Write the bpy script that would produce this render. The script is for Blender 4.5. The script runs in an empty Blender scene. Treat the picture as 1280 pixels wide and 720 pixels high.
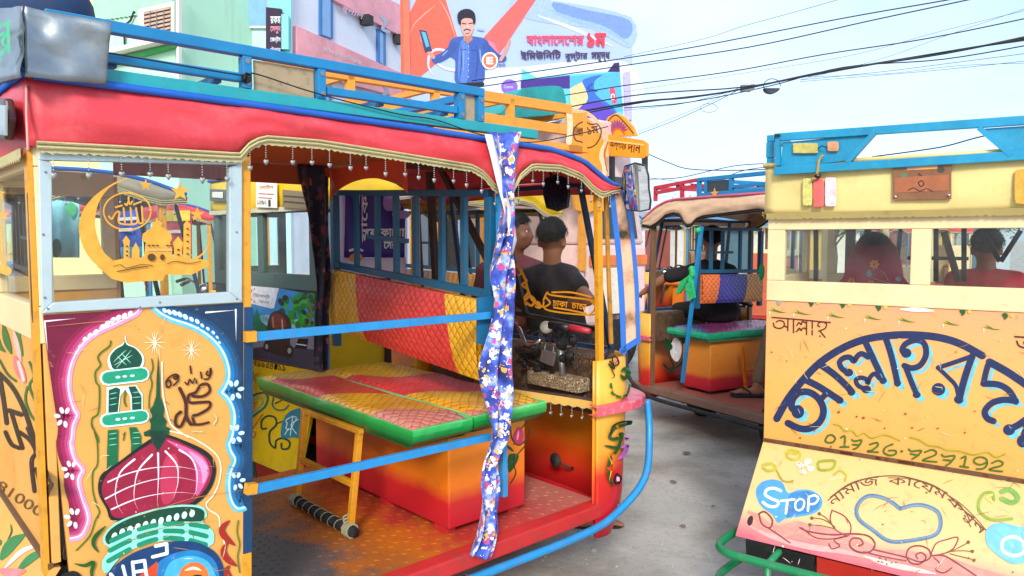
import bpy, bmesh, math, random
from mathutils import Vector, Matrix, noise
random.seed(7)
SC=bpy.context.scene
COL=SC.collection
R=math.radians
# ---------------------------------------------------------------- camera
F=920.0; PITCH=R(3.73); EYE=1.6
cam=bpy.data.cameras.new('camera'); cam.sensor_width=36; cam.lens=F/1280*36
cam.clip_start=.05; cam.clip_end=3000
co=bpy.data.objects.new('camera',cam); COL.objects.link(co)
co.location=(0,0,EYE); co.rotation_euler=(math.pi/2-PITCH,0,0); SC.camera=co
# ---------------------------------------------------------------- sky and sun
SUN_EL,SUN_AZ=31,184      # azimuth clockwise from +Y: behind the camera, a little to the left
w=bpy.data.worlds.new('World'); SC.world=w; w.use_nodes=True
nt=w.node_tree; N=nt.nodes; L=nt.links; N.clear()
out=N.new('ShaderNodeOutputWorld'); bg=N.new('ShaderNodeBackground')
sky=N.new('ShaderNodeTexSky'); sky.sky_type='NISHITA'; sky.sun_disc=False
sky.sun_elevation=R(SUN_EL); sky.sun_rotation=R(SUN_AZ); sky.air_density=1.0; sky.dust_density=2.5; sky.ozone_density=1.5
tc=N.new('ShaderNodeTexCoord'); mp=N.new('ShaderNodeMapping'); mp.inputs['Scale'].default_value=(1,1,2.6)
nz=N.new('ShaderNodeTexNoise'); nz.inputs['Scale'].default_value=2.3; nz.inputs['Detail'].default_value=7; nz.inputs['Roughness'].default_value=.55
cr=N.new('ShaderNodeValToRGB'); cr.color_ramp.elements[0].position=.36; cr.color_ramp.elements[1].position=.66
cr.color_ramp.elements[0].color=(.42,.42,.42,1); cr.color_ramp.elements[1].color=(.97,.97,.97,1)
mx=N.new('ShaderNodeMixRGB'); mx.inputs['Color2'].default_value=(4.15,5.35,7.1,1)
L.new(tc.outputs['Generated'],mp.inputs['Vector']); L.new(mp.outputs['Vector'],nz.inputs['Vector'])
L.new(nz.outputs['Fac'],cr.inputs['Fac']); L.new(cr.outputs['Color'],mx.inputs['Fac'])
L.new(sky.outputs['Color'],mx.inputs['Color1']); L.new(mx.outputs['Color'],bg.inputs['Color'])
bg.inputs['Strength'].default_value=.11
L.new(bg.outputs['Background'],out.inputs['Surface'])
sl=bpy.data.lights.new('sun','SUN'); sl.energy=1.5; sl.angle=R(14); sl.color=(1,.95,.87)
so=bpy.data.objects.new('sun',sl); COL.objects.link(so)
sd=Vector((math.sin(R(SUN_AZ))*math.cos(R(SUN_EL)),math.cos(R(SUN_AZ))*math.cos(R(SUN_EL)),math.sin(R(SUN_EL))))
so.rotation_euler=sd.to_track_quat('Z','Y').to_euler()
SC.view_settings.view_transform='Standard'; SC.view_settings.look='None'
SC.view_settings.exposure=1.12; SC.view_settings.gamma=1
SC.cycles.max_bounces=8; SC.cycles.transparent_max_bounces=24
# ---------------------------------------------------------------- pixels to rays
CP,SP=math.cos(PITCH),math.sin(PITCH)
def ray(px,py):
    a=(px-640)/F;b=(360-py)/F
    return Vector((a,CP+b*SP,-SP+b*CP))
def W3(px,py,depth):
    d=ray(px,py); return Vector((0,0,EYE))+d*(depth/d.y)
# ---------------------------------------------------------------- colours
def H(s,k=1.0):
    r=[]
    for i in (0,2,4):
        c=int(s[i:i+2],16)/255
        c=c/12.92 if c<=.04045 else ((c+.055)/1.055)**2.4
        r.append(min(1,c*k))
    return (r[0],r[1],r[2],1)
# ---------------------------------------------------------------- materials
MC={}
def nodes_of(m):
    m.use_nodes=True; return m.node_tree.nodes,m.node_tree.links,m.node_tree.nodes['Principled BSDF']
def mat(name,hexc,rough=.5,metal=0,var=.12,scale=6,bump=.15,bscale=60,dirt=.25,spec=.5,dirtcol='5a4a36',coat=0,streak=False):
    key=(name,hexc,rough,metal,var,scale,bump,dirt)
    if key in MC: return MC[key]
    m=bpy.data.materials.new(name); N,L,b=nodes_of(m)
    c=H(hexc,.86)
    tc=N.new('ShaderNodeTexCoord')
    n1=N.new('ShaderNodeTexNoise'); n1.inputs['Scale'].default_value=scale; n1.inputs['Detail'].default_value=8; n1.inputs['Roughness'].default_value=.62
    L.new(tc.outputs['Object'],n1.inputs['Vector'])
    hs=N.new('ShaderNodeHueSaturation'); hs.inputs['Color'].default_value=c
    mr=N.new('ShaderNodeMapRange'); mr.inputs['From Min'].default_value=.25; mr.inputs['From Max'].default_value=.75
    mr.inputs['To Min'].default_value=1-var; mr.inputs['To Max'].default_value=1+var
    L.new(n1.outputs['Fac'],mr.inputs['Value']); L.new(mr.outputs['Result'],hs.inputs['Value'])
    last=hs.outputs['Color']
    if dirt>0:
        n2=N.new('ShaderNodeTexNoise'); n2.inputs['Scale'].default_value=scale*2.7; n2.inputs['Detail'].default_value=12; n2.inputs['Roughness'].default_value=.72
        if streak:
            sm=N.new('ShaderNodeMapping'); sm.inputs['Scale'].default_value=(1,1,.12); L.new(tc.outputs['Object'],sm.inputs['Vector']); L.new(sm.outputs['Vector'],n2.inputs['Vector'])
        else: L.new(tc.outputs['Object'],n2.inputs['Vector'])
        r2=N.new('ShaderNodeMapRange'); r2.inputs['From Min'].default_value=.52; r2.inputs['From Max'].default_value=.78; r2.inputs['To Max'].default_value=dirt*1.6
        L.new(n2.outputs['Fac'],r2.inputs['Value'])
        mm=N.new('ShaderNodeMixRGB'); mm.inputs['Color2'].default_value=H(dirtcol)
        L.new(r2.outputs['Result'],mm.inputs['Fac']); L.new(last,mm.inputs['Color1']); last=mm.outputs['Color']
    L.new(last,b.inputs['Base Color'])
    n3=N.new('ShaderNodeTexNoise'); n3.inputs['Scale'].default_value=bscale; n3.inputs['Detail'].default_value=5
    L.new(tc.outputs['Object'],n3.inputs['Vector'])
    r3=N.new('ShaderNodeMapRange'); r3.inputs['To Min'].default_value=max(.02,rough-.15); r3.inputs['To Max'].default_value=min(1,rough+.2)
    L.new(n1.outputs['Fac'],r3.inputs['Value']); L.new(r3.outputs['Result'],b.inputs['Roughness'])
    if bump:
        bp=N.new('ShaderNodeBump'); bp.inputs['Strength'].default_value=bump; bp.inputs['Distance'].default_value=.004
        L.new(n3.outputs['Fac'],bp.inputs['Height']); L.new(bp.outputs['Normal'],b.inputs['Normal'])
    b.inputs['Metallic'].default_value=metal; b.inputs['Specular IOR Level'].default_value=spec
    if coat: b.inputs['Coat Weight'].default_value=coat; b.inputs['Coat Roughness'].default_value=.15
    MC[key]=m; return m
def brushed():
    m=bpy.data.materials.new('brush_paint'); N,L,b=nodes_of(m)
    at=N.new('ShaderNodeAttribute'); at.attribute_name='paint'
    tc=N.new('ShaderNodeTexCoord'); n1=N.new('ShaderNodeTexNoise'); n1.inputs['Scale'].default_value=26; n1.inputs['Detail'].default_value=8; n1.inputs['Distortion'].default_value=.6
    L.new(tc.outputs['Object'],n1.inputs['Vector'])
    mr=N.new('ShaderNodeMapRange'); mr.inputs['From Min'].default_value=.25; mr.inputs['From Max'].default_value=.75; mr.inputs['To Min'].default_value=.80; mr.inputs['To Max'].default_value=1.18
    hs=N.new('ShaderNodeHueSaturation'); L.new(at.outputs['Color'],hs.inputs['Color']); L.new(n1.outputs['Fac'],mr.inputs['Value']); L.new(mr.outputs['Result'],hs.inputs['Value'])
    n2=N.new('ShaderNodeTexNoise'); n2.inputs['Scale'].default_value=55; n2.inputs['Detail'].default_value=12; n2.inputs['Roughness'].default_value=.75
    L.new(tc.outputs['Object'],n2.inputs['Vector'])
    r2=N.new('ShaderNodeMapRange'); r2.inputs['From Min'].default_value=.6; r2.inputs['From Max'].default_value=.7; r2.inputs['To Max'].default_value=.55
    L.new(n2.outputs['Fac'],r2.inputs['Value'])
    mm=N.new('ShaderNodeMixRGB'); mm.inputs['Color2'].default_value=H('c9a878')
    L.new(r2.outputs['Result'],mm.inputs['Fac']); L.new(hs.outputs['Color'],mm.inputs['Color1']); L.new(mm.outputs['Color'],b.inputs['Base Color'])
    b.inputs['Roughness'].default_value=.42
    return m
PAINT=brushed()
def glass(name='clear_glass',tint='f8fcfb',gl=.025,rough=.03,dcol='cfc8ba'):
    key=(name,tint,gl)
    if key in MC: return MC[key]
    m=bpy.data.materials.new(name); m.use_nodes=True; N=m.node_tree.nodes; L=m.node_tree.links; N.clear()
    o=N.new('ShaderNodeOutputMaterial'); t=N.new('ShaderNodeBsdfTransparent'); t.inputs['Color'].default_value=H(tint)
    g=N.new('ShaderNodeBsdfGlossy'); g.inputs['Roughness'].default_value=rough
    d=N.new('ShaderNodeBsdfDiffuse'); d.inputs['Color'].default_value=H(dcol)
    tc=N.new('ShaderNodeTexCoord'); n=N.new('ShaderNodeTexNoise'); n.inputs['Scale'].default_value=7; n.inputs['Detail'].default_value=9
    L.new(tc.outputs['Object'],n.inputs['Vector'])
    r=N.new('ShaderNodeMapRange'); r.inputs['From Min'].default_value=.35; r.inputs['From Max'].default_value=.8; r.inputs['To Max'].default_value=gl*1.6
    L.new(n.outputs['Fac'],r.inputs['Value'])
    m0=N.new('ShaderNodeMixShader'); m1=N.new('ShaderNodeMixShader'); lf=N.new('ShaderNodeLayerWeight'); lf.inputs['Blend'].default_value=.5; pw=N.new('ShaderNodeMath'); pw.operation='POWER'; pw.inputs[1].default_value=4; L.new(lf.outputs['Facing'],pw.inputs[0]); lw=N.new('ShaderNodeMath'); lw.operation='MULTIPLY_ADD'; lw.inputs[1].default_value=.4; lw.inputs[2].default_value=.025; L.new(pw.outputs[0],lw.inputs[0])
    L.new(r.outputs['Result'],m0.inputs[0]); L.new(t.outputs[0],m0.inputs[1]); L.new(d.outputs[0],m0.inputs[2])
    L.new(lw.outputs[0],m1.inputs[0]); L.new(m0.outputs[0],m1.inputs[1]); L.new(g.outputs[0],m1.inputs[2]); L.new(m1.outputs[0],o.inputs['Surface'])
    MC[key]=m; return m
def ramp(N,stops,const=False):
    r=N.new('ShaderNodeValToRGB'); e=r.color_ramp.elements
    if const: r.color_ramp.interpolation='CONSTANT'
    while len(e)<len(stops): e.new(.5)
    for el,(p,c) in zip(e,stops): el.position=p; el.color=H(c,.9)
    return r
def grad(name,stops,axis=2,lo=0,hi=1,rough=.4,blotch=.12,coat=0,dirt=.3):
    """sprayed paint that fades along one axis of the vehicle"""
    m=bpy.data.materials.new(name); N,L,b=nodes_of(m)
    tc=N.new('ShaderNodeTexCoord'); sx=N.new('ShaderNodeSeparateXYZ'); L.new(tc.outputs['Object'],sx.inputs[0])
    n=N.new('ShaderNodeTexNoise'); n.inputs['Scale'].default_value=5; n.inputs['Detail'].default_value=7; L.new(tc.outputs['Object'],n.inputs['Vector'])
    mr=N.new('ShaderNodeMapRange'); mr.inputs['From Min'].default_value=lo; mr.inputs['From Max'].default_value=hi
    L.new(sx.outputs[axis],mr.inputs['Value'])
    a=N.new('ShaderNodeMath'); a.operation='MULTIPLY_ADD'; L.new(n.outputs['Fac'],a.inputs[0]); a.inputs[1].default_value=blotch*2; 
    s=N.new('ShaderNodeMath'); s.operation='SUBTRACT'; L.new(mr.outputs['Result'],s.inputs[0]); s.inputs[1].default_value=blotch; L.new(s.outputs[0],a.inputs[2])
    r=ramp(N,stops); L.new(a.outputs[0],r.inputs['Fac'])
    n2=N.new('ShaderNodeTexNoise'); n2.inputs['Scale'].default_value=19; n2.inputs['Detail'].default_value=12; n2.inputs['Roughness'].default_value=.75; L.new(tc.outputs['Object'],n2.inputs['Vector'])
    r2=N.new('ShaderNodeMapRange'); r2.inputs['From Min'].default_value=.55; r2.inputs['From Max'].default_value=.75; r2.inputs['To Max'].default_value=dirt
    L.new(n2.outputs['Fac'],r2.inputs['Value'])
    mm=N.new('ShaderNodeMixRGB'); mm.inputs['Color2'].default_value=H('6a5238'); L.new(r2.outputs['Result'],mm.inputs['Fac']); L.new(r.outputs['Color'],mm.inputs['Color1'])
    L.new(mm.outputs['Color'],b.inputs['Base Color']); b.inputs['Roughness'].default_value=rough
    if coat: b.inputs['Coat Weight'].default_value=coat
    return m
def quilt(name,bands,slant=.5,lo=0,hi=1.35,s=.055,line='844818',axis=1,up=0,sheen=.25,k=.16):
    """quilted vinyl: broad colour bands and a stitched diamond net"""
    m=bpy.data.materials.new(name); N,L,b=nodes_of(m)
    tc=N.new('ShaderNodeTexCoord'); sx=N.new('ShaderNodeSeparateXYZ'); L.new(tc.outputs['Object'],sx.inputs[0])
    nd=N.new('ShaderNodeTexNoise'); nd.inputs['Scale'].default_value=6; nd.inputs['Detail'].default_value=3; L.new(tc.outputs['Object'],nd.inputs['Vector'])
    vm=N.new('ShaderNodeVectorMath'); vm.operation='MULTIPLY_ADD'; vm.inputs[1].default_value=(.05,.05,.05); L.new(nd.outputs['Color'],vm.inputs[0]); L.new(tc.outputs['Object'],vm.inputs[2]); L.new(vm.outputs[0],sx.inputs[0])
    A=sx.outputs[axis]; B=sx.outputs[up]
    def M(op,x,y,z=None):
        n=N.new('ShaderNodeMath'); n.operation=op
        for i,q in enumerate((x,y,z)):
            if q is None: continue
            if isinstance(q,(int,float)): n.inputs[i].default_value=q
            else: L.new(q,n.inputs[i])
        return n.outputs[0]
    t=M('MULTIPLY_ADD',B,slant,A)
    mr=N.new('ShaderNodeMapRange'); mr.inputs['From Min'].default_value=lo; mr.inputs['From Max'].default_value=hi; L.new(t,mr.inputs['Value'])
    r=ramp(N,bands,True); L.new(mr.outputs['Result'],r.inputs['Fac'])
    def tri(x): 
        f=M('FRACT',M('DIVIDE',x,s),0); return M('ABSOLUTE',M('SUBTRACT',f,.5),0)
    d1=tri(M('ADD',A,B)); d2=tri(M('SUBTRACT',A,B))
    mx=M('MAXIMUM',d1,d2)
    ln=M('GREATER_THAN',mx,.5-.5*k)
    knots=M('GREATER_THAN',M('MINIMUM',d1,d2),.5-.9*k)
    lw=M('MAXIMUM',M('MULTIPLY',ln,.30),M('MULTIPLY',knots,.8))
    mm=N.new('ShaderNodeMixRGB'); mm.inputs['Color2'].default_value=H(line); L.new(lw,mm.inputs['Fac']); L.new(r.outputs['Color'],mm.inputs['Color1'])
    n=N.new('ShaderNodeTexNoise'); n.inputs['Scale'].default_value=9; n.inputs['Detail'].default_value=8; L.new(tc.outputs['Object'],n.inputs['Vector'])
    hs=N.new('ShaderNodeHueSaturation'); r3=N.new('ShaderNodeMapRange'); r3.inputs['To Min'].default_value=.72; r3.inputs['To Max'].default_value=1.25
    L.new(n.outputs['Fac'],r3.inputs['Value']); L.new(r3.outputs['Result'],hs.inputs['Value']); L.new(mm.outputs['Color'],hs.inputs['Color'])
    L.new(hs.outputs['Color'],b.inputs['Base Color'])
    hgt=M('SUBTRACT',1,M('POWER',M('MULTIPLY',mx,2),3))
    bp=N.new('ShaderNodeBump'); bp.inputs['Strength'].default_value=.5; bp.inputs['Distance'].default_value=.007
    L.new(hgt,bp.inputs['Height']); L.new(bp.outputs['Normal'],b.inputs['Normal'])
    b.inputs['Roughness'].default_value=.3; b.inputs['Coat Weight'].default_value=sheen; b.inputs['Coat Roughness'].default_value=.2
    return m
def floral(name,base,c1,c2,c3,scale=16,rough=.7):
    m=bpy.data.materials.new(name); N,L,b=nodes_of(m)
    tc=N.new('ShaderNodeTexCoord'); last=None
    nb=N.new('ShaderNodeTexNoise'); nb.inputs['Scale'].default_value=scale*3; nb.inputs['Detail'].default_value=2
    va=N.new('ShaderNodeVectorMath'); va.operation='MULTIPLY_ADD'; L.new(tc.outputs['Object'],nb.inputs['Vector']); L.new(nb.outputs['Color'],va.inputs[0]); va.inputs[1].default_value=(.05,.05,.05); L.new(tc.outputs['Object'],va.inputs[2])
    prev=None
    n0=N.new('ShaderNodeTexNoise'); n0.inputs['Scale'].default_value=scale*.8; L.new(tc.outputs['Object'],n0.inputs['Vector'])
    r0=ramp(N,base); L.new(n0.outputs['Fac'],r0.inputs['Fac']); prev=r0.outputs['Color']
    for i,(c,sc,th) in enumerate((c1,c2,c3)):
        v=N.new('ShaderNodeTexVoronoi'); v.inputs['Scale'].default_value=sc; 
        off=N.new('ShaderNodeVectorMath'); off.operation='ADD'; off.inputs[1].default_value=(i*3.7,i*1.9,i*5.1); L.new(va.outputs[0],off.inputs[0]); L.new(off.outputs[0],v.inputs['Vector'])
        g=N.new('ShaderNodeMath'); g.operation='LESS_THAN'; g.inputs[1].default_value=th; L.new(v.outputs['Distance'],g.inputs[0])
        mm=N.new('ShaderNodeMixRGB'); mm.inputs['Color2'].default_value=H(c,.9); L.new(g.outputs[0],mm.inputs['Fac']); L.new(prev,mm.inputs['Color1']); prev=mm.outputs['Color']
    L.new(prev,b.inputs['Base Color']); b.inputs['Roughness'].default_value=rough
    b.inputs['Sheen Weight'].default_value=.2
    return m
# ---------------------------------------------------------------- mesh builder
def vec(p): return Vector(p)
def cat(pts,n=6,closed=False):
    """smooth curve through the points"""
    P=[tuple(p) for p in pts]; o=[]
    m=len(P); rng=range(m if closed else m-1)
    for i in rng:
        if closed: a,b,c,d=P[(i-1)%m],P[i],P[(i+1)%m],P[(i+2)%m]
        else: a,b,c,d=P[max(0,i-1)],P[i],P[i+1],P[min(m-1,i+2)]
        for k in range(n):
            t=k/n
            o.append(tuple(.5*((2*b[j])+(-a[j]+c[j])*t+(2*a[j]-5*b[j]+4*c[j]-d[j])*t*t+(-a[j]+3*b[j]-3*c[j]+d[j])*t**3) for j in range(len(b))))
    if not closed: o.append(P[-1])
    return o
class MB:
    def __init__(s): s.v=[];s.f=[];s.m=[];s.c=[]
    def add(s,vs,fs,mi=0,col=None):
        o=len(s.v); s.v+= [tuple(p) for p in vs]
        for f in fs: s.f.append([i+o for i in f]); s.m.append(mi); s.c.append(col)
        return s
    def box(s,a,b,mi=0):
        x0,y0,z0=[min(a[i],b[i]) for i in range(3)];x1,y1,z1=[max(a[i],b[i]) for i in range(3)]
        return s.add([(x0,y0,z0),(x1,y0,z0),(x1,y1,z0),(x0,y1,z0),(x0,y0,z1),(x1,y0,z1),(x1,y1,z1),(x0,y1,z1)],
            [(3,2,1,0),(4,5,6,7),(0,1,5,4),(1,2,6,5),(2,3,7,6),(3,0,4,7)],mi)
    def hexa(s,q,t,mi=0):
        """a slab: polygon q (loop) and the same loop moved by t"""
        n=len(q); t=vec(t); a=[vec(p) for p in q]; b=[p+t for p in a]
        fs=[tuple(range(n))[::-1],tuple(range(n,2*n))]+[(i,(i+1)%n,n+(i+1)%n,n+i) for i in range(n)]
        return s.add(a+b,fs,mi)
    def beam(s,p,q,w,h,up=(0,0,1),mi=0):
        p=vec(p);q=vec(q);d=(q-p).normalized();u=vec(up)
        if abs(d.dot(u))>.98: u=Vector((1,0,0)) if abs(d.x)<.9 else Vector((0,1,0))
        r=d.cross(u).normalized();u=r.cross(d).normalized()
        L=[]
        for c in (p,q):
            for a,b in ((-1,-1),(1,-1),(1,1),(-1,1)): L.append(c+r*(a*w/2)+u*(b*h/2))
        return s.add(L,[(3,2,1,0),(4,5,6,7),(0,1,5,4),(1,2,6,5),(2,3,7,6),(3,0,4,7)],mi)
    def tube(s,pts,r,n=8,mi=0,caps=True,close=False):
        P=[vec(p) for p in pts]; rs=r if isinstance(r,(list,tuple)) else [r]*len(P)
        prev=None; vs=[]; m=len(P)
        for i,p in enumerate(P):
            if close: d=(P[(i+1)%m]-P[(i-1)%m])
            else: d=(P[min(m-1,i+1)]-P[max(0,i-1)])
            d=d.normalized() if d.length>1e-9 else Vector((0,0,1))
            if prev is None:
                u=Vector((0,0,1)) if abs(d.z)<.9 else Vector((1,0,0)); a=d.cross(u).normalized()
            else:
                a=(prev-d*prev.dot(d)); a=a.normalized() if a.length>1e-6 else d.orthogonal().normalized()
            prev=a; b=d.cross(a)
            for k in range(n):
                t=2*math.pi*k/n; vs.append(p+(a*math.cos(t)+b*math.sin(t))*rs[i])
        fs=[]
        for i in range(m if close else m-1):
            j=(i+1)%m
            for k in range(n): fs.append((i*n+k,i*n+(k+1)%n,j*n+(k+1)%n,j*n+k))
        if caps and not close: fs+=[tuple(range(n))[::-1],tuple(range((m-1)*n,m*n))]
        return s.add(vs,fs,mi)
    def ball(s,c,r,n=10,m=7,mi=0):
        r=r if isinstance(r,(list,tuple)) else (r,r,r); vs=[];fs=[]
        for j in range(1,m):
            t=math.pi*j/m
            for k in range(n):
                a=2*math.pi*k/n; vs.append((c[0]+r[0]*math.sin(t)*math.cos(a),c[1]+r[1]*math.sin(t)*math.sin(a),c[2]+r[2]*math.cos(t)))
        vs+=[(c[0],c[1],c[2]+r[2]),(c[0],c[1],c[2]-r[2])]
        for j in range(m-2):
            for k in range(n): fs.append((j*n+k,(j+1)*n+k,(j+1)*n+(k+1)%n,j*n+(k+1)%n))
        T=len(vs)-2
        for k in range(n): fs.append((T,k,(k+1)%n)); fs.append((T+1,(m-2)*n+(k+1)%n,(m-2)*n+k))
        return s.add(vs,fs,mi)
    def grid(s,rows,mi=0,colf=None):
        h=len(rows);w=len(rows[0]); vs=[p for r in rows for p in r]; 
        o=len(s.v); s.v+=[tuple(p) for p in vs]
        for i in range(h-1):
            for j in range(w-1):
                s.f.append([o+i*w+j,o+i*w+j+1,o+(i+1)*w+j+1,o+(i+1)*w+j]); s.m.append(mi); s.c.append(colf(i,j) if colf else None)
        return s
    def lathe(s,c,prof,axis='z',n=16,mi=0):
        vs=[];fs=[]
        for (r,h) in prof:
            for k in range(n):
                a=2*math.pi*k/n; x,y=r*math.cos(a),r*math.sin(a)
                p={'z':(x,y,h),'x':(h,x,y),'y':(x,h,y)}[axis]; vs.append((c[0]+p[0],c[1]+p[1],c[2]+p[2]))
        for i in range(len(prof)-1):
            for k in range(n): fs.append((i*n+k,i*n+(k+1)%n,(i+1)*n+(k+1)%n,(i+1)*n+k))
        fs+=[tuple(range(n))[::-1],tuple(range((len(prof)-1)*n,len(prof)*n))]
        return s.add(vs,fs,mi)
    def build(s,name,mats,parent=None,smooth=False,bevel=0,solid=0,label=None,kind=None,sub=0,normals=True):
        me=bpy.data.meshes.new(name); me.from_pydata(s.v,[],s.f)
        if not isinstance(mats,(list,tuple)): mats=[mats]
        for m in mats: me.materials.append(m)
        if any(c is not None for c in s.c):
            at=me.color_attributes.new('paint','FLOAT_COLOR','CORNER'); 
            data=[]
            for f,c in zip(s.f,s.c): data+=list(c or (1,1,1,1))*len(f)
            at.data.foreach_set('color',data)
        me.polygons.foreach_set('material_index',s.m)
        me.polygons.foreach_set('use_smooth',[bool(smooth)]*len(s.f))
        me.update()
        if normals and not any(c is not None for c in s.c):
            bm=bmesh.new(); bm.from_mesh(me); bmesh.ops.recalc_face_normals(bm,faces=bm.faces); bm.to_mesh(me); bm.free()
        o=bpy.data.objects.new(name,me); COL.objects.link(o)
        if parent: o.parent=parent
        if solid:
            q=o.modifiers.new('solid','SOLIDIFY'); q.thickness=solid; q.offset=0
        if bevel:
            q=o.modifiers.new('bevel','BEVEL'); q.width=bevel; q.segments=2; q.limit_method='ANGLE'; q.angle_limit=R(40)
        if sub:
            q=o.modifiers.new('sub','SUBSURF'); q.levels=sub; q.render_levels=sub
        if label: o['label']=label
        if kind: o['kind']=kind
        return o
def tag(o,label=None,cat=None,group=None,kind=None):
    for k,v in (('label',label),('category',cat),('group',group),('kind',kind)):
        if v: o[k]=v
    return o
# ---------------------------------------------------------------- painted marks
def rib(pts,w,taper=0,smooth=True,n=5):
    """brush stroke as a strip; ends rounded, or tapered to a point when taper is set. w in the unit of pts"""
    P=cat(pts,n) if smooth and len(pts)>2 else [tuple(p) for p in pts]
    if len(P)==2: P=[tuple(P[0][j]+(P[1][j]-P[0][j])*t/6 for j in (0,1)) for t in range(7)]
    P=[Vector(p[:2]) for p in P]; m=len(P); L=[0]
    for i in range(1,m): L.append(L[-1]+(P[i]-P[i-1]).length)
    T=L[-1] or 1; h=w/2; A=[];B=[]
    q=[]
    # rounded ends: extra stations
    st=[(0,P[0])]
    for i in range(m):
        d=(P[min(m-1,i+1)]-P[max(0,i-1)]); d=d.normalized() if d.length>1e-9 else Vector((1,0))
        nrm=Vector((-d.y,d.x)); f=1
        if taper==1: f=max(.05,math.sin(math.pi*min(.97,max(.03,L[i]/T)))**.6)
        elif taper==2: f=max(.06,1-L[i]/T)
        elif taper==3: f=max(.06,L[i]/T)
        if i==0 and taper in (0,2):
            for a in (1.3,.7): q.append((P[0]-d*h*math.sin(a),nrm*h*math.cos(a)))
        q.append((P[i],nrm*h*f))
        if i==m-1 and taper in (0,3):
            for a in (.7,1.3): q.append((P[i]+d*h*math.sin(a),nrm*h*math.cos(a)))
    vs=[];fs=[]
    for p,nn in q: vs+= [tuple(p+nn),tuple(p-nn)]
    for i in range(len(q)-1): fs.append((2*i,2*i+1,2*i+3,2*i+2))
    return (vs,fs)
def blob(cx,cy,rx,ry=None,rot=0,n=14):
    ry=ry or rx; c,s=math.cos(R(rot)),math.sin(R(rot))
    vs=[(cx+rx*math.cos(2*math.pi*k/n)*c-ry*math.sin(2*math.pi*k/n)*s,cy+rx*math.cos(2*math.pi*k/n)*s+ry*math.sin(2*math.pi*k/n)*c) for k in range(n)]
    return (vs,[tuple(range(n))])
def poly(pts,smooth=False,n=4):
    P=cat(pts,n,True) if smooth else [tuple(p) for p in pts]
    return (P,[tuple(range(len(P)))])
def Zm(x0,y0,s): return lambda it:([(x0+x/s,y0+y/s) for x,y in it[0]],it[1])
def star(cx,cy,r,n=5,rot=-90,ri=.42):
    P=[]
    for k in range(2*n):
        a=R(rot)+math.pi*k/n; q=r if k%2==0 else r*ri; P.append((cx+q*math.cos(a),cy+q*math.sin(a)))
    return (P,[tuple(range(2*n))])
def offs(it,dx,dy): return ([(x+dx,y+dy) for x,y in it[0]],it[1])
_tc={}
def visual(s):
    """Bengali letters in the order they are drawn: the short i and e signs stand before their consonant"""
    s=s.replace('\u09cb','\u09c7\u09be').replace('\u09cc','\u09c7\u09d7'); o=[]
    for ch in s:
        if ch in '\u09bf\u09c7\u09c8':
            k=len(o)-1
            while k>0 and (o[k] in '\u09bc\u09cd' or o[k-1]=='\u09cd'): k-=1
            o.insert(max(0,k),ch)
        else: o.append(ch)
    return ''.join(o)
def text2d(s,bold=0):
    """letter outlines filled by winding number, as a flat mesh in em units"""
    if (s,bold) in _tc: return _tc[(s,bold)]
    key=(s,bold); s=visual(s)
    from mathutils.geometry import delaunay_2d_cdt
    c=bpy.data.curves.new('lettering','FONT'); c.body=s; c.size=1
    o=bpy.data.objects.new('lettering',c); COL.objects.link(o)
    dg=bpy.context.evaluated_depsgraph_get(); cu=o.to_curve(dg); loops=[]
    for sp in cu.splines:
        P=[]
        if sp.type=='BEZIER':
            bp=sp.bezier_points; n=len(bp)
            for i in range(n):
                a,b=bp[i],bp[(i+1)%n]; p0,p1,p2,p3=a.co,a.handle_right,b.handle_left,b.co
                k=1 if ((p1-p0).length<1e-5 and (p2-p3).length<1e-5) else 4
                for q in range(k):
                    t=q/k; v=p0*(1-t)**3+p1*3*t*(1-t)**2+p2*3*t*t*(1-t)+p3*t**3; P.append(Vector((v.x,v.y)))
        else: P=[Vector((p.co.x,p.co.y)) for p in sp.points]
        Q=[]
        for p in P:
            if not Q or (p-Q[-1]).length>1e-4: Q.append(p)
        if len(Q)>2 and (Q[0]-Q[-1]).length<1e-4: Q.pop()
        if len(Q)>2: loops.append(Q)
    o.to_curve_clear(); bpy.data.objects.remove(o); bpy.data.curves.remove(c)
    area=sum(sum(a.x*b.y-b.x*a.y for a,b in zip(L,L[1:]+L[:1])) for L in loops); sg=-1 if area>0 else 1
    if bold:
        NL=[]
        for L in loops:
            n=len(L); M_=[]
            for i in range(n):
                d=(L[(i+1)%n]-L[i-1]); d=d.normalized() if d.length>1e-9 else Vector((1,0)); M_.append(L[i]+Vector((-d.y,d.x))*sg*bold)
            NL.append(M_)
        loops=NL
    V=[];E=[]
    for L in loops:
        o_=len(V); n=len(L); V+=L; E+=[(o_+i,o_+(i+1)%n) for i in range(n)]
    if not V: return ([],[])
    vs,es,fs,_,_,_=delaunay_2d_cdt(V,E,[],1 if False else 0,1e-5)
    keep=[]
    segs=[(L[i],L[(i+1)%len(L)]) for L in loops for i in range(len(L))]
    for f in fs:
        cx=sum(vs[i].x for i in f)/len(f); cy=sum(vs[i].y for i in f)/len(f); w_=0
        for a,b in segs:
            if (a.y<=cy)!=(b.y<=cy):
                x=a.x+(cy-a.y)*(b.x-a.x)/(b.y-a.y)
                if x>cx: w_+=1 if b.y>a.y else -1
        if w_: keep.append(tuple(f))
    used=sorted({i for f in keep for i in f}); mp_={a:b for b,a in enumerate(used)}
    r=([(vs[i].x,vs[i].y) for i in used],[tuple(mp_[i] for i in f) for f in keep]); _tc[key]=r; return r
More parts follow.
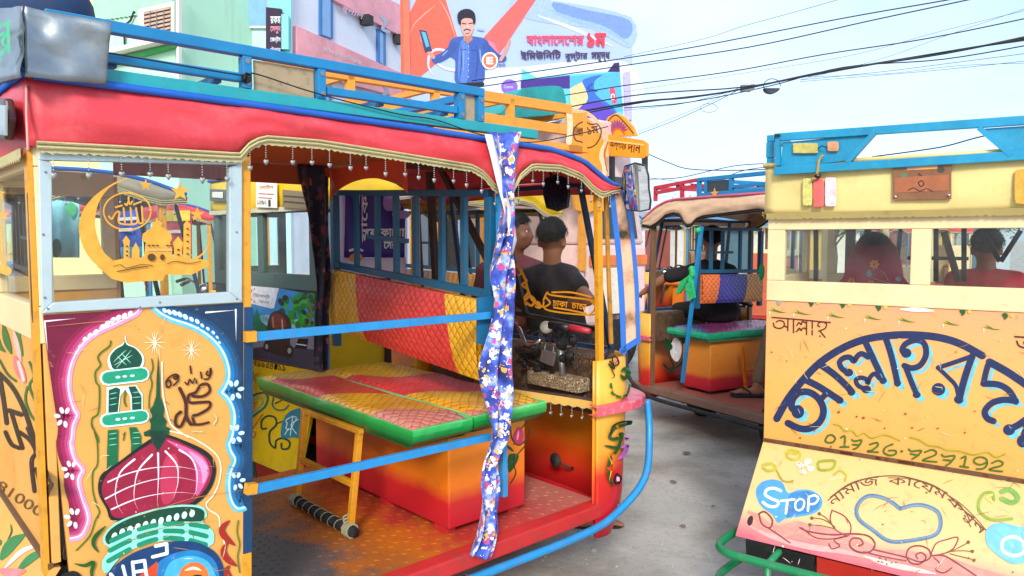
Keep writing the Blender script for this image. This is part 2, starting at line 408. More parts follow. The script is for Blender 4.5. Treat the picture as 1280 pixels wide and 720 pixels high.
def text(s,p0,p1,h,bold=0,arc=None,sl=0):
    """text fitted between p0 and p1 (left to right along the baseline), h high; y runs down"""
    vs,fs=text2d(s,bold)
    if not vs: return ([],[])
    x0=min(v[0] for v in vs); x1=max(v[0] for v in vs); y0=min(v[1] for v in vs); y1=max(v[1] for v in vs)
    o=[]
    if arc:
        C=cat(arc,12); LL=[0]
        for i in range(1,len(C)): LL.append(LL[-1]+math.dist(C[i],C[i-1]))
    for x,y in vs:
        t=(x-x0)/(x1-x0); q=(y-y0)/(y1-y0)
        if arc:
            l=t*LL[-1]; i=0
            while i<len(LL)-2 and LL[i+1]<l: i+=1
            k=(l-LL[i])/max(1e-9,LL[i+1]-LL[i]); a=C[i];b=C[i+1]; dx,dy=b[0]-a[0],b[1]-a[1]; d=math.hypot(dx,dy) or 1; dx/=d;dy/=d
            o.append((a[0]+(b[0]-a[0])*k+dy*q*h,a[1]+(b[1]-a[1])*k-dx*q*h))
        else:
            dx,dy=p1[0]-p0[0],p1[1]-p0[1]; d=math.hypot(dx,dy); nx,ny=dy/d,-dx/d
            o.append((p0[0]+dx*t+nx*q*h+dx/d*sl*q*h,p0[1]+dy*t+ny*q*h))
    return (o,fs)
def merge(*its):
    vs=[];fs=[]
    for v,f in its:
        o=len(vs); vs+=list(v); fs+=[tuple(i+o for i in q) for q in f]
    return (vs,fs)
def marks(name,items,proj,nrm,parent,d0=.0015,step=.0004,label=None,material=None):
    """items: (hex colour, shape). Each item lies a hair above the one before. proj maps 2-D to the surface"""
    mb=MB(); nv=Vector(nrm); step=step if step>.0005 else .000025
    for i,(hx,(vs,fs)) in enumerate(items):
        if not vs: continue
        o=nv*(d0+step*i); P=[Vector(proj(x,y))+o for x,y in vs]
        c=H(hx,.88) if isinstance(hx,str) else hx
        mb.add(P,fs,0,c)
    return mb.build(name,material or PAINT,parent,label=label,normals=False)
# ---------------------------------------------------------------- things on wheels
class Frame:
    """local frame of a thing: x runs forward, y to its left, z up"""
    def __init__(s,px,depth,az,vshift=0,ushift=0):
        a=R(az); d=ray(px,300); k=depth/d.y
        s.h=Vector((math.sin(a),math.cos(a),0)); s.l=Vector((-math.cos(a),math.sin(a),0)); s.az=az
        s.o=Vector((d.x*k,depth,0))-s.l*vshift-s.h*ushift
    def S(s,px,py,**k):
        d=ray(px,py); C=Vector((0,0,EYE))-s.o
        cu,cv=C.dot(s.h),C.dot(s.l); du,dv=d.dot(s.h),d.dot(s.l)
        if 'v' in k: t=(k['v']-cv)/dv
        elif 'u' in k: t=(k['u']-cu)/du
        elif 'p' in k:                     # plane through a local point with a local normal
            p,n=Vector(k['p']),Vector(k['n']); t=n.dot(p-Vector((cu,cv,EYE)))/n.dot(Vector((du,dv,d.z)))
        else: t=(k['z']-EYE)/d.z
        return Vector((cu+t*du,cv+t*dv,EYE+t*d.z))
    def root(s,name,label,cat,group=None):
        o=bpy.data.objects.new(name,None); COL.objects.link(o); o.location=s.o; o.rotation_euler=(0,0,R(90-s.az)); o.empty_display_size=.3
        return tag(o,label,cat,group)
def thing(name,label,cat,loc=(0,0,0),rz=0,group=None):
    o=bpy.data.objects.new(name,None); COL.objects.link(o); o.location=loc; o.rotation_euler=(0,0,rz)
    return tag(o,label,cat,group)
# ---------------------------------------------------------------- shared paints
RUBBER=mat('tyre_rubber','1c1c1c',.8,bump=.3,dirt=.6,dirtcol='6b6255')
DARK=mat('dark_iron','22262a',.6,var=.3,dirt=.5)
STEEL=mat('worn_steel','9a9c9c',.35,.8,dirt=.4)
CHROME=mat('chrome','c8ccd0',.15,1,dirt=.2)
BLACK=mat('black_plastic','141416',.4)
ALU=mat('pale_aluminium','c4d6d8',.35,.25,var=.06,dirt=.12)
BLUE=mat('rack_blue','1080b8',.38,var=.18,scale=11,dirt=.5,dirtcol='3f6f86')
BLUE2=mat('bar_blue','2090d0',.35,var=.16,scale=13,dirt=.42,dirtcol='7a4a3a')
NAVY=mat('grille_blue','0e5c80',.4,dirt=.4)
YEL=mat('post_yellow','e8a020',.42,dirt=.45,scale=8,dirtcol='5a3a20')
CREAM=mat('cream_frame','f0d8a4',.45,var=.08,dirt=.2,dirtcol='d09848')
LACE=mat('lace_trim','c8bc88',.9,bump=.6,bscale=300,dirt=.35)
REDP=mat('floor_red','c42a2a',.4,dirt=.55,scale=7,dirtcol='6a4038')
ORANGE=mat('orange_paint','e87a10',.4,dirt=.4,scale=5,dirtcol='7a4418')
WOODY=mat('dark_wood','3c2a20',.6,dirt=.4)
GLASS=glass()
def patterned(name='carved_vinyl',a='4a3424',b_='8a6a48',scale=16):
    m=bpy.data.materials.new(name); N,L,b=nodes_of(m); tc=N.new('ShaderNodeTexCoord')
    n=N.new('ShaderNodeTexNoise'); n.inputs['Scale'].default_value=scale; n.inputs['Detail'].default_value=1; n.inputs['Distortion'].default_value=3.5
    L.new(tc.outputs['Object'],n.inputs['Vector'])
    wv=N.new('ShaderNodeMath'); wv.operation='PINGPONG'; wv.inputs[1].default_value=.06; L.new(n.outputs['Fac'],wv.inputs[0])
    r=ramp(N,[(.0,b_),(.3,b_),(.45,a),(1,a)]); mr=N.new('ShaderNodeMapRange'); mr.inputs['From Max'].default_value=.06; L.new(wv.outputs[0],mr.inputs['Value']); L.new(mr.outputs['Result'],r.inputs['Fac'])
    L.new(r.outputs['Color'],b.inputs['Base Color']); bp=N.new('ShaderNodeBump'); bp.inputs['Strength'].default_value=.7; bp.inputs['Distance'].default_value=.01
    L.new(mr.outputs['Result'],bp.inputs['Height']); L.new(bp.outputs['Normal'],b.inputs['Normal']); b.inputs['Roughness'].default_value=.35
    return m
VINYL=patterned()
def lerp(a,b,t): return a+(b-a)*t
def interp(tab,x):
    if x<=tab[0][0]: return tab[0][1]
    for (a,b),(c,d) in zip(tab,tab[1:]):
        if x<=c: return b+(d-b)*(x-a)/(c-a)
    return tab[-1][1]
# lower edge of the canvas along a vehicle: 0 = hem line, fraction of drape height above it
LOW=[(0,0),(.50,.0),(.515,.12),(.56,.36),(.66,.43),(1.30,.26),(1.38,.16),(1.44,-.05),(1.50,-.08),(1.53,.0),(1.60,.36),(1.68,.44),(1.80,.36),(1.92,.06),(2.02,-.10),(2.13,-.02)]
TOP=[(0,1),(1.66,1),(1.80,.93),(1.95,.72),(2.08,.40),(2.16,.20)]
FRONT=[(2.03,0.0),(2.12,-.006),(2.20,.006),(2.265,.04),(2.32,.13),(2.36,.3),(2.37,.5)]   # plan of the nose, v as a share of half the width past the first
def rickshaw(fr,W,D,o):
    """a covered three-wheeled battery rickshaw. o: options"""
    root=fr.root('battery_rickshaw',o['label'],'rickshaw','battery rickshaws parked around the stand')
    u0=D['u0'];Fz,C,WB,WT,CB,CT,RT=[D[k] for k in ('F','C','WB','WT','CB','CT','RT')]
    K_=D.get('K',1); g=lambda x:u0+K_*x
    skip=o.get('skip',()); LO_=o.get('low',LOW); TO_=o.get('top',TOP)
    P={}
    rackm=o.get('rackm',BLUE); polem=o.get('polem',BLUE2); bodym=o['bodym']; skirtm=o.get('skirtm',REDP); canvas=o['canvas']; grillm=o.get('grillm',NAVY)
    # underframe, floor, skirts
    m=MB()
    for v in (.18,W-.18): m.beam((g(.0),v,Fz-.10),(g(2.1),v,Fz-.10),.04,.06)
    for u in (.15,.6,1.1,1.6,2.0): m.beam((g(u),.04,Fz-.075),(g(u),W-.04,Fz-.075),.03,.04)
    m.tube([(g(.42),.1,.235),(g(.42),W-.1,.235)],.03)
    m.build('underframe',DARK,root)
    m=MB().box((g(.02),.03,Fz-.05),(g(2.06),W-.03,Fz)); P['floor']=m.build('floor_plate',o.get('floorm',REDP),root)
    for v,sg in ((0,-1),(W,1)):
        m=MB().hexa([(g(.5),v-sg*.035,Fz+.003),(g(.5),v+sg*.012,Fz-.012),(g(.5),v+sg*.016,Fz-.07),(g(.5),v-sg*.03,Fz-.075)],(1.56,0,0))
        m.build('side_skirt',skirtm,root,bevel=.006)
    # wheels
    for (u,v) in ((.42,.10),(.42,W-.10),(2.02,W/2)):
        t=MB().lathe((g(u),v,.235),[(.15,-.055),(.215,-.055),(.235,-.03),(.238,0),(.235,.03),(.215,.055),(.15,.055)],'y',28).build('wheel',RUBBER,root,smooth=True)
        MB().lathe((g(u),v,.235),[(.05,-.06),(.06,-.045),(.155,-.04),(.155,.04),(.06,.045),(.05,.06)],'y',18).build('rim',STEEL,t)
    # posts
    for v in (.02,W-.02):
        vi=v
        if not('near_posts' in skip and v<.1):
            MB().beam((g(.5),v,Fz),(g(.5),v,CB+.05),.035,.035,(1,0,0)).build('side_post',o.get('postm',YEL),root,bevel=.003)
            MB().beam((g(2.03),v,Fz-.02),(g(2.03),v,CB+.03),.04,.035,(1,0,0)).build('front_post',o.get('postm',YEL),root,bevel=.003)
        if not(('near_pole' in skip and v<.1) or ('left_pole' in skip and v>.1)):
            MB().tube([(g(1.47),v,Fz+.1),(g(1.47),v,CB+.06)],.017,10).build('grab_pole',polem,root)
    # canvas: drapes, roof, rear and front flaps in one cloth
    rnd=o.get('seed',1)
    def wr(u,t,side):
        return .012*noise.noise(Vector((u*2.3+rnd*7,t*3.1+u*1.5+side*5,rnd)))+.007*noise.noise(Vector((u*6+rnd,t*6-u*5,side)))+.003*noise.noise(Vector((u*17,t*9+u*9,side)))
    m=MB(); NU=70; DO=o.get('dome',.05)
    dh=CT-CB; umax=2.15
    ss=lambda x:max(0,min(1,x))**2*(3-2*max(0,min(1,x)))
    for v,sg in ((0,-1),(W,1)):
        rows=[]
        for j in range(9):
            t=j/8; row=[]
            for i in range(NU+1):
                x=-.012+(umax+.012)*i/NU; lo=CB+dh*interp(LO_,x)+(o.get('far_lift',0) if sg>0 else 0); hi=CB+dh*interp(TO_,x); z=lerp(lo,hi,t)
                bulge=(.018*math.sin(math.pi*t)+wr(x,t,sg)+.004*math.sin(x*9+t*3))*ss((x+.012)/.10)
                row.append((g(x),v+sg*(.012+bulge*(1 if t<1 else 0)),z))
            rows.append(row)
        m.grid(rows if sg>0 else [r[::-1] for r in rows])
    rows=[]
    for j in range(13):
        s=j/12; v=lerp(-.012,W+.012,s); row=[]
        for i in range(36):
            x=umax*i/35; row.append((g(x),v,CB+dh*interp(TO_,x)+DO*math.sin(math.pi*s)*(1 if 0<j<12 else 0)+.006*noise.noise(Vector((x*3,s*4,rnd)))))
        rows.append(row)
    m.grid(rows)
    if 'rear_flap' not in skip:
        rows=[]
        for j in range(8):
            t=j/7; row=[]
            for i in range(30):
                v=lerp(-.012,W+.012,i/29); e=ss(min(i,29-i)/4); row.append((g(-.012)-(.014*math.sin(math.pi*t)+wr(v,t,3)*.7)*e,v,lerp(CB-.015*e+.006*math.sin(v*7)*e,CT+(DO*math.sin(math.pi*i/29) if t==1 else 0),t)))
            rows.append(row)
        m.grid(rows)
    rows=[]
    for j in range(5):
        t=j/4; row=[]
        for i in range(24):
            s=i/23; v=lerp(-.012,W+.012,s); row.append((g(2.15)+.08*math.sin(math.pi*s)*(.3+t*.7)+.0,v,CB+dh*(.20-.30*t)+.03*math.sin(math.pi*s)))
        rows.append(row)
    m.grid(rows)
    P['canvas']=m.build('canvas_roof',canvas,root,smooth=True,solid=.004)
    # piping
    m=MB()
    for v in (-.02,W+.02):
        m.tube([(g(x),v,CB+dh*interp(TO_,x)+.004) for x in [i*umax/40 for i in range(41)]],.011,6)
    if 'rear_flap' not in skip: m.tube([(g(-.02),-.02,CT+.004),(g(-.02),W+.02,CT+.004)],.011,6)
    P['piping']=m.build('piping',o.get('pipem',mat('piping_blue','1860c0',.4)),root,smooth=True)
    # lace fringe with scallops, and hanging tassels
    def fringe(v,sg):
        m=MB(); n=int(umax/.010); li=(o.get('far_lift',0) if sg>0 else 0)
        up=[];lowr=[]
        for i in range(n+1):
            x=umax*i/n; z=CB+dh*interp(LO_,x)+li
            s=.006*abs(math.sin(x*math.pi/.022)); up.append((g(x),v+sg*.022,z+.010)); lowr.append((g(x),v+sg*.021,z-.012-s))
        m.grid([lowr,up] if sg<0 else [up,lowr])
        ob=m.build('lace_fringe',o.get('lacem',LACE),root,solid=.003)
        m=MB(); 
        for dz in (.008,-.003):
            m.tube([(g(umax*i/80),v+sg*.027,CB+dh*interp(LO_,umax*i/80)+dz+li) for i in range(81)],.0035,5)
        m.build('braid',o.get('lacem',LACE),ob)
        return ob
    sides=[(0,-1),(W,1)]
    for v,sg in sides: fringe(v,sg)
    if 'rear_flap' not in skip:
        m=MB(); up=[(g(-.03),v,CB+.004) for v in [i*W/90 for i in range(91)]]; lo=[(g(-.03),v,CB-.018-.008*abs(math.sin(v*math.pi/.03))) for v in [i*W/90 for i in range(91)]]
        m.grid([up,lo]).build('lace_fringe',o.get('lacem',LACE),root,solid=.003)
    tm=mat('tassel_beads','b8bcb8',.4,.4,dirt=.2); tass=None
    for v,sg in sides:
        if o.get('tassels',0)!=2 and sg!=o.get('tside',-1): continue
        if not o.get('tassels'): continue
        xs=[.04+.066*k for k in range(32)]
        for x in xs:
            x+=random.uniform(-.012,.012); z=CB+dh*interp(LO_,x)-.016; ln=random.uniform(.036,.050)
            if tass is None:
                t=MB()
                for k in range(6): t.ball((0,0,-.004-.009*k),.0028,6,4)
                t.hexa([(0,-.002,-.080),(.007,-.002,-.071),(.0095,-.002,-.064),(.007,-.002,-.058),(.003,-.002,-.058),(0,-.002,-.061),(-.003,-.002,-.058),(-.007,-.002,-.058),(-.0095,-.002,-.064),(-.007,-.002,-.071)],(0,.004,0))
                tass=t.build('tassel',tm,root,smooth=True); q=tass
            else:
                q=tass.copy(); COL.objects.link(q); q.parent=root
            q.location=(g(x),v+sg*.024,z); q.scale=(.75,1,ln/.062)
    # luggage rack
    rm=rackm; r0,r1=o.get('rack',(.03,1.40)); mid=lerp(CT,RT,.48); zt=CT+.03
    for v in (.0,W):
        MB().beam((g(r0),v,zt-.008),(g(1.66 if o.get('longbase') else r1),v,zt-.008),.03,.035).build('rack_base_rail',o.get('basem',rm),root,bevel=.003)
        MB().beam((g(r0),v,RT),(g(r1),v,RT),.032,.03).build('rack_top_rail',rm,root,bevel=.003)
        for a,b in o.get('midspans',((r0,.5),(.78,1.28))):
            MB().beam((g(a),v+.002,mid),(g(b),v+.002,mid),.024,.024).build('rack_middle_rail',rm,root,bevel=.002)
        for x in o.get('rposts',(r0+.01,.5,.76,1.28,r1-.015)):
            MB().beam((g(x),v,zt+.010),(g(x),v,RT-.016),.034,.026,(1,0,0)).build('rack_post',rm,root,bevel=.002)
        for a,b in o.get('rpanels',((.53,.74),(1.30,1.37))):
            MB().hexa([(g(a),v,zt+.012),(g(b),v,zt+.012),(g(b),v,RT-.02),(g(a),v,RT-.02)],(0,.004,0)).build('rack_side_board',o.get('rboardm',mat('weathered_board','b09a78',.5,dirt=.7,scale=14)),root)
    for x in ((r0+.0,r1) if not o.get('bare_rack') else (r1,)):
        MB().beam((g(x)-.001,.017,RT-.001),(g(x)-.001,W-.017,RT-.001),.03,.028).build('rack_cross_rail',rm,root,bevel=.003)
        MB().beam((g(x),.017,CT+.07),(g(x),W-.017,CT+.07),.024,.024).build('rack_cross_rail',rm,root,bevel=.003)
    for k in range(0 if o.get('bare_rack') else 5):
        x=lerp(r0+.15,r1-.15,k/4); MB().beam((g(x),.02,CT+.062),(g(x),W-.02,CT+.062),.02,.02).build('rack_slat',rm,root)
    # rear face
    if 'rear' not in skip: rear_face(fr,root,W,D,o,P)
    # rear side panels
    for v,sg in ((0,-1),(W,1)):
        if 'near_panel' in skip and sg<0: continue
        a,b=g(.03),g(.5); t=.012
        ex=MB().hexa([(a,v-sg*.03,Fz-.02),(b,v-sg*.03,Fz-.02),(b,v-sg*.03,WB-.02),(a,v-sg*.03,WB-.02)],(0,-sg*t,0))
        ex.build('side_panel',o.get('sidem',bodym),root)
        mt=o.get('framem',CREAM)
        fpoly=[((a,WB-.04),(b,WB+.02)),((a,WT+.0),(b,CB+.06)),((a,WB+.021),(a+.04,WT-.001)),((b-.05,WB+.021),(b-.001,WT-.001))]
        m=MB()
        for (p,q) in fpoly: m.box((p[0],v-sg*.028,p[1]),(q[0],v-sg*.052,q[1]))
        fo=m.build('window_frame',mt,root,bevel=.003)
        MB().box((a+.035,v-sg*.038,WB),(b-.03,v-sg*.042,WT+.02)).build('window_pane',GLASS,fo)
    # lining under the roof
    m=MB(); rows=[]
    for j in range(9):
        s=j/8; rows.append([(g(2.0*i/12),lerp(.03,W-.03,s),CB+dh*o.get('lin',.55)+.03*math.sin(math.pi*s)) for i in range(13)])
    m.grid(rows).build('roof_lining',o.get('liningm',mat('orange_lining','b84010',.7,dirt=.3)),root,solid=.004)
    # bench
    if 'bench' not in skip:
        bench(root,g,W,Fz,o,P)
    # grille partition with backrest
    if 'grille' not in skip: grille(root,lambda s:(g(1.47)+.0*s,lerp(.05,W-.04,s)),Fz,WB,CB,grillm,o)
    # rear seat
    MB().box((g(.04),.10,Fz+.02),(g(.30),W-.10,Fz+.40)).build('rear_seat_box',bodym,root,bevel=.01)
    MB().box((g(.035),.08,Fz+.402),(g(.32),W-.08,Fz+.48)).build('rear_seat_cushion',o['quiltm'],root,bevel=.025)
    # front
    front(root,g,W,D,o,P)
    return root,P
def bench(root,g,W,Fz,o,P):
    zt=Fz+o.get('seath',.49)
    MB().box((g(1.36),.14,Fz+.025),(g(1.74),W-.14,zt-.075)).build('bench_box',o.get('boxm',ORANGE),root,bevel=.008)
    m=MB(); 
    for u in (1.42,1.68):
        for v in (.2,W-.2): m.box((g(u)-.03,v-.03,Fz+.001),(g(u)+.03,v+.03,Fz+.025))
    m.build('bench_foot',DARK,root)
    cushion(root,[(g(1.30),.06),(g(1.84),.06),(g(1.84),W-.06),(g(1.30),W-.06)],zt,o['quiltm'],o.get('edgem',ORANGE))
def cushion(root,q,zt,topm,edgem,th=.072,name='seat_cushion'):
    """soft pad over the quad q (x,y): quilted top and piped edge"""
    n=22;k=14; q=[Vector((a,b,0)) for a,b in q]; rows=[]
    def pt(s,t): return (q[0]*(1-s)+q[1]*s)*(1-t)+(q[3]*(1-s)+q[2]*s)*t
    for i in range(k+1):
        s=i/k; row=[]
        for j in range(n+1):
            t=j/n; p=pt(s,t); e=min(s,1-s)*k/1.6; f=min(t,1-t)*n/1.8
            z=zt-.016*max(0,1-e)**2-.016*max(0,1-f)**2+.014*noise.noise(Vector((p.x*5,p.y*5,zt)))*min(1,e,f)+.004
            row.append((p.x,p.y,z))
        rows.append(row)
    top=MB().grid(rows).build(name,topm,root,smooth=True)
    ring=[rows[0][j] for j in range(n+1)]+[rows[i][n] for i in range(1,k+1)]+[rows[k][j] for j in range(n-1,-1,-1)]+[rows[i][0] for i in range(k-1,0,-1)]
    c=pt(.5,.5); R_=[]
    for lv,(ex,dz) in enumerate(((0,-.0005),(.010,-.014),(.014,-.036),(.010,-.058),(-.004,-th))):
        row=[]
        for p in ring+[ring[0]]:
            d=Vector((p[0]-c.x,p[1]-c.y,0)).normalized(); w=.004*noise.noise(Vector((p[0]*22,p[1]*22,lv))) if 0<lv<4 else 0
            row.append((p[0]+d.x*(ex+w),p[1]+d.y*(ex+w),(p[2] if lv==0 else zt)+dz+w))
        R_.append(row)
    m=MB().grid(R_); m.hexa([tuple(pt(a,b)+Vector((0,0,zt-th-.001))) for a,b in ((.02,.02),(.98,.02),(.98,.98),(.02,.98))],(0,0,-.012))
    m.build('cushion_edge',edgem,top,smooth=False)
    return top
def grille(root,pl,Fz,WB,CB,gm,o,zs=None):
    """pl(s) -> (x,y) across the vehicle, s=0 near, 1 far"""
    zs=zs or (CB+.01,CB+.03,WB-.03,WB-.0)
    def Pt(s,z): x,y=pl(s); return (x,y,z)
    tz=lambda s:lerp(zs[0],zs[1],s); bz=lambda s:lerp(zs[2],zs[3],s)
    fr_=MB(); fr_.beam(Pt(0,tz(0)),Pt(1,tz(1)),.026,.026); fr_.beam(Pt(0,bz(0)),Pt(1,bz(1)),.028,.03)
    fo=fr_.build('grille_frame',gm,root,bevel=.002)
    for s in (0,1): MB().beam(Pt(s,bz(s)-o.get('postdrop',.42)),Pt(s,tz(s)-.014),.036,.036,(1,0,0)).build('grille_post',gm,root,bevel=.002)
    for s in o.get('bars',(.14,.28,.44,.59,.74,.88)):
        MB().beam(Pt(s,bz(s)+.016),Pt(s,tz(s)-.014),.026,.020,(1,0,0)).build('grille_bar',gm,root)
    MB().beam(Pt(.46,lerp(bz(.4),tz(.4),.45)),Pt(.73,lerp(bz(.7),tz(.7),.45)),.02,.02).build('grille_bar',gm,root)
    q=[Vector(Pt(0.02,bz(0)-o.get('backh',.33))),Vector(Pt(.98,bz(1)-o.get('backh',.33))),Vector(Pt(.98,bz(1)-.025)),Vector(Pt(.02,bz(0)-.025))]
    n=(q[1]-q[0]).cross(Vector((0,0,1))).normalized(); 
    if n.x>0: n=-n
    rows=[]
    for i in range(9):
        t=i/8; rows.append([tuple((q[0]*(1-j/20)+q[1]*j/20)*(1-t)+(q[3]*(1-j/20)+q[2]*j/20)*t+n*(.03+.02*math.sin(math.pi*t)**.5)) for j in range(21)])
    m=MB().grid(rows); a=[rows[0][0],rows[0][-1],rows[-1][-1],rows[-1][0]]; m.hexa([tuple(Vector(p)-n*.004) for p in a],tuple(-n*.03))
    m.build('backrest',o.get('backm',o['quiltm']),root,smooth=False)
def rear_face(fr,root,W,D,o,P):
    u0=D['u0'];Fz,C,WB,WT,CB=[D[k] for k in ('F','C','WB','WT','CB')]; fb=D.get('FB',.34); fu=D.get('FU',.287)
    bm=o.get('rearm',o['bodym']); t=.02
    P['rear_panel']=MB().box((u0,.0,C+.004),(u0+t,W,WB-.091)).build('rear_panel',bm,root,bevel=.002)
    q=[(u0,0,C-.004),(u0,W,C-.004),(u0-fu,W+.02,fb),(u0-fu,-.02,fb)]
    P['flap']=MB().hexa(q,(.02,0,-.006)).build('rear_flap_panel',o.get('flapm',bm),root,bevel=.002)
    m=MB().beam((u0-.003,.0,C),(u0-.003,W,C),.012,.016); m.build('hinge',mat('rusty_hinge','6a4a30',.7,dirt=.8),root)
    fm=o.get('framem',CREAM); m=MB()
    m.box((u0-.006,0,WB-.09),(u0+.03,W,WB)); m.box((u0-.006,0,WT),(u0+.03,W,CB+.05))
    for a,b in ((0,.075),(W-.075,W),(W/2-.035,W/2+.035)): m.box((u0-.005,a,WB+.001),(u0+.029,b,WT-.001))
    fo=m.build('rear_window_frame',fm,root,bevel=.003)
    for a,b in ((.07,W/2-.03),(W/2+.03,W-.07)): MB().box((u0+.010,a,WB-.005),(u0+.014,b,WT+.005)).build('window_pane',GLASS,fo)
    # body between flap and floor, lamps, bumper
    MB().box((u0+.03,.03,fb+.02),(u0+.05,W-.03,C-.02)).build('tail_board',DARK,root)
    bmat=o.get('bumperm',mat('bumper_green','108850',.35,dirt=.45,dirtcol='7a7a78'))
    bu=u0-fu-.13; z1,z2=fb-.03,fb-.17
    m=MB()
    for z,e in ((z1,0),(z2,.0)):
        pts=cat([(u0-fu+.20,-.05,z),(u0-fu-.02,-.07,z),(bu+.02,-.03,z),(bu,.10,z),(bu,W/2,z),(bu,W-.10,z),(bu+.02,W+.03,z),(u0-fu-.02,W+.07,z),(u0-fu+.20,W+.05,z)],6)
        m.tube(pts,.017,10)
    for v in (.16,W/2,W-.16): 
        m.tube([(bu,v,z1-.01),(bu,v,z2+.01)],.015,8)
        m.tube([(bu,v,z1),(u0-fu+.25,v,z1)],.014,8)
    if 'bumper' not in skip_of(o): m.build('rear_bumper',bmat,root,smooth=True)
    P['tailstrip']=[]
    for i,(a,b,hx) in enumerate(((W-.30,W-.02,'181a1c'),(W-.72,W-.31,'c02818'),(.50,W-.73,'0a7040'),(.02,.49,'c02818'))):
        MB().hexa([(u0-fu+.015,a,fb-.012),(u0-fu+.015,b,fb-.012),(u0-fu+.03,b,fb-.11),(u0-fu+.03,a,fb-.11)],(.012,0,0)).build('tail_strip',mat('tail_strip_paint',hx,.35,dirt=.3),root)
def front(root,g,W,D,o,P):
    Fz,CB=D['F'],D['CB']; zl=Fz+.42; zs=Fz+.62; hw=W/2
    right=[(g(x),s*W) for x,s in FRONT]; plan=cat([(a,b,0) for a,b in right]+[(a,W-b,0) for a,b in right[::-1][1:]],4)
    sm=o.get('shellm',grad('nose_paint',[(0,'c01828'),(.3,'d83020'),(.45,'f0a030'),(.8,'f4c050'),(1,'f0b848')],2,Fz-.1,zs,.35))
    lv=[(Fz-.16,-.10),(Fz-.10,-.03),(Fz,0),(Fz+.2,.015),(zl,.03),(zs,.02)]
    rows=[]
    cx=g(1.95)
    for z,e in lv: rows.append([(p[0]+e*max(0,(p[0]-g(2.03))/.29),p[1],z) for p in plan])
    P['shell']=MB().grid(rows).build('front_shell',sm,root,smooth=True,solid=.01)
    inner=[[(x-.012,lerp(hw,y,.985),z) for x,y,z in r] for r in rows[1:]]
    MB().grid(inner).build('inner_shell',grad('inner_paint',[(0,'d02020'),(.18,'e05010'),(.4,'f09018'),(1,'f0a020')],2,Fz-.05,zs,.35),root,smooth=True,solid=.003)
    # ledge
    lm=o.get('ledgem',mat('ledge_pink','e05a70',.3,dirt=.35,scale=9,dirtcol='f0e0e0',coat=.3))
    out_=[(p[0]+.05+.10*max(0,(p[0]-g(2.03))/.29),lerp(hw,p[1],1.06)) for p in plan]; m=MB()
    out_=[(g(2.0),-.03)]+out_+[(g(2.0),W+.03)]; inn=[(g(2.0),.02)]+[(p[0]+.01,lerp(hw,p[1],.98)) for p in plan]+[(g(2.0),W-.02)]
    m.grid([[(a,b,zl+.012) for a,b in inn],[(a,b,zl+.004) for a,b in out_],[(a,b,zl-.035) for a,b in out_],[(a,b,zl-.03) for a,b in inn]])
    m.build('front_ledge',lm,root,smooth=False,bevel=.003)
    # bumper tube
    bmat=o.get('fbm',BLUE2); m=MB()
    for s in (0,1):
        y=lambda v:(W-v if s else v)
        pts=cat([(g(.2),y(-.03),Fz-.10),(g(1.2),y(-.03),Fz-.10),(g(1.9),y(-.035),Fz-.10),(g(2.14),y(-.035),Fz-.06),(g(2.34),y(-.03),Fz+.05),(g(2.45),y(.03),Fz+.22),(g(2.47),y(.06),Fz+.38)],6)
        m.tube(pts,.017,10)
    m.tube([(g(2.18),0.0,Fz-.06),(g(2.40),.3,Fz-.06),(g(2.44),hw,Fz-.05),(g(2.40),W-.3,Fz-.06),(g(2.18),W,Fz-.06)],.016,8)
    P['bumper']=m.build('bumper_tube',bmat,root,smooth=True)
    # windscreen: flat middle, slanted cheeks
    zb=zs+.0; zt=CB+.04
    wm=glass('windscreen_plastic','f2f2ee',.04,.08)
    A=[(g(2.08),.02),(g(2.30),.14),(g(2.30),W-.14),(g(2.08),W-.02)]; B=[(g(2.04),.02),(g(2.14),.20),(g(2.14),W-.20),(g(2.04),W-.02)]
    pm=o.get('screenm',mat('screen_frame','1a3a60',.4))
    for i in range(3):
        if i==0 and 'near_cheek' in skip_of(o): continue
        MB().add([(A[i][0],A[i][1],zb),(A[i+1][0],A[i+1][1],zb),(B[i+1][0],B[i+1][1],zt),(B[i][0],B[i][1],zt)],[(0,1,2,3)]).build('windscreen_pane',wm,root)
    m=MB()
    for i in range(4):
        if i==0: continue
        m.beam((A[i][0],A[i][1],zb),(B[i][0],B[i][1],zt),.022,.022)
    for i in range(3):
        m.beam((A[i][0],A[i][1],zb+.01),(A[i+1][0],A[i+1][1],zb+.01),.022,.022); m.beam((B[i][0],B[i][1],zt),(B[i+1][0],B[i+1][1],zt),.022,.022)
    m.build('windscreen_frame',pm,root)
    # dashboard, handlebar
    MB().box((g(2.10),.06,zs-.26),(g(2.24),W-.06,zs+.005)).build('dashboard',VINYL,root,bevel=.01)
    hc=Vector((g(1.93),hw,zs+.02)); m=MB()
    m.tube([(g(2.1),hw,Fz+.05),(hc.x+.05,hw,hc.z)],.022,10)
    m.build('steering_column',STEEL,root,smooth=True)
    hb=[(hc.x-.16,hw-.36,hc.z+.03),(hc.x-.06,hw-.24,hc.z+.07),(hc.x+.03,hw-.09,hc.z+.0),(hc.x+.03,hw+.09,hc.z+.0),(hc.x-.06,hw+.24,hc.z+.07),(hc.x-.16,hw+.36,hc.z+.03)]
    h=MB().tube(cat(hb,5),.012,8).build('handlebar',CHROME,root,smooth=True)
    for s in (0,-1):
        a=Vector(hb[s]); b=Vector(hb[1 if s==0 else -2]); MB().tube([a,lerp(a,b,.35),lerp(a,b,.8)],[.019,.018,.018],10).build('grip',BLACK,h,smooth=True)
    MB().lathe((hc.x+.10,hw,hc.z-.05),[(.03,-.09),(.06,-.05),(.075,0),(.078,.02)],'x',18).build('headlamp',CHROME,root,smooth=True)
def skip_of(o): return o.get('skip',())
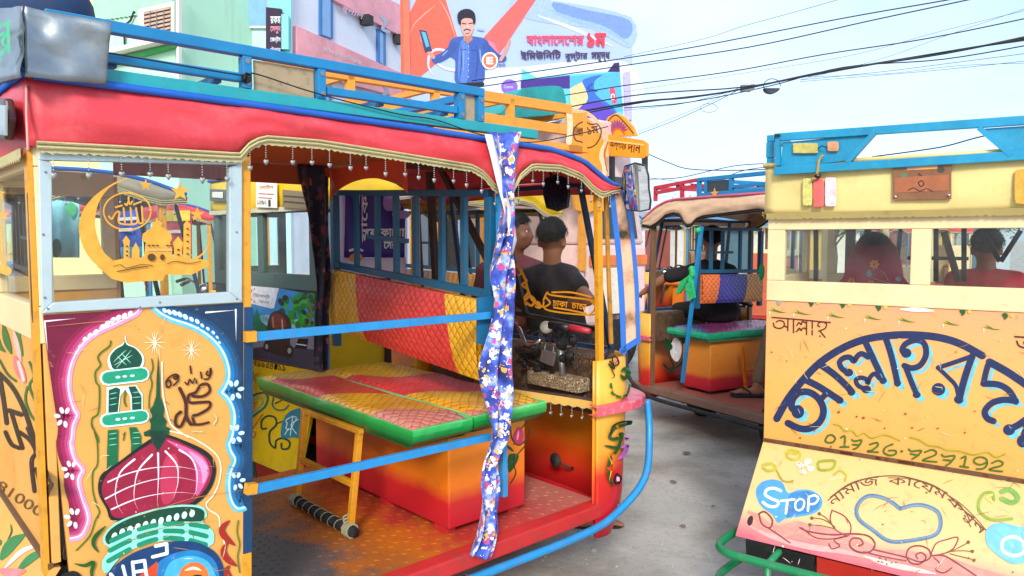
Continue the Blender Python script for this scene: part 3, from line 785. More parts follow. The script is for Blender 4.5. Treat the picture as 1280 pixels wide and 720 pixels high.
# ================================================================ GROUND
def ground_mat():
    m=bpy.data.materials.new('dusty_concrete'); N,L,b=nodes_of(m); tc=N.new('ShaderNodeTexCoord')
    a=N.new('ShaderNodeTexNoise'); a.inputs['Scale'].default_value=.55; a.inputs['Detail'].default_value=10; a.inputs['Roughness'].default_value=.65; L.new(tc.outputs['Object'],a.inputs['Vector'])
    r=ramp(N,[(.30,'bcb8b0'),(.45,'cec9bf'),(.55,'d8d1c5'),(.7,'e0d9cc')]); L.new(a.outputs['Fac'],r.inputs['Fac'])
    c=N.new('ShaderNodeTexNoise'); c.inputs['Scale'].default_value=24; c.inputs['Detail'].default_value=12; c.inputs['Roughness'].default_value=.75; L.new(tc.outputs['Object'],c.inputs['Vector'])
    r2=ramp(N,[(.35,'6e6a64'),(.5,'ffffff'),(.8,'ffffff')]); L.new(c.outputs['Fac'],r2.inputs['Fac'])
    v=N.new('ShaderNodeTexVoronoi'); v.feature='DISTANCE_TO_EDGE'; v.inputs['Scale'].default_value=.7; vd=N.new('ShaderNodeVectorMath'); vd.operation='MULTIPLY_ADD'; vd.inputs[1].default_value=(.5,.5,.5); L.new(c.outputs['Color'],vd.inputs[0]); L.new(tc.outputs['Object'],vd.inputs[2]); L.new(vd.outputs[0],v.inputs['Vector'])
    d=N.new('ShaderNodeTexNoise'); d.inputs['Scale'].default_value=1.7; d.inputs['Detail'].default_value=8; L.new(tc.outputs['Object'],d.inputs['Vector']); rd=ramp(N,[(.42,'ffffff'),(.62,'b4aca4')]); L.new(d.outputs['Fac'],rd.inputs['Fac'])
    m0=N.new('ShaderNodeMixRGB'); m0.blend_type='MULTIPLY'; m0.inputs['Fac'].default_value=.7; L.new(r.outputs['Color'],m0.inputs['Color1']); L.new(rd.outputs['Color'],m0.inputs['Color2'])
    lc=N.new('ShaderNodeMath'); lc.operation='LESS_THAN'; lc.inputs[1].default_value=.004; L.new(v.outputs['Distance'],lc.inputs[0]); lk=N.new('ShaderNodeMath'); lk.operation='MULTIPLY'; lk.inputs[1].default_value=.45; L.new(lc.outputs[0],lk.inputs[0])
    m1=N.new('ShaderNodeMixRGB'); m1.inputs['Color2'].default_value=H('5c5850'); L.new(lk.outputs[0],m1.inputs['Fac']); L.new(m0.outputs['Color'],m1.inputs['Color1']); r=m1
    mm=N.new('ShaderNodeMixRGB'); mm.blend_type='MULTIPLY'; mm.inputs['Fac'].default_value=.25; L.new(r.outputs['Color'],mm.inputs['Color1']); L.new(r2.outputs['Color'],mm.inputs['Color2'])
    L.new(mm.outputs['Color'],b.inputs['Base Color']); b.inputs['Roughness'].default_value=.9
    bp=N.new('ShaderNodeBump'); bp.inputs['Strength'].default_value=.5; bp.inputs['Distance'].default_value=.02; L.new(c.outputs['Fac'],bp.inputs['Height']); L.new(bp.outputs['Normal'],b.inputs['Normal'])
    return m
m=MB(); m.add([(-900,-900,0),(900,-900,0),(900,900,0),(-900,900,0)],[(0,1,2,3)])
m.build('ground',ground_mat(),kind='structure')
m=MB()
for i in range(900):
    y=random.uniform(2.2,9); x=random.uniform(-.2,.75)*y; r=random.uniform(.003,.011)*(1 if random.random()<.93 else 2)
    m.ball((x,y,r*.35),(r,r*random.uniform(.6,1),r*.6),5,3)
m.build('loose_gravel',mat('gravel','b0aaa0',.9),kind='stuff')
m=MB()
for (x,y,sx) in ((1.06,4.75,.022),(1.3,5.4,.03),(.62,4.4,.014),(.95,4.0,.016),(1.2,4.3,.012)):
    P=[(x+sx*math.cos(a)*random.uniform(.7,1.3),y+sx*.8*math.sin(a)*random.uniform(.7,1.3),.006+random.uniform(0,.012)) for a in [k*.7 for k in range(9)]]
    m.hexa(P,(0,0,.004))
m.build('leaf_litter',mat('dry_litter','7c7264',.9),kind='stuff')
# ================================================================ MAIN RICKSHAW
MF=Frame(305,2.1,47.4)
DM=dict(u0=-.5,F=.46,C=.80,WB=1.44,WT=1.775,CB=1.81,CT=1.985,RT=2.13,FB=.42,FU=.27)
WM=1.35
body_cream=mat('body_cream_orange','ecac54',.42,var=.09,dirt=.4,scale=4,dirtcol='c07a30')
RED=mat('red_vinyl_canvas','e23c46',.45,var=.12,scale=3,bump=.3,bscale=26,dirt=.14,dirtcol='f0a0a0',coat=.15)
qM=quilt('quilted_vinyl_red_yellow',[(0,'d88878'),(.22,'f0a828'),(.30,'f8b828'),(.42,'e43c40'),(.66,'f8b828'),(.92,'f0b028')],.75,.35,2.45,.046,k=.12)
qB=quilt('quilted_backrest_red_yellow',[(0,'f0b428'),(.19,'e04038'),(.78,'f0b428')],-.28,-.32,.94,.046,line='7a2a10',up=2,k=.10)
optM=dict(far_lift=.14,lin=.9,low=[(a,b+.09) for a,b in [(0,-.03),(.18,0),(.46,.03),(.492,.04),(.514,.24),(.556,.35),(.73,.366),(1.02,.28),(1.325,.18),(1.381,.05),(1.43,-.2),(1.5,-.3),(1.53,-.15),(1.56,.09),(1.62,.32),(1.78,.343),(1.9,.2),(1.97,-.06),(2.03,-.2),(2.1,-.08),(2.16,-.02)]],top=[(0,.97),(.5,.95),(1.02,.91),(1.46,.85),(1.73,.81),(1.92,.63),(2.08,.17),(2.16,.08)],label='red canvas rickshaw with blue roof rack and mosque painting, open side facing the camera',canvas=RED,bodym=body_cream,quiltm=qM,edgem=ORANGE,
  skip=('near_panel','near_posts','near_pole','grille','bench','near_cheek'),skirtm=REDP,seed=2,tassels=1,tside=-1,floorm=None,longbase=True,basem=mat('rack_teal','20a0a8',.45,dirt=.6,scale=12,dirtcol='4a7a78'),
  bumperm=mat('bumper_black','202426',.5),lacem=LACE,liningm=mat('orange_lining_bright','e06c28',.7,dirt=.2),
  rposts=(.04,.515,.745,1.285,1.375),rpanels=((.54,.725),(1.305,1.355)),midspans=((.03,.5),(.765,1.27)),rack=(.03,1.39))
# tread-plate floor: sprayed orange toward the middle, worn to grey steel at the back
def treadmat():
    m=bpy.data.materials.new('worn_tread_plate'); N,L,b=nodes_of(m); tc=N.new('ShaderNodeTexCoord'); sx=N.new('ShaderNodeSeparateXYZ'); L.new(tc.outputs['Object'],sx.inputs[0])
    n=N.new('ShaderNodeTexNoise'); n.inputs['Scale'].default_value=4.5; n.inputs['Detail'].default_value=10; n.inputs['Roughness'].default_value=.7; L.new(tc.outputs['Object'],n.inputs['Vector'])
    mr=N.new('ShaderNodeMapRange'); mr.inputs['From Min'].default_value=-.1; mr.inputs['From Max'].default_value=1.5; L.new(sx.outputs[0],mr.inputs['Value'])
    a=N.new('ShaderNodeMath'); a.operation='MULTIPLY_ADD'; a.inputs[1].default_value=.5; L.new(n.outputs['Fac'],a.inputs[0]); 
    s=N.new('ShaderNodeMath'); s.operation='SUBTRACT'; s.inputs[1].default_value=.25; L.new(mr.outputs['Result'],s.inputs[0]); L.new(s.outputs[0],a.inputs[2])
    r=ramp(N,[(0,'56545c'),(.28,'645c5a'),(.36,'b86a30'),(.50,'d87820'),(.62,'c84038'),(.8,'cc5048'),(1,'d88070')]); L.new(a.outputs[0],r.inputs['Fac'])
    L.new(r.outputs['Color'],b.inputs['Base Color']); b.inputs['Roughness'].default_value=.42; b.inputs['Metallic'].default_value=.15
    n2=N.new('ShaderNodeTexNoise'); n2.inputs['Scale'].default_value=60; bp=N.new('ShaderNodeBump'); bp.inputs['Strength'].default_value=.3; L.new(tc.outputs['Object'],n2.inputs['Vector']); L.new(n2.outputs['Fac'],bp.inputs['Height']); L.new(bp.outputs['Normal'],b.inputs['Normal'])
    return m
TREAD=treadmat(); optM['floorm']=TREAD
M,PM=rickshaw(MF,WM,DM,optM)
S=MF.S
m=MB(); 
for i in range(46):
    for j in range(30):
        u=-.03+i*.034; v=.06+j*.042+(.021 if i%2 else 0)
        if v>WM-.06 or (u>.86 and .15<v<1.2 and u<1.24): continue
        a=R(45 if (i+j)%2 else -45); c,s=math.cos(a)*.013,math.sin(a)*.013; n_=Vector((-s,c,0))*.3
        p=Vector((u,v,.4605)); d=Vector((c,s,0)); up=Vector((0,0,.0022))
        m.add([p-d,p+n_,p+d,p-n_,p+n_*.3+up+d*.4,p+n_*.3+up-d*.4],[(0,3,5),(3,2,4,5),(2,1,4),(1,0,5,4)])
m.build('tread_pattern',TREAD,PM['floor'],kind='stuff')
# near rear panel (painted) and window
near=lambda x,y:tuple(S(x,y,v=0))
nn=(0,-1,0)
def slab(name,pts,material,v=0,th=.014,parent=M,bevel=.0,frame=MF,**k):
    return MB().hexa([frame.S(x,y,v=v) for x,y in pts],(0,th,0)).build(name,material,parent,bevel=bevel,**k)
pan=slab('side_panel',[(53,393),(305,378),(303,838),(96,800)],body_cream)
fo=MB()
fq=[((48,199),(65,203),(66,378),(52,392)),((52,392),(66,378),(287,365),(303,378)),((303,378),(287,365),(287,209),(303,204)),((48,182),(303,190),(303,206),(48,200))]
for i,q in enumerate(fq): fo.hexa([MF.S(x,y,v=-.008-.0015*(i%2)) for x,y in q],(0,.026,0))
fo=fo.build('window_frame',ALU,M,bevel=.0025)
slab('window_pane',[(62,196),(290,200),(290,368),(62,381)],GLASS,v=.004,th=.003,parent=fo)
m=MB()
for (x,y) in ((57,215),(54,293),(56,372),(60,386),(175,384),(296,374),(296,290),(200,378)):
    p=MF.S(x,y,v=-.010); m.ball(p,(.003,.002,.003),6,4)
m.build('screw',STEEL,fo)
# posts of the near side
def pbeam(name,a,b,w,h,material,v=.01,frame=MF,parent=M,va=None,bevel=.002,up=(1,0,0)):
    p=frame.S(*a,v=v); q=frame.S(*b,v=v if va is None else va); return MB().beam(p,q,w,h,up).build(name,material,parent,bevel=bevel)
pbeam('side_post',(305,196),(306,384),.022,.03,YEL,v=.012)
pbeam('side_post',(308,384),(307,690),.028,.03,mat('navy_post','0c4068',.35,dirt=.3),v=.014)
pbeam('side_post',(306,690),(306,830),.03,.03,YEL,v=.014)
MB().box((-.515,.0,.47),(-.505,.05,1.82)).build('corner_trim',YEL,M)
m=MB(); m.hexa([MF.S(x,y,v=.016) for x,y in ((33,196),(47,196),(52,392),(92,700),(80,700),(40,392))],(0,.012,0)); m.build('corner_plate',mat('dark_polished_strip','3a3e42',.22,.5,dirt=.4),M)
pbeam('grab_pole',(625,238),(629,620),.03,.022,BLUE2,v=-.01)
pbeam('front_post',(747,236),(752,640),.026,.03,YEL,v=.01)
pbeam('front_post',(757,238),(764,430),.012,.02,mat('worn_yellow','c88a28',.5,dirt=.8),v=.03)
# rails across the bay
pbeam('guard_rail',(306,422),(612,394),.020,.026,BLUE2,v=-.016,up=(0,0,1))
pbeam('guard_rail',(308,614),(612,546),.020,.026,BLUE2,v=-.016,up=(0,0,1))
for (x,y) in ((313,421),(314,611)): 
    MB().beam(MF.S(x-7,y,v=-.018),MF.S(x+6,y-1,v=-.018),.024,.030).build('rail_clamp',YEL,M)
MB().hexa([MF.S(x,y,v=.0) for x,y in ((598,372),(622,370),(622,432),(598,430))],(0,.012,0)).build('rail_bracket',mat('bracket_blue','1a6c98',.4),M)
bolt=None
for x in (.04,.515,.745,1.285,1.375):
    for z in (DM['CT']+.055,2.10):
        if bolt is None: bolt=MB().lathe((0,0,0),[(.008,-.003),(.008,.002),(.004,.004)],'y',8).build('bolt',STEEL,M); q_=bolt
        else: q_=bolt.copy(); COL.objects.link(q_); q_.parent=M
        q_.location=(-.5+x,-.016,z)
# ---- painted mosque panel
A=Zm(40,370,4); B=Zm(60,540,4)
lcA=[(545,66),(520,95),(430,142),(350,178),(290,215),(240,270),(205,340),(190,420),(195,490),(215,560),(232,595),(212,650),(205,715)]
lcB=[(120,60),(138,130),(178,188),(158,240),(175,320),(203,400),(206,450),(180,510),(150,532),(112,540)]
conv=lambda f,pts:f((pts,[]))[0]
Lc=cat(conv(A,lcA)+conv(B,lcB),4)
rcA=[(605,66),(640,95),(700,125),(790,155),(870,200),(930,260),(965,330),(975,400),(955,455),(938,483),(975,520),(1000,580),(1000,650),(985,715)]
rcB=[(895,60),(905,100),(925,140),(905,190),(895,250),(900,320),(920,370),(950,392),(985,385)]
Rc=cat(conv(A,rcA)+conv(B,rcB),4)
def shift(c,d): 
    o=[]
    for i,p in enumerate(c):
        a=c[max(0,i-1)];b=c[min(len(c)-1,i+1)]; dx,dy=b[0]-a[0],b[1]-a[1]; l=math.hypot(dx,dy) or 1; o.append((p[0]+dy/l*d,p[1]-dx/l*d))
    return o
it=[]
left=[(54,394),(176,386.5)]+Lc+[(90,674),(87,640),(70,520),(60,450)]
right=[(190,385.7),(304,378.5),(304,634)]+Rc[::-1]
it.append(('780c34',poly(left))); it.append(('0e3556',poly(right)))
def band(c,lo,hi,pad=0):
    a=shift(c,lo);b=shift(c,hi); n=len(c); return (a+b,[(i,i+1,n+i+1,n+i) for i in range(n-1)])
for d,c in ((-20,'8c1440'),(-15,'a82058'),(-10,'c84078'),(-6,'e070a0')): it.append((c,band(Lc,d,d+6)))
for d,c in ((16,'12446c'),(12,'17588c'),(7,'1c78b0'),(3,'38a0d0')): it.append((c,band(Rc,d-4,d+2)))
it.append(('f0a0c8',rib(Lc,4.5,smooth=False))); it.append(('60c8e8',rib(Rc,4.5,smooth=False)))
it.append(('fce8f8',rib(shift(Lc,-2.5),2.0,smooth=False))); it.append(('e8fcff',rib(shift(Rc,2.5),2.2,smooth=False)))
for x,y,s in ((490,88,13),(460,100,14),(430,110,15),(403,122,15),(376,138,15),(350,156,14),(318,180,13),(288,196,11),(262,214,10),(238,252,8),(222,280,8)):
    it.append(('e8eaf8',A(blob(x,y,s*.85,s*1.25,35))))
for x,y,s in ((662,72,12),(686,80,13),(712,84,14),(738,92,14),(766,104,14),(796,116,12),(825,127,12),(850,147,10),(878,163,9),(905,182,9),(925,206,8),(936,232,7)):
    it.append(('d8ecf8',A(blob(x,y,s*.8,s*1.2,-40))))
def flower(f,cx,cy,k,c,side):
    return [(c,f(merge(*[blob(cx+side*k*math.cos(R(a))*1.0,cy+k*math.sin(R(a)),k*.30,k*.48,a*side+90) for a in (-115,-70,-10,50,100) ])))]
it+=flower(A,160,605,36,'f0e4f4',-1)+flower(B,115,190,34,'f0e4f4',-1)+flower(B,130,430,36,'f0e4f4',-1)
it+=flower(A,1008,470,36,'c8e8fc',1)+flower(A,1012,690,34,'c8e8fc',1)+flower(B,940,245,32,'c8e8fc',1)
for q in ([(62,126),(215,112)],[(62,126),(78,275)],[(868,82),(1018,70)],[(1017,68),(1019,225)]): it.append(('f8f0f4',A(rib(q,9,2))))
# stars
for cx,cy,r in ((612,232,56),(795,270,52)):
    for a in (0,35,75,105,140,90): it.append(('fff0c8',A(rib([(cx-r*math.cos(R(a)),cy-r*math.sin(R(a))),(cx+r*math.cos(R(a)),cy+r*math.sin(R(a)))],5,1))))
# minaret
gD,gM,gL='0a4c38','18a078','d8fff0'
it.append((gL,A(poly([(466,195),(474,235),(520,258),(556,300),(556,345),(525,372),(405,372),(378,340),(382,300),(412,262),(455,235)],True))))
it.append((gD,A(poly([(463,215),(472,242),(515,262),(546,300),(546,335),(515,368),(415,368),(392,335),(390,300),(418,265),(455,243)],True))))
for q in ([(410,345),(500,295)],[(425,300),(470,345)],[(445,285),(492,335)],[(405,330),(470,268)],[(420,360),(495,270)]): it.append(('a8e8d0',A(rib(q,4,1))))
def ring(y0,y1,f=A,tilt=-18,x0=350,x1=572):
    c=(y0+y1)/2; h=(y1-y0)
    return [(gL,f(rib([(x0+h*.4,c+8),(x1-h*.4,c+tilt+6)],h+16,smooth=False))),(gM,f(rib([(x0+h*.4+4,c+7),(x1-h*.4,c+tilt+5)],h,smooth=False))),
            (gL,f(merge(blob(c*0+428,c+3,13,7,-5),blob(462,c-1,12,6,-5),blob(500,c-4,12,6,-5))))]
it.append((gL,A(poly([(372,455),(405,452),(455,450),(520,445),(552,490),(552,600),(495,600),(488,500),(465,465),(440,500),(430,600),(370,600)]))))
it.append((gD,A(poly([(382,470),(420,455),(440,465),(425,600),(380,600)],False)))); it.append((gD,A(poly([(480,452),(515,450),(546,500),(546,590),(500,590),(497,500)],False))))
it+=ring(372,432)
for y in (490,515,545): it.append(('88e0c0',A(merge(rib([(384,y),(424,y-8)],4,1),rib([(500,y-8),(544,y-12)],4,1)))))
it.append(('0c6a40',A(poly([(378,670),(430,665),(430,760),(425,860),(372,878),(374,760)])))); it.append(('0c6a40',A(poly([(484,655),(520,655),(545,700),(543,790),(492,815),(494,740)]))))
for y in (690,715,745): it.append(('88e0c0',A(merge(rib([(382,y),(424,y-6)],4,1),rib([(500,y-6),(540,y-10)],4,1)))))
it+=ring(585,640)
it+=[('3c7010',A(rib([(392,225),(385,250),(340,285),(328,310),(340,345),(315,380),(318,430),(335,460),(330,580),(300,610),(298,650),(325,700),(330,730)],8))),
     ('3c7010',B(rib([(232,0),(245,60),(245,160),(222,200),(222,290),(240,360),(255,400),(235,440),(205,520),(140,590)],7))),
     ('4a6a18',A(rib([(597,315),(603,360),(590,400),(598,440),(585,500),(583,560)],7))),('4a6a18',A(rib([(465,480),(460,520),(468,550)],9))),('4a6a18',A(rib([(463,680),(455,720)],7)))]
# central spire and dome
it.append(('fff2d8',A(rib([(648,330),(652,480),(672,580),(700,650),(780,705)],8))))
it.append(('fff2d8',B(rib([(600,-8),(700,20),(790,70),(845,120),(862,180),(850,260),(820,320),(790,355),(800,385),(850,420),(858,480),(880,560),(880,640)],7))))
it.append(('0c5030',A(poly([(629,285),(636,400),(640,500),(660,560),(655,600),(672,625),(665,650),(690,660),(682,690),(610,700),(560,700),(556,680),(590,665),(592,640),(585,620),(600,600),(586,570),(604,545),(618,500),(622,400)]))))
it.append(('141c1c',B(poly([(540,18),(470,60),(330,165),(262,215),(250,300),(290,380),(335,445),(560,400),(720,368),(800,300),(835,220),(832,150),(790,95),(700,50),(590,10)],True))))
it.append(('a0183c',B(poly([(545,40),(470,82),(345,170),(285,225),(268,300),(300,370),(350,430),(560,375),(700,358),(780,290),(815,215),(812,155),(770,110),(690,65),(600,28)],True))))
it.append(('c83458',B(poly([(590,120),(640,120),(655,220),(620,340),(570,350),(560,220)],True))))
it.append(('d86098',B(poly([(590,40),(690,75),(770,120),(800,170),(800,220),(740,320),(735,200),(700,120)],True))))
it.append(('e09cc8',B(poly([(700,95),(770,135),(795,185),(790,230),(770,255),(760,180)],True))))
it.append(('0a3828',B(poly([(505,-8),(590,-8),(585,40),(548,98),(518,50)]))))
for q in ([(430,135),(360,200),(335,290),(345,360),(372,405)],[(518,112),(450,190),(430,280),(430,340),(448,385)],[(548,105),(550,220),(546,310),(543,365)],[(585,95),(640,160),(648,240),(635,300),(622,335)],[(655,88),(715,130),(742,200),(738,290),(715,330)]):
    it.append(('fceaf4',B(rib(q,11,2,n=6))))
for q in ([(298,248),(400,205),(520,178),(650,172),(785,198)],[(285,332),(400,275),(520,238),(640,225),(765,250)],[(315,385),(420,340),(530,312),(650,300),(740,308)]): it.append(('fceaf4',B(rib(q,8,2))))
# drum under the dome
it.append(('98f0d8',B(poly([(275,520),(330,455),(450,405),(600,368),(720,362),(780,378),(792,420),(770,448),(820,490),(828,530),(800,572),(640,540),(480,560),(360,620),(300,700),(272,690),(270,640),(310,580),(280,560)],True,2))))
it.append(('084830',B(poly([(285,520),(335,465),(450,415),(600,378),(715,372),(772,388),(780,420),(760,445),(600,448),(440,480),(350,525),(300,560)],True,3))))
for i in range(11):
    t=i/10; x=lerp(330,718,t); y=lerp(518,405,t**.75); it.append(('e0fff0',B(blob(x,y,13,19,28-10*t)) ))
for r,(ya,yb,yc) in enumerate(((548,462,462),(592,497,508),(640,532,550))):
    c=cat([(300-r*8,ya+r*6),(430,(ya+yb)/2-14),(560,yb-2),(690,yb-4+r*4),(805-r*4,yc+14)],6)
    n=len(c); k=6
    for a in range(0,n-k+1,k):
        seg=c[a+(1):a+k]
        if len(seg)>1 : it.append(('10906c',B(rib(seg,24,smooth=False))))
it.append(('0c3c70',B(poly([(285,722),(350,650),(450,590),(600,548),(720,545),(800,575),(850,620),(880,700),(882,820),(270,830)],True))))
it.append(('1c80c0',B(poly([(560,640),(640,600),(740,590),(820,630),(850,700),(840,800),(540,800),(535,690)],True))))
it.append(('48b8e8',B(poly([(600,660),(680,620),(760,625),(815,670),(820,760),(590,770)],True))))
it.append(('f07828',B(poly([(660,690),(710,650),(770,660),(800,710),(790,770),(660,770)],True))))
it.append(('e04818',B(poly([(450,722),(500,680),(545,650),(540,730),(545,790),(450,790)],True))))
it.append(('fce0c8',B(rib([(680,690),(725,678),(765,690)],16,1)))); it.append(('181010',B(blob(745,722,28,12))))
for q in ([(310,708),(345,785)],[(372,668),(390,740)],[(312,708),(365,780)],[(420,648),(432,760)],[(420,650),(480,640)],[(480,640),(492,735)],[(425,698),(485,688)],[(535,568),(590,556)],[(590,556),(592,600)],[(592,604),(520,622)]):
    it.append(('f0fcff',B(rib(q,17))))
# flames, leaves and sprigs
for q in ([(905,440),(868,480),(880,520),(932,565)],[(895,550),(875,590),(890,630),(940,668)],[(905,665),(890,690),(905,730),(945,770)]): it.append(('a82818',B(rib(q,34,1))))
it.append(('5a7a10',B(rib([(948,440),(942,500),(955,560),(945,620),(955,700)],7))))
it.append(('1c5c14',B(rib([(285,468),(235,520),(225,560),(250,600)],22,1)))); it.append(('1c5c14',B(rib([(130,655),(180,665),(225,650),(215,700),(225,750)],20,1))))
it.append(('141818',B(poly([(60,720),(100,695),(140,695),(170,730),(120,760)],True))))
# calligraphy, brown
br='4a1c0c'
for q,wd in (([(735,460),(765,530),(768,600),(790,640)],17),([(765,600),(740,650),(715,640),(718,600),(740,578)],15),([(790,640),(840,640),(880,630)],12),([(800,500),(850,500),(885,475),(875,440),(840,445),(815,480),(780,495),(785,530),(840,530),(885,530),(880,560),(830,590),(800,600),(810,640)],14),
  ([(668,430),(685,420),(690,445),(672,455),(668,425),(690,400),(715,390),(730,400),(715,415),(705,405),(720,400),(728,420),(705,445)],9),([(788,350),(792,385)],9),([(762,430),(775,442),(785,415),(800,435),(812,410),(820,435)],8),([(840,380),(845,410)],9),([(875,375),(868,390),(885,395),(888,360),(893,380),(880,410),(860,415)],9)):
    it.append((br,A(rib(q,wd))))
it.append(('d8c890',A(rib([(905,590),(920,610),(905,640)],8)))); it.append(('d8c890',A(rib([(800,675),(850,678)],7))))
def scratches(n,x0,x1,y0,y1,cols,seed,mx=22):
    random.seed(seed); o=[]
    for _ in range(n):
        x,y=random.uniform(x0,x1),random.uniform(y0,y1); a=random.gauss(0,.5)+(1.57 if random.random()<.3 else 0); l=random.uniform(3,mx)
        o.append((random.choice(cols),rib([(x,y),(x+l*.5*math.cos(a)+random.uniform(-1,1),y+l*.5*math.sin(a)+random.uniform(-1,1)),(x+l*math.cos(a),y+l*math.sin(a))],random.uniform(.35,.9),1)))
    for _ in range(n//2):
        x,y=random.uniform(x0,x1),random.uniform(y0,y1); r=random.uniform(.5,1.6); o.append((random.choice(cols),poly([(x+r*random.uniform(.5,1.2)*math.cos(t),y+r*random.uniform(.5,1.2)*math.sin(t)) for t in [k*.9 for k in range(7)]])))
    return o
it+=scratches(46,70,296,400,716,['f4dca8','9c6c3c','6a4a30','f8ecd0','c89858'],3)
for q in ([(150,650),(190,638),(240,622),(303,612)],[(170,668),(220,655),(270,650)],[(58,408),(120,402),(170,398)]): it.append(('b8884c',rib(q,.8,1)))
marks('painted_mosque_panel',it,near,nn,pan,d0=.0012,step=.00022)
# ---- gilt stickers on the window
G_=Zm(90,210,4.8); gold='eca838'; it=[]
outer=cat([(335,58),(250,90),(150,155),(75,240),(42,340),(55,440),(100,530),(170,600),(260,655)],5); inner=cat([(300,640),(250,560),(190,500),(150,400),(140,300),(165,200),(230,115),(335,62)],5)
it.append((gold,G_((outer+inner,[(i,i+1,len(outer)+len(inner)-2-i,len(outer)+len(inner)-1-i) for i in range(min(len(outer),len(inner))-1)]))))
it.append((gold,G_(rib([(220,590),(300,570),(420,560),(500,572),(600,560),(740,570),(800,575)],48,0))))
it.append((gold,G_(poly([(150,590),(330,575),(560,585),(800,560),(800,600),(720,640),(560,640),(545,675),(430,680),(330,690),(240,665)]))))
it.append((gold,G_(rib([(825,430),(805,490),(760,535),(715,560)],20,3))))
circ=[(332+142*math.cos(R(a)),260+112*math.sin(R(a))) for a in range(0,361,12)]
it.append((gold,G_(rib(circ,9,smooth=False))))
for q in ([(222,290),(240,305),(262,270),(285,265),(285,330),(380,335),(395,300)],[(310,240),(318,325)],[(352,240),(358,330)],[(385,240),(402,325),(425,330)],[(420,232),(425,325)],[(262,235),(300,225)],[(318,215),(330,222),(340,200),(350,218),(362,200)],[(372,218),(415,202)],[(340,175),(340,200)]): it.append((gold,G_(rib(q,11))))
it.append((gold,G_(star(443,102,38)))); it.append((gold,G_(star(650,142,60)))); it.append((gold,G_(star(752,278,46))))
it.append((gold,G_(poly([(510,295),(518,315),(545,330),(535,352),(590,385),(602,420),(588,450),(600,462),(602,560),(430,560),(440,462),(445,450),(420,430),(425,395),(485,352),(480,335),(503,318)],False))))
it.append((gold,G_(poly([(325,405),(348,435),(345,460),(348,550),(310,550),(312,460),(303,435)])))); it.append((gold,G_(poly([(383,445),(405,490),(405,545),(358,545),(360,490)]))))
it.append((gold,G_(poly([(637,410),(668,450),(660,480),(662,548),(612,548),(614,480),(605,450)])))); it.append((gold,G_(poly([(690,310),(712,340),(714,548),(668,548),(670,340)]))))
marks('gilt_window_stickers',it,lambda x,y:tuple(S(x,y,v=0)),nn,fo,d0=-.0015+.0,step=.0002)
it=[('5a3c10',G_(merge(blob(475,535,24,22),blob(540,535,14,18)))),('5a3c10',G_(merge(*[blob(x,465,9,5) for x in (460,485,510,570,590)]))),('c8c0a0',G_(rib([(445,492),(598,492)],5))),
    ('5a3c10',G_(merge(*[blob(636,y,9,6) for y in (490,520)]+[blob(691,y,8,5) for y in (365,400,440,480,515)]+[blob(328,y,7,6) for y in (470,500,525)]))),
    ('6a4c20',G_(rib([(250,590),(290,580),(320,600),(370,590),(420,578),(480,585)],5))),('6a4c20',G_(rib([(270,620),(330,610),(370,600),(450,590)],7))),('6a4c20',G_(rib([(570,575),(620,560),(700,572),(770,560)],5)))]
marks('sticker_details',it,lambda x,y:tuple(S(x,y,v=0)),nn,fo,d0=.0035,step=.0002)
# ---- tail of the main rickshaw, seen edge-on
K=Zm(0,370,4);K2=Zm(0,540,4); it=[]; ink='0c0806'
for q,c,wd in (([(100,120),(88,200),(115,300)],'1c7c1c',34),([(18,140),(35,220),(60,290)],'1c6c18',34),([(-20,180),(0,250),(30,280)],'1c6c18',26),([(70,170),(90,260),(110,330)],'f4b8b0',26),([(75,300),(100,370),(130,435)],'f07878',46),([(95,330),(110,380),(120,420)],'fcd8d0',16),([(0,320),(40,390),(82,425)],'1c5c14',12),([(150,330),(172,400),(150,450),(182,535)],'1c6c18',11),([(140,455),(130,520),(160,600),(200,632),(208,600)],'1c6c18',12),([(190,625),(205,615)],'1c7c1c',24)): it.append((c,K(rib(q,wd,1 if wd>20 else 0))))
for q,wd in (([(-20,370),(60,450),(120,560),(165,690),(190,760)],22),([(48,572),(108,592)],24),([(60,585),(95,700),(115,760)],20),([(0,400),(20,520),(36,635)],22),([(-30,560),(-10,640)],20)): it.append((ink,K(rib(q,wd))))
for q,wd in (([(100,0),(152,40),(182,100),(160,150),(175,295)],20),([(140,-20),(200,120),(262,262)],18),([(185,185),(205,260),(222,400)],22),([(262,262),(228,330),(225,410)],28),([(30,0),(60,60),(100,80)],20)): it.append((ink,K2(rib(q,wd))))
it.append(('6a4810',K2(text('81000',(-22,282),(196,425),52,.0))))
tailp=lambda x,y:tuple(S(x,y,u=-.50))
marks('painted_tail_lettering',it,tailp,(-1,0,0),PM['rear_panel'],d0=.0015)
it=[]
for q,c,wd in (([(125,515),(60,560),(5,640)],'1c8040',56),([(235,590),(160,630),(90,695)],'1c8040',40),([(210,560),(110,600),(20,690)],'f8d8d4',24),([(-10,690),(60,705),(130,695)],'f08080',44),([(55,460),(60,500),(40,540)],'1c6020',8),([(-20,560),(10,545)],'1c8040',36)): it.append((c,K2(rib(q,wd,1))))
fnm=Vector((-(.796-.42),0,.27)).normalized()
marks('painted_tail_leaves',it,lambda x,y:tuple(S(x,y,p=(-.5,0,.796),n=tuple(fnm))),tuple(fnm),PM['flap'],d0=.002)
Q3=Zm(0,190,3.43); it=[('f0b030',Q3(star(22,270,26))),('f0b030',Q3(star(2,180,30))),('f0b030',Q3(rib([(48,390),(40,440),(28,480)],12,3))),('f0b030',Q3(poly([(8,300),(16,330),(20,470),(2,470),(0,330)]))),('f0b030',Q3(rib([(-20,510),(10,500),(38,510)],40)))]
marks('gilt_rear_stickers',it,tailp,(-1,0,0),M,d0=.004)
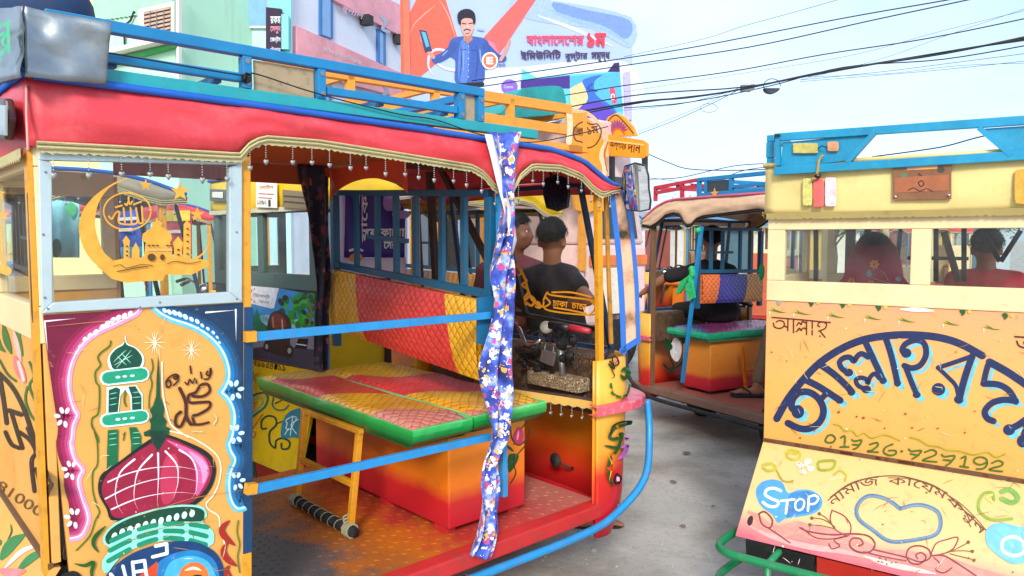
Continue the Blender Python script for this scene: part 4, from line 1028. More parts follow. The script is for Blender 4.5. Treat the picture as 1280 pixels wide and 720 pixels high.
# ---- bench with folding pad on a yellow frame
zt=.95
MB().hexa([S(387,591,z=.485),S(576,668,z=.485),S(664,636,z=.485)],(0,0,.375)) if 0 else None
MB().box((.835,.14,.485),(1.24,1.20,zt-.078)).build('bench_box',grad('box_paint',[(0,'b8182c'),(.25,'c82428'),(.42,'e87818'),(1,'e88a1c')],2,.485,.87,.35,.10),M,bevel=.006)
m=MB()
for u in (.87,1.2):
    for v in (.22,.62,1.1): m.box((u-.03,v-.05,.4612),(u+.02,v+.02,.486))
m.build('bench_foot',REDP,M)
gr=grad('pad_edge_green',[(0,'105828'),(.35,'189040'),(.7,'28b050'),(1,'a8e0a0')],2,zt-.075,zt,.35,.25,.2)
def edge_mix():
    return gr
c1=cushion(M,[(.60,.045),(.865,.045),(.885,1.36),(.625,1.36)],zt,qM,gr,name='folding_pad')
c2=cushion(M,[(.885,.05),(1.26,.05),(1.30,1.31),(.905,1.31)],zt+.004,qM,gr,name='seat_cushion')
m=MB()
for v in (.84,.40): m.beam((.60 if v>.5 else .605,v,zt-.075),(.555,v,.475),.024,.024,(1,0,0))
m.beam((.575,.842,.66),(.575,.398,.66),.02,.024); m.beam((.60,.86,zt-.085),(.60,.38,zt-.085),.022,.02)
ff=m.build('folding_frame',YEL,M,bevel=.002)
MB().tube([(.553,.87,.487),(.553,.62,.484),(.553,.36,.487)],.021,10).build('foot_bar',RUBBER,ff,smooth=True)
m=MB()
for v0 in (.36,.38,.83,.85):
    pass
for k in range(5):
    for v0,d in ((.395,1),(.84,1)): m.tube([(.553+.026*math.cos(a),v0+(k-2)*.009+.003*math.sin(a),.487+.026*math.sin(a)) for a in [i*.7 for i in range(10)]],.0035,5)
for k in range(4): 
    m.tube([(.556+.026*math.cos(a),.40+.003*k+.0,.50+k*.012+.02*math.sin(a)*.4) for a in [i*.7 for i in range(10)]],.003,5)
for k in range(7): m.tube([(.553+.023*math.cos(a),.46+k*.053+a*.006,.485+.023*math.sin(a)) for a in [i*.7 for i in range(10)]],.002,5)
m.build('rope_lashing',mat('rope','a8a888',.9),ff)
# ---- grille and backrest between passengers and driver
far=Vector((1.03,1.33)); nr=Vector((.955,.03))
pl=lambda s:tuple(nr.lerp(far,s))
og=dict(optM); og.update(bars=(.13,.25,.405,.53,.66,.82),backm=qB)
grille(M,pl,.46,1.44,1.81,NAVY,og,zs=(1.775,1.84,1.395,1.475))
for s,k in ((.10,0),(.235,0)): pass
# orange valance with an arch above the grille
def val(s0,s1,fn,n=24):
    up=[];lo=[]
    for i in range(n+1):
        s=lerp(s0,s1,i/n); x,y=pl(s); up.append((x-.03,y,1.955)); lo.append((x-.03,y,fn(i/n)))
    return up,lo
m=MB(); u_,l_=val(.42,.99,lambda t:1.80+.085*math.sin(math.pi*t)**.6); m.grid([l_,u_]); m.build('arched_valance',mat('orange_cloth','f0582c',.6,var=.2,scale=5,dirt=.2),M,solid=.004)
m=MB(); u_,l_=val(.02,.42,lambda t:1.845+.06*t); m.grid([l_,u_]); m.build('arched_valance',mat('brown_cloth','5a2a1c',.6),M,solid=.004)
m=MB(); m.grid([[(u,1.30,z) for u in [.0+.035*i for i in range(29)]] for z in (1.87,1.96)]); m.build('side_valance',mat('brown_lining','b85428',.7),M,solid=.004)
# diagonal roof stay seen behind the grille
MB().beam(S(548,205,v=.8),S(612,330,v=.3),.02,.03).build('roof_stay',WOODY,M)
MB().beam(S(537,215,v=1.0),S(545,350,v=1.0),.03,.03).build('roof_stay',WOODY,M)
# stitched seam down the canvas corner
m=MB(); m.tube([S(x,y,v=-.016-.012*k) for k,(x,y) in enumerate(((33,106),(33,140),(34,165),(35,188)))],.003,5); m.build('canvas_seam',mat('seam_pink','e8a8a0',.6),M,smooth=True)
# ---- curtain
def curtain(name,rows,vfun,material,frame,parent,n=18,depth=.022,seed=3,label=None):
    rr=cat([(y,a,b) for y,a,b in rows],4); G=[]
    for (y,a,b) in rr:
        L_=[]
        for i in range(n+1):
            t=i/n; x=lerp(a,b,t); q=frame.S(x,y,v=vfun)
            q=q+Vector((0,-1,0))*(depth*math.sin(t*math.pi*3.3+y*.018+seed)+depth*.5*math.sin(t*9+y*.05)+depth*.6)
            L_.append(tuple(q))
        G.append(L_)
    return MB().grid(G).build(name,material,parent,smooth=True,solid=.002,label=label)
FL=floral('blue_floral_cloth',[(.3,'18205c'),(.44,'2440a4'),(.54,'4468cc'),(.64,'a8b8e8'),(.72,'1c2868')],('e8e4f0',26,.38),('c04888',20,.28),('e0b048',28,.24),scale=18)
FL2=floral('dark_floral_cloth',[(.3,'0c1020'),(.7,'1c2038')],('6a2c3c',15,.35),('a04a58',13,.25),('44405c',17,.3),scale=12)
curtain('tied_curtain',[(166,605,652),(185,610,650),(205,616,647),(235,621,642),(262,623,641),(290,621,640),(318,617,638),(345,612,636),(372,617,634),(400,613,636),(430,607,635),(460,602,634),(490,604,636),(520,608,634),(548,610,631),(575,600,622),(605,596,624),(635,597,620),(660,595,621),(680,592,616),(695,588,608)],-.035,FL,MF,M,label='blue flowered curtain tied along the pole')
m=MB(); m.grid([[tuple(S(x+dx,y,v=-.062)) for dx in (0,5,9)] for x,y in ((606,168),(613,195),(620,225),(628,255),(634,280),(637,300),(632,318))]); m.build('curtain_hem',mat('white_hem','ece8ec',.7),M,solid=.002,smooth=True)
curtain('tied_curtain',[(205,370,408),(240,375,410),(270,380,411),(300,385,411),(330,392,410),(360,396,408),(390,394,407),(420,393,408),(450,394,407),(470,396,406)],1.30,FL2,MF,M,label='dark flowered curtain tied at the far side')
# ---- windscreen cheek: clear sheet with blue edges
pA=S(763,240,v=.012); pB=S(797,420,u=1.80)
n_=Vector((pB.y-pA.y,-(pB.x-pA.x),0)).normalized()
plc=dict(p=tuple(pA),n=tuple(n_))
def chk(pts,th=.003): return [S(x,y,**plc) for x,y in pts],tuple(n_*-th)
sheet=glass('hazy_plastic_sheet','f0d8b8',1.5,.12,'e0b898')
q,t=chk([(768,238),(777,236),(786,268),(793,315),(797,370),(795,425),(781,436),(778,390),(772,320)]); cm=MB().hexa(q,t).build('windscreen_cheek',sheet,M)
L1=cat([(764,238),(768,275),(773,320),(777,380),(779,440)],5); R1_=cat([(776,235),(785,265),(791,310),(795,360),(797,428)],5)
m=MB()
for c,wd in ((L1,6.5),(R1_,4.5),([(777,438),(797,425)],7)):
    vs,fs=rib(c,wd,smooth=False); m.add([S(x,y,**plc)+n_*(.003 if wd>6 else .005) for x,y in vs],fs)
m.build('sheet_binding',mat('binding_blue','3078d8',.4,dirt=.2),cm,solid=.003)
# ---- painted marks on the nose
plan=cat([(DM['u0']+a,s*WM,0) for a,s in FRONT]+[(DM['u0']+a,WM-s*WM,0) for a,s in FRONT[::-1][1:]],4)
def nose(x,y):
    best=None
    for a,b in list(zip(plan,plan[1:]))[:int(len(plan)*.42)]:
        a=Vector(a);b=Vector(b); d=(b-a); n=Vector((d.y,-d.x,0)).normalized(); p=S(x,y,p=(a.x+.012*1,a.y,0),n=tuple(n))
        t=(p-a).dot(d)/d.dot(d)
        e=max(0,-t,t-1)
        if best is None or e<best[0]-1e-6: best=(e,p+n*.014)
        if e==0: break
    return tuple(best[1])
C_=Zm(740,390,2.483); it=[]
for c,q,wd,tp in (('0c1c14',[(48,150),(60,165),(75,158),(68,140),(55,140),(62,175),(45,160)],4,0),('e070a0',[(58,150),(72,150)],12,1),('0c5c20',[(80,185),(92,175),(104,190),(92,205),(78,192)],13,1),('1c7018',[(50,222),(55,250),(75,262),(98,255),(106,228)],7,0),('1a2010',[(45,165),(60,195),(50,205)],3,1),
  ('0c4c20',[(110,345),(85,350),(60,358),(45,385),(62,392),(82,375),(70,420),(45,460),(42,500),(52,535)],9,0),('101810',[(112,340),(80,340),(55,352),(48,375)],5,0),('0c4c20',[(28,412),(60,418),(72,410)],8,1),('b060b0',[(75,420),(95,415),(85,440),(68,455)],14,1),('d090d0',[(100,380),(90,400)],12,1),('101010',[(66,500),(76,515),(66,532),(56,520),(62,500)],5,0),('e8b8d8',[(66,512),(67,520)],8,0),('f0a828',[(35,440),(48,470),(40,520)],3,1)):
    it.append((c,C_(rib(q,wd*1.1,tp))))
marks('painted_scrolls',it,nose,(0,0,0),PM['shell'],d0=0,step=0) if 0 else None
mb=MB()
for i,(c,(vs,fs)) in enumerate(it):
    o=Vector((.55,-.83,0))*(.0008*i); mb.add([Vector(nose(x,y))+o for x,y in vs],fs,0,H(c))
mb.build('painted_scrolls',PAINT,PM['shell'],normals=False)
# rose on the near end of the bench box
rose=lambda x,y:tuple(S(x,y,v=.14))
Q=Zm(600,400,2.25)
it=[('1c3a10',Q(rib([(135,285),(120,300),(98,330),(95,350)],3))),('c03060',Q(poly([(108,300),(122,315),(118,345),(98,350),(92,325)],True))),('f0a0a0',Q(rib([(108,310),(104,338)],6,1))),('12240c',Q(rib([(85,300),(90,335),(110,352),(132,330),(138,300)],3.5))),
    ('0c4c18',Q(poly([(80,380),(108,380),(98,410),(80,428)],True))),('12240c',Q(rib([(130,350),(110,372),(92,395),(100,430),(85,460)],3))),('0c4c18',Q(rib([(95,370),(70,350)],8,1)))]
marks('painted_rose',it,rose,nn,M)
# pedal, small cup on the inner wall
m=MB(); p=S(694,575,z=.50); m.lathe((p.x,p.y,p.z),[(.0,-.004),(.034,-.003),(.036,.003),(.0,.005)],'x',14); m.tube([p,p+Vector((.05,-.05,-.04)),p+Vector((.07,-.06,-.04))],.006,6)
m.build('foot_pedal',DARK,M,smooth=True)
# dash parts: handlebar clutter, padlock, bottle
def pt(x,y,u): return S(x,y,u=u)
lock=MB(); c=pt(683,448,1.50); lock.hexa([S(x,y,u=1.50) for x,y in ((677,437),(694,441),(690,458),(674,452))],(.014,0,0)); lk=lock.build('padlock',STEEL,M,bevel=.003)
MB().tube([S(x,y,u=1.507) for x,y in ((680,438),(682,430),(688,428),(692,433),(691,441))],.0035,6).build('shackle',CHROME,lk)
bar=MB().tube([S(x,y,u=1.52) for x,y in ((640,400),(650,412),(657,430),(662,432),(676,425))],.010,8).build('control_lever',CHROME,M,smooth=True)
MB().tube([S(x,y,u=1.52) for x,y in ((636,396),(642,402),(648,407))],.015,8).build('grip',mat('grip_dark_red','5a1820',.5),bar,smooth=True)
bar=MB().tube([S(x,y,u=1.50) for x,y in ((688,406),(700,408),(712,410))],.019,10).build('throttle',BLACK,M,smooth=True)
MB().tube([S(x,y,u=1.50) for x,y in ((709,409),(722,411),(737,414))],[.017,.015,.012],10).build('grip',mat('grip_red','b82838',.4),bar,smooth=True)
m=MB(); m.ball(S(683,409,u=1.56),(.03,.035,.03),12,8); m.build('plastic_bag',glass('bag_film','f4f8fa',.6,.05),M,smooth=True)
m=MB()
for k,(x,y,r) in enumerate(((697,415,.028),(702,430,.026),(688,424,.02),(672,462,.02),(712,445,.022),(668,440,.018),(655,455,.016),(703,448,.02),(690,470,.02),(716,425,.02))): MB().ball(S(x,y,u=1.54+.01*(k%3)),(r,r,r*1.2),8,6).build('switch_housing',BLACK,M)
m=MB()
random.seed(4)
for k in range(9):
    x,y=random.uniform(650,715),random.uniform(420,470); m.tube(cat([S(x+random.uniform(-18,18),y+random.uniform(-18,18),u=1.53+.01*k) for _ in range(5)],4),.004,5)
m.build('brake_cable',DARK,M)
m=MB(); m.tube([S(700,430,u=1.55),S(704,480,u=1.55)],.016,10); m.build('steering_stem',STEEL,M,smooth=True)
m=MB(); m.box((1.52,.10,.925),(1.62,.42,.985)); m.build('toolbox',patterned('gold_vinyl','8a6a40','d8c8a8',12),M,bevel=.004)
# shelf edge with its own fringe
e=MB(); e.beam(S(612,482,u=1.30),S(748,500,v=.02),.02,.012); e.build('shelf_rail',WOODY,M)
m=MB(); a=S(630,488,u=1.30);b=S(748,506,v=.02); N_=40; up=[];lo=[]
for i in range(N_+1):
    p=a.lerp(b,i/N_); up.append(tuple(p+Vector((0,0,.012)))); lo.append(tuple(p-Vector((0,0,.018+.010*abs(math.sin(i*.8))))))
m.grid([up,lo]); m.build('shelf_fringe',mat('gold_fringe','d8a850',.8),M,solid=.003)
tt=[o for o in M.children if o.name.startswith('tassel')][0]
for i in range(9):
    p=a.lerp(b,(i+.5)/9); q=tt.copy(); COL.objects.link(q); q.parent=M; q.location=p-Vector((.0,0,.022)); q.scale=(1,1,.7)
# ornamental gilt stickers on the windscreen
uw=DM['u0']+2.20
plw=lambda x,y:tuple(S(x,y,u=uw))
Y=Zm(620,330,4.235); go='f0a020'; it=[]
for q in ([(255,190),(275,150),(300,165),(500,190),(520,215)],[(255,200),(280,245),(500,270),(530,250)],[(300,150),(400,150),(510,175)],[(310,230),(400,245),(480,262)],[(265,175),(290,205),(265,225)],[(500,190),(530,230),(500,270)],[(510,190),(535,200),(525,240),(540,265)]): it.append((go,Y(rib(q,9))))
it.append((go,Y(merge(text('চাকা',(300,222),(380,232),34,.02),text('চাচা',(400,234),(480,245),34,.02)))))
for q in ([(105,0),(150,60),(170,130),(195,190),(245,225)],[(115,10),(140,40),(125,60)],[(150,70),(165,90),(140,110),(170,130)],[(160,190),(185,170),(210,195),(190,220),(165,205)],[(205,200),(230,205),(235,230),(215,225)],[(160,215),(150,190),(175,150)]): it.append((go,Y(rib(q,13))))
marks('gilt_windscreen_stickers',it,plw,(-1,0,0),M,d0=.004)
MB().beam(S(640,390,u=uw),S(750,412,u=uw),.02,.022).build('windscreen_sill',BLACK,M)
MB().beam(S(632,290,u=uw),S(657,392,u=uw),.02,.03,(0,1,0)).build('windscreen_stay',BLACK,M)
# mirrors
def mirror(pts,plane,nrm,facem,name,label=None):
    c=sum((p for p in pts),Vector())/len(pts)
    h=MB().hexa([c+(p-c)*1.07 for p in pts],tuple(-nrm*.016)).build(name,BLACK,M,bevel=.004,label=label)
    MB().hexa([p+nrm*.0012 for p in pts],tuple(-nrm*.0008)).build('mirror_glass',facem,h); return h,c
mm_=bpy.data.materials.new('mirror_silver'); _n,_l,_b=nodes_of(mm_); _b.inputs['Base Color'].default_value=(.9,.9,.9,1); _b.inputs['Metallic'].default_value=1; _b.inputs['Roughness'].default_value=.02
toc=(Vector((0,0,EYE))-(MF.o+MF.h*1.9)); toc=Vector((toc.dot(MF.h),toc.dot(MF.l),0)).normalized()
nm=(toc+Vector((-1,.05,-.16)).normalized()).normalized()
cc=S(794,236,v=-.12)
h,c=mirror([S(x,y,p=tuple(cc),n=tuple(nm)) for x,y in cat([(781,209),(806,208),(810,236),(811,261),(788,262),(782,258),(779,236)],2,True)],None,nm,mm_,'wing_mirror')
MB().tube([c-nm*.02,c+Vector((.02,.10,.02)),S(764,236,v=.02)],.008,8).build('mirror_arm',BLACK,M,smooth=True)
nm=Vector((-1,-.15,0)).normalized(); cc=S(694,241,u=1.45)
h,c=mirror([S(x,y,p=tuple(cc),n=tuple(nm)) for x,y in cat([(681,224),(706,223),(708,258),(683,259)],2,True)],None,nm,mat('dark_mirror','101424',.1,.3),'cab_mirror')
MB().tube([c,c+Vector((.02,.05,.09))],.007,6).build('mirror_arm',BLACK,M)
# side lamp, tarp, rack clutter
rl=lambda x,y:S(x,y,u=-.535)
lm=MB().hexa([rl(x,y) for x,y in ((-12,122),(18,124),(21,150),(18,176),(-12,174))],(-.02,0,0)).build('marker_lamp',mat('lamp_bezel','5a3c3c',.35,.3,dirt=.4),M,bevel=.006)
MB().hexa([S(x,y,u=-.556) for x,y in ((-8,130),(10,132),(10,170),(-8,168))],(-.006,0,0)).build('lens',mat('lamp_lens','a8b0a8',.2,dirt=.3),lm,bevel=.002)
FOIL=mat('silver_foil_tarp','98a0a4',.30,.7,var=.3,scale=7,bump=.5,bscale=16,dirt=.15)
def crumple(c4,proj,nv,n=16,m=10,k=.012):
    G=[]
    for j in range(m+1):
        r_=[]
        for i in range(n+1):
            s,t=i/n,j/m; x=lerp(lerp(c4[0][0],c4[1][0],s),lerp(c4[3][0],c4[2][0],s),t); y=lerp(lerp(c4[0][1],c4[1][1],s),lerp(c4[3][1],c4[2][1],s),t)
            p=proj(x,y); d=noise.noise(Vector((p[0]*14,p[1]*14,p[2]*14)))*k+abs(noise.noise(Vector((p[0]*6,p[1]*9,p[2]*20))))*k
            r_.append(tuple(Vector(p)+Vector(nv)*d))
        G.append(r_)
    return G
m=MB(); m.grid(crumple([(31,8),(136,30),(134,106),(30,97)],lambda x,y:S(x,y,v=-.055),nn,k=.02)); m.grid(crumple([(-60,16),(31,8),(30,97),(-60,118)],lambda x,y:S(x,y,u=-.53),(-1,0,0),k=.012))
tp=m.build('foil_tarp',FOIL,M,smooth=True,solid=.002)
gz='18c070'
it=[(gz,rib(q,3.6)) for q in ([(0,34),(13,27)],[(11,28),(12,65)],[(0,45),(9,41),(4,52),(8,60),(0,70)],[(0,76),(0,72)],[(-20,40),(-2,34)],[(-18,40),(-16,80)])]
marks('green_lettering',it,lambda x,y:tuple(S(x,y,u=-.56)),(-1,0,0),tp)
# luggage cloth on the rack
bn=thing('cloth_bundle','dark navy cloth bundle lying on the roof rack at the top left','bundle',tuple(MF.o+MF.h*-.42+MF.l*.35+Vector((0,0,2.08))),R(90-MF.az))
m=MB(); m.ball((0,0,.12),(.14,.2,.16),16,10); o_=m.build('wrapping',mat('navy_cloth','1c3a60',.8,var=.3,bump=.8,bscale=14),bn,smooth=True)
MB().beam((.02,-.06,.02),(.02,-.06,.34),.03,.03,(1,0,0)).build('strap',BLUE,bn)
# wire tied along the roof rack
def cable(name,pts,r,label,group=None,m_=None,catg='cable'):
    o=MB().tube(cat(pts,6),r,5).build(name,m_ or BLACK,None,smooth=True); return tag(o,label,catg,group)
cable('thin_wire',[tuple(MF.o+MF.h*p.x+MF.l*p.y+Vector((0,0,p.z))) for p in [S(x,y,v=-.025) for x,y in ((135,66),(300,94),(318,92),(380,112),(430,126),(500,143),(545,150),(600,168),(660,178),(720,168),(760,158))]],.0022,'thin black wire strung along the blue rack above the red canvas')
m=MB()
for k in range(5): m.tube([tuple(S(308+4*math.cos(a)*1.2,95+k*1.3+3*math.sin(a),v=-.022-.004*math.sin(a*2))) for a in [i*.7 for i in range(10)]],.0035,5)
m.build('wire_knot',BLACK,M)
# ================================================================ RIGHT-HAND RICKSHAW (its back to us)
RW=1.21
RF=Frame(960,3.3,36.6,vshift=RW)
DR=dict(u0=0.0,F=.46,C=.694,WB=1.42,WT=1.645,CB=1.714,CT=1.925,RT=2.05,FB=.335,FU=.29)
ochre=grad('ochre_pink_paint',[(0,'eca850'),(.45,'f0b05c'),(.8,'f0aa68'),(1,'eea472')],2,.69,1.35,.42,.16,dirt=.42)
pink_fade=grad('flap_cream_to_pink',[(0,'d86474'),(.14,'e09484'),(.30,'f0c488'),(1,'f0bc70')],2,.335,.69,.42,.10,dirt=.45)
CANV=mat('cream_canvas','ecd488',.5,var=.10,scale=4,bump=.5,bscale=16,dirt=.3,dirtcol='a89850')
qR=quilt('quilted_brown','5a3020 5a3020'.split() and [(0,'8a3020'),(.5,'d89030')],.4)
TURQ=mat('rack_turquoise','1490b8',.35,var=.2,scale=6,dirt=.3,dirtcol='50a8a8')
R1,PR=rickshaw(RF,RW,DR,dict(label='cream canvas rickshaw seen from behind, dark blue arched lettering and STOP heart',canvas=CANV,bodym=ochre,flapm=pink_fade,quiltm=qR,
   rackm=TURQ,seed=5,tassels=0,grillm=mat('bar_black','1c1e22',.5),polem=mat('bar_brown','38281c',.5),postm=mat('post_brown','3c2c20',.5),pipem=CANV,lacem=mat('dull_lace','a89458',.9,dirt=.3),
   liningm=mat('tan_lining','c8a070',.7),dome=.012,bare_rack=True,skip=('grille',),rack=(.0,1.4),midspans=(),rpanels=()))
RS=RF.S
BB=mat('bar_black','1c1e22',.5)
grille(R1,lambda s:(1.47,lerp(.05,RW-.04,s)),.46,1.30,1.70,BB,dict(quiltm=qR,backh=.30,bars=()),zs=(1.70,1.70,1.33,1.33))
def gb(a,b,w=.024): MB().beam(RS(*a,u=1.455),RS(*b,u=1.455),w,w,(1,0,0)).build('grille_bar',BB,R1)
for a,b in (((1020,280),(1020,352)),((1143,284),(1143,352)),((1170,284),(1170,352)),((1205,284),(1205,352)),((1228,288),(1250,327)),((1276,288),(1251,327))): gb(a,b)
MB().beam(RS(1180,290,u=1.0),RS(1198,352,u=1.0),.03,.03,(1,0,0)).build('roof_stay',WOODY,R1)
rp=lambda x,y:tuple(RS(x,y,u=0)); rn=(-1,0,0)
# rack end boards
def board(name,pts,u=-.0,th=.012,m_=TURQ,parent=R1): return MB().hexa([RS(x,y,u=u) for x,y in pts],(th,0,0)).build(name,m_,parent,bevel=.001)
board('rack_end_board',[(978,178),(1094,167),(1062,200),(976,212)],-.036)
board('rack_end_board',[(1226,161),(1330,154),(1340,190),(1262,191)],-.036)
for a,b in (((1094,165),(1060,203)),((1224,160),(1264,194))): 
    MB().beam(RS(*a,u=-.046),RS(*b,u=-.046),.018,.03,(1,0,0)).build('rack_brace',TURQ,R1)
MB().beam(RS(968,214,u=-.050),RS(1345,190,u=-.050),.018,.035).build('rack_end_rail',TURQ,R1,bevel=.003)
MB().beam(RS(973,172,u=-.05),RS(973,207,u=-.05),.018,.03,(1,0,0)).build('rack_post',TURQ,R1)
MB().beam(RS(968,172,u=-.042),RS(1345,146,u=-.042),.02,.034).build('rack_end_rail',TURQ,R1,bevel=.003)
MB().beam(RS(969,171,u=-.055),RS(975,171,u=-.055),.02,.02).build('rail_end_cap',BLACK,R1)
# lettering
it=[]; C_=Zm(960,400,4); nb='1c2c58'; cy='70c8d8'
LW=1.14
big=[([(45,492),(100,395),(175,300),(262,212),(370,142),(480,98),(600,78),(720,74),(850,86),(960,118),(1072,178)],33),
 ([(150,450),(120,440),(125,395),(160,362),(210,362),(255,395),(278,450),(262,505),(215,540),(160,542),(100,515)],30),
 ([(180,295),(250,330),(310,368),(362,402)],30),([(262,400),(285,375),(305,360)],26),([(262,222),(330,270),(390,325),(420,360)],30),
 ([(405,262),(372,245),(358,212),(378,190),(410,186),(430,205),(448,180),(470,168),(500,185)],24),([(488,110),(520,180),(548,240),(576,302)],28),
 ([(488,345),(452,328),(440,300),(462,288),(490,295),(500,315),(512,285),(535,268),(556,290)],20),
 ([(588,88),(612,160),(632,240),(648,318)],27),
 ([(690,170),(672,150),(690,118),(740,100),(782,118),(790,175),(762,225),(720,240),(682,228)],26),([(690,238),(710,290),(730,340),(746,374)],24),
 ([(1015,182),(930,212),(850,238)],20),([(850,238),(900,285),(940,330),(955,398)],18),([(1022,180),(1000,240),(978,310),(956,396)],30),
 ([(1108,210),(1190,255),(1270,308),(1360,372),(1440,440)],34),([(1100,225),(1088,270),(1078,318)],26),([(1078,318),(1150,322),(1205,352),(1240,408)],28),([(1240,405),(1180,398),(1120,415),(1085,455),(1096,490),(1128,505)],28),
 ([(1285,500),(1250,525),(1210,545)],30),([(1330,400),(1300,500),(1275,605)],30),([(1400,450),(1380,540),(1370,640)],30)]
dots=[(150,458,32,34),(403,262,24,20),(492,346,24,20),(692,165,26,24),(853,346,34,32),(955,396,24,22),(648,316,18,16),(576,302,19,18),(744,374,20,16),(358,400,20,18),(418,360,20,18),(1206,548,30,28),(1275,605,30,32)]
for q,wd in big[1:]: it.append((cy,C_(offs(rib(q,wd*.62),24,20))))
for d in dots: it.append((cy,C_(offs(blob(*d),20,18))))
for q,wd in big: it.append((nb,C_(rib(q,wd*LW))))
for d in dots: it.append((nb,C_(blob(*d))))
for q in ([(390,225),(398,250)],[(560,265),(575,290)],[(868,330),(872,350)],[(290,360),(300,372)],[(862,205),(866,235)],[(1110,460),(1118,480)],[(1205,525),(1215,545)],[(150,440),(162,470)]): it.append(('8ca0b8',C_(rib(q,4,1))))
F_=Zm(955,360,8); G2=Zm(1120,360,8); bw='542010'
for q in ([(82,293),(350,315),(665,345)],[(95,350),(110,390),(165,402),(205,375),(195,335),(150,325),(125,340)],[(200,375),(240,395)],[(242,312),(240,425)],[(297,316),(297,445)],[(330,375),(350,345),(375,365),(385,335),(425,350)],[(330,435),(355,400),(375,425),(390,400),(425,410)],[(428,325),(428,465)],[(485,330),(484,468)],[(560,385),(540,375),(555,345),(600,340),(628,365),(610,405),(550,430)],[(560,425),(590,465),(614,492)]): it.append((bw,F_(rib(q,13))))
it.append((bw,F_(blob(563,480,9))))
for q in ([(1190,485),(1400,500)],[(1210,530),(1230,575),(1290,595),(1340,560)],[(1280,540),(1290,560)]): it.append((bw,G2(rib(q,16))))
# green leaves above
for f,x,y in ((F_,130,230),(F_,370,250),(F_,710,280),(F_,1080,300),(G2,100,325),(G2,545,355),(G2,950,400)):
    it.append(('4c8010',f(rib([(x-45,y-15),(x,y),(x+50,y+12),(x+105,y+14)],26,2)))); it.append(('d8b828',f(rib([(x-95,y-2),(x-60,y-18),(x-40,y-12)],12,3)))); it.append(('f8f0e0',f(rib([(x-70,y+10),(x-72,y+50)],12,2))))
for f,x,y in ((F_,470,145),(F_,785,160),(F_,1145,190),(G2,665,235),(G2,1090,275),(G2,1500,300)):
    it.append(('205c1c',f(poly([(x-30,y-10),(x,y-28),(x+30,y-8),(x+22,y+25),(x-4,y+42),(x-12,y+20)],True)))); it.append(('d8c050',f(blob(x+72,y+0,22,20))))
it.append(('a0a090',F_(blob(152,140,26,34)))); it.append(('d8c050',F_(blob(215,112,24,20))))
it.append(('f8ecd8',G2(rib([(40,212),(220,215),(385,228)],46,1)))); it.append(('c0d8d0',G2(blob(240,205,30,10))))
# phone number as painted on the tail
og_='4c6c10'
dig=[[(300,578),(288,600),(300,612),(325,610),(338,592),(322,574),(302,577)],[(365,588),(385,580),(384,632)],[(362,634),(405,634)],[(420,598),(435,605),(470,600),(450,635),(428,645)],[(425,622),(460,624)],[(510,622),(545,612),(550,628),(520,650),(498,656),(552,660)],[(625,620),(590,635),(580,660),(610,676),(640,668),(638,652),(605,652)],
 [(705,645),(720,655),(768,652),(745,680),(722,694)],[(715,668),(755,676)],[(785,660),(820,648),(842,658),(835,675),(790,692),(778,702),(845,708)],[(870,672),(885,682),(935,678),(915,710),(892,726)],[(878,698),(920,702)],[(968,690),(990,682),(980,732)],[(962,730),(1002,736)],[(1092,712),(1062,722),(1034,712),(1034,694),(1062,684),(1092,694),(1096,722),(1076,742),(1044,744)],[(1120,715),(1150,702),(1175,712),(1165,728),(1125,738),(1110,748),(1172,756)]]
for q in dig: it.append((og_,C_(rib(q,9.5)))) 
it.append((og_,C_(blob(670,655,7))))
it.append(('a8a018',C_(rib([(330,520),(360,528),(385,555),(420,552),(450,580),(480,565),(520,590),(570,575),(610,580),(660,602)],7)))); it.append(('a8a018',C_(rib([(712,585),(760,600),(800,625),(850,632),(900,650),(960,655),(1020,672),(1060,668),(1100,660),(1140,685),(1185,670)],8))))
for x,y,r in ((355,460,8),(445,482,6),(478,488,8),(688,468,7),(585,540,5),(722,538,6),(985,562,6),(850,540,6),(1035,455,5),(20,160,5)): it.append(('a85828',C_(blob(x,y,r,r*.8))))
it+=scratches(50,966,1278,380,596,['c88848','a86c3c','f4d8a8','8c5830','f8e4c8'],8)
marks('painted_lettering',it,rp,rn,PR['rear_panel'],d0=.001,step=.00018)
# flap paintings
u1,z1,z0=-.29,.335,.694; fnv=Vector((-(z0-z1),0,.29*1.0)); fnv=Vector((-(.690-.335),0,.29)).normalized()
fp=lambda x,y:tuple(RS(x,y,p=(0,0,.690),n=tuple(fnv)))
D_=Zm(900,540,4); E_=Zm(1080,540,4); it=[]
it.append(('50a0d8',D_(poly([(290,455),(262,415),(205,370),(180,310),(195,262),(250,238),(310,250),(340,305),(390,290),(455,292),(505,325),(510,370),(470,408),(390,425),(325,435)],True))))
it.append(('3c80b8',D_(poly([(345,320),(395,300),(455,300),(495,330),(498,365),(460,400),(385,415),(330,425)],True))))
for q,wd in (([(305,295),(270,282),(235,290),(228,315),(260,335),(292,350),(282,372),(245,372),(215,352)],14),([(305,345),(372,338)],11),([(338,342),(330,408)],12),([(398,335),(378,355),(380,385),(400,392),(418,375),(420,345),(400,335)],10),([(445,325),(440,395)],11),([(445,325),(475,318),(492,335),(475,358),(445,362)],10)): it.append(('f4f8fc',D_(rib(q,wd))))
hb=cat([(905,328),(870,350),(870,400),(920,455),(990,500),(1040,515)],4)
hL=[(E_((([(x,y)]),[]))[0][0]) for x,y in [(180,385),(150,350),(100,325),(40,318),(0,322)]]; hD=[(1070,635),(1068,650),(1090,666),(1112,678)]
heart=[(1125,636),(1108,624),(1086,620),(1072,632),(1073,648),(1090,662),(1114,677),(1150,674),(1170,668),(1176,655),(1172,640),(1155,632),(1140,632),(1126,636)]
it.append(('587c98',rib(heart,5.0))); it.append(('7898a8',rib(shift(heart,.8),1.4)))
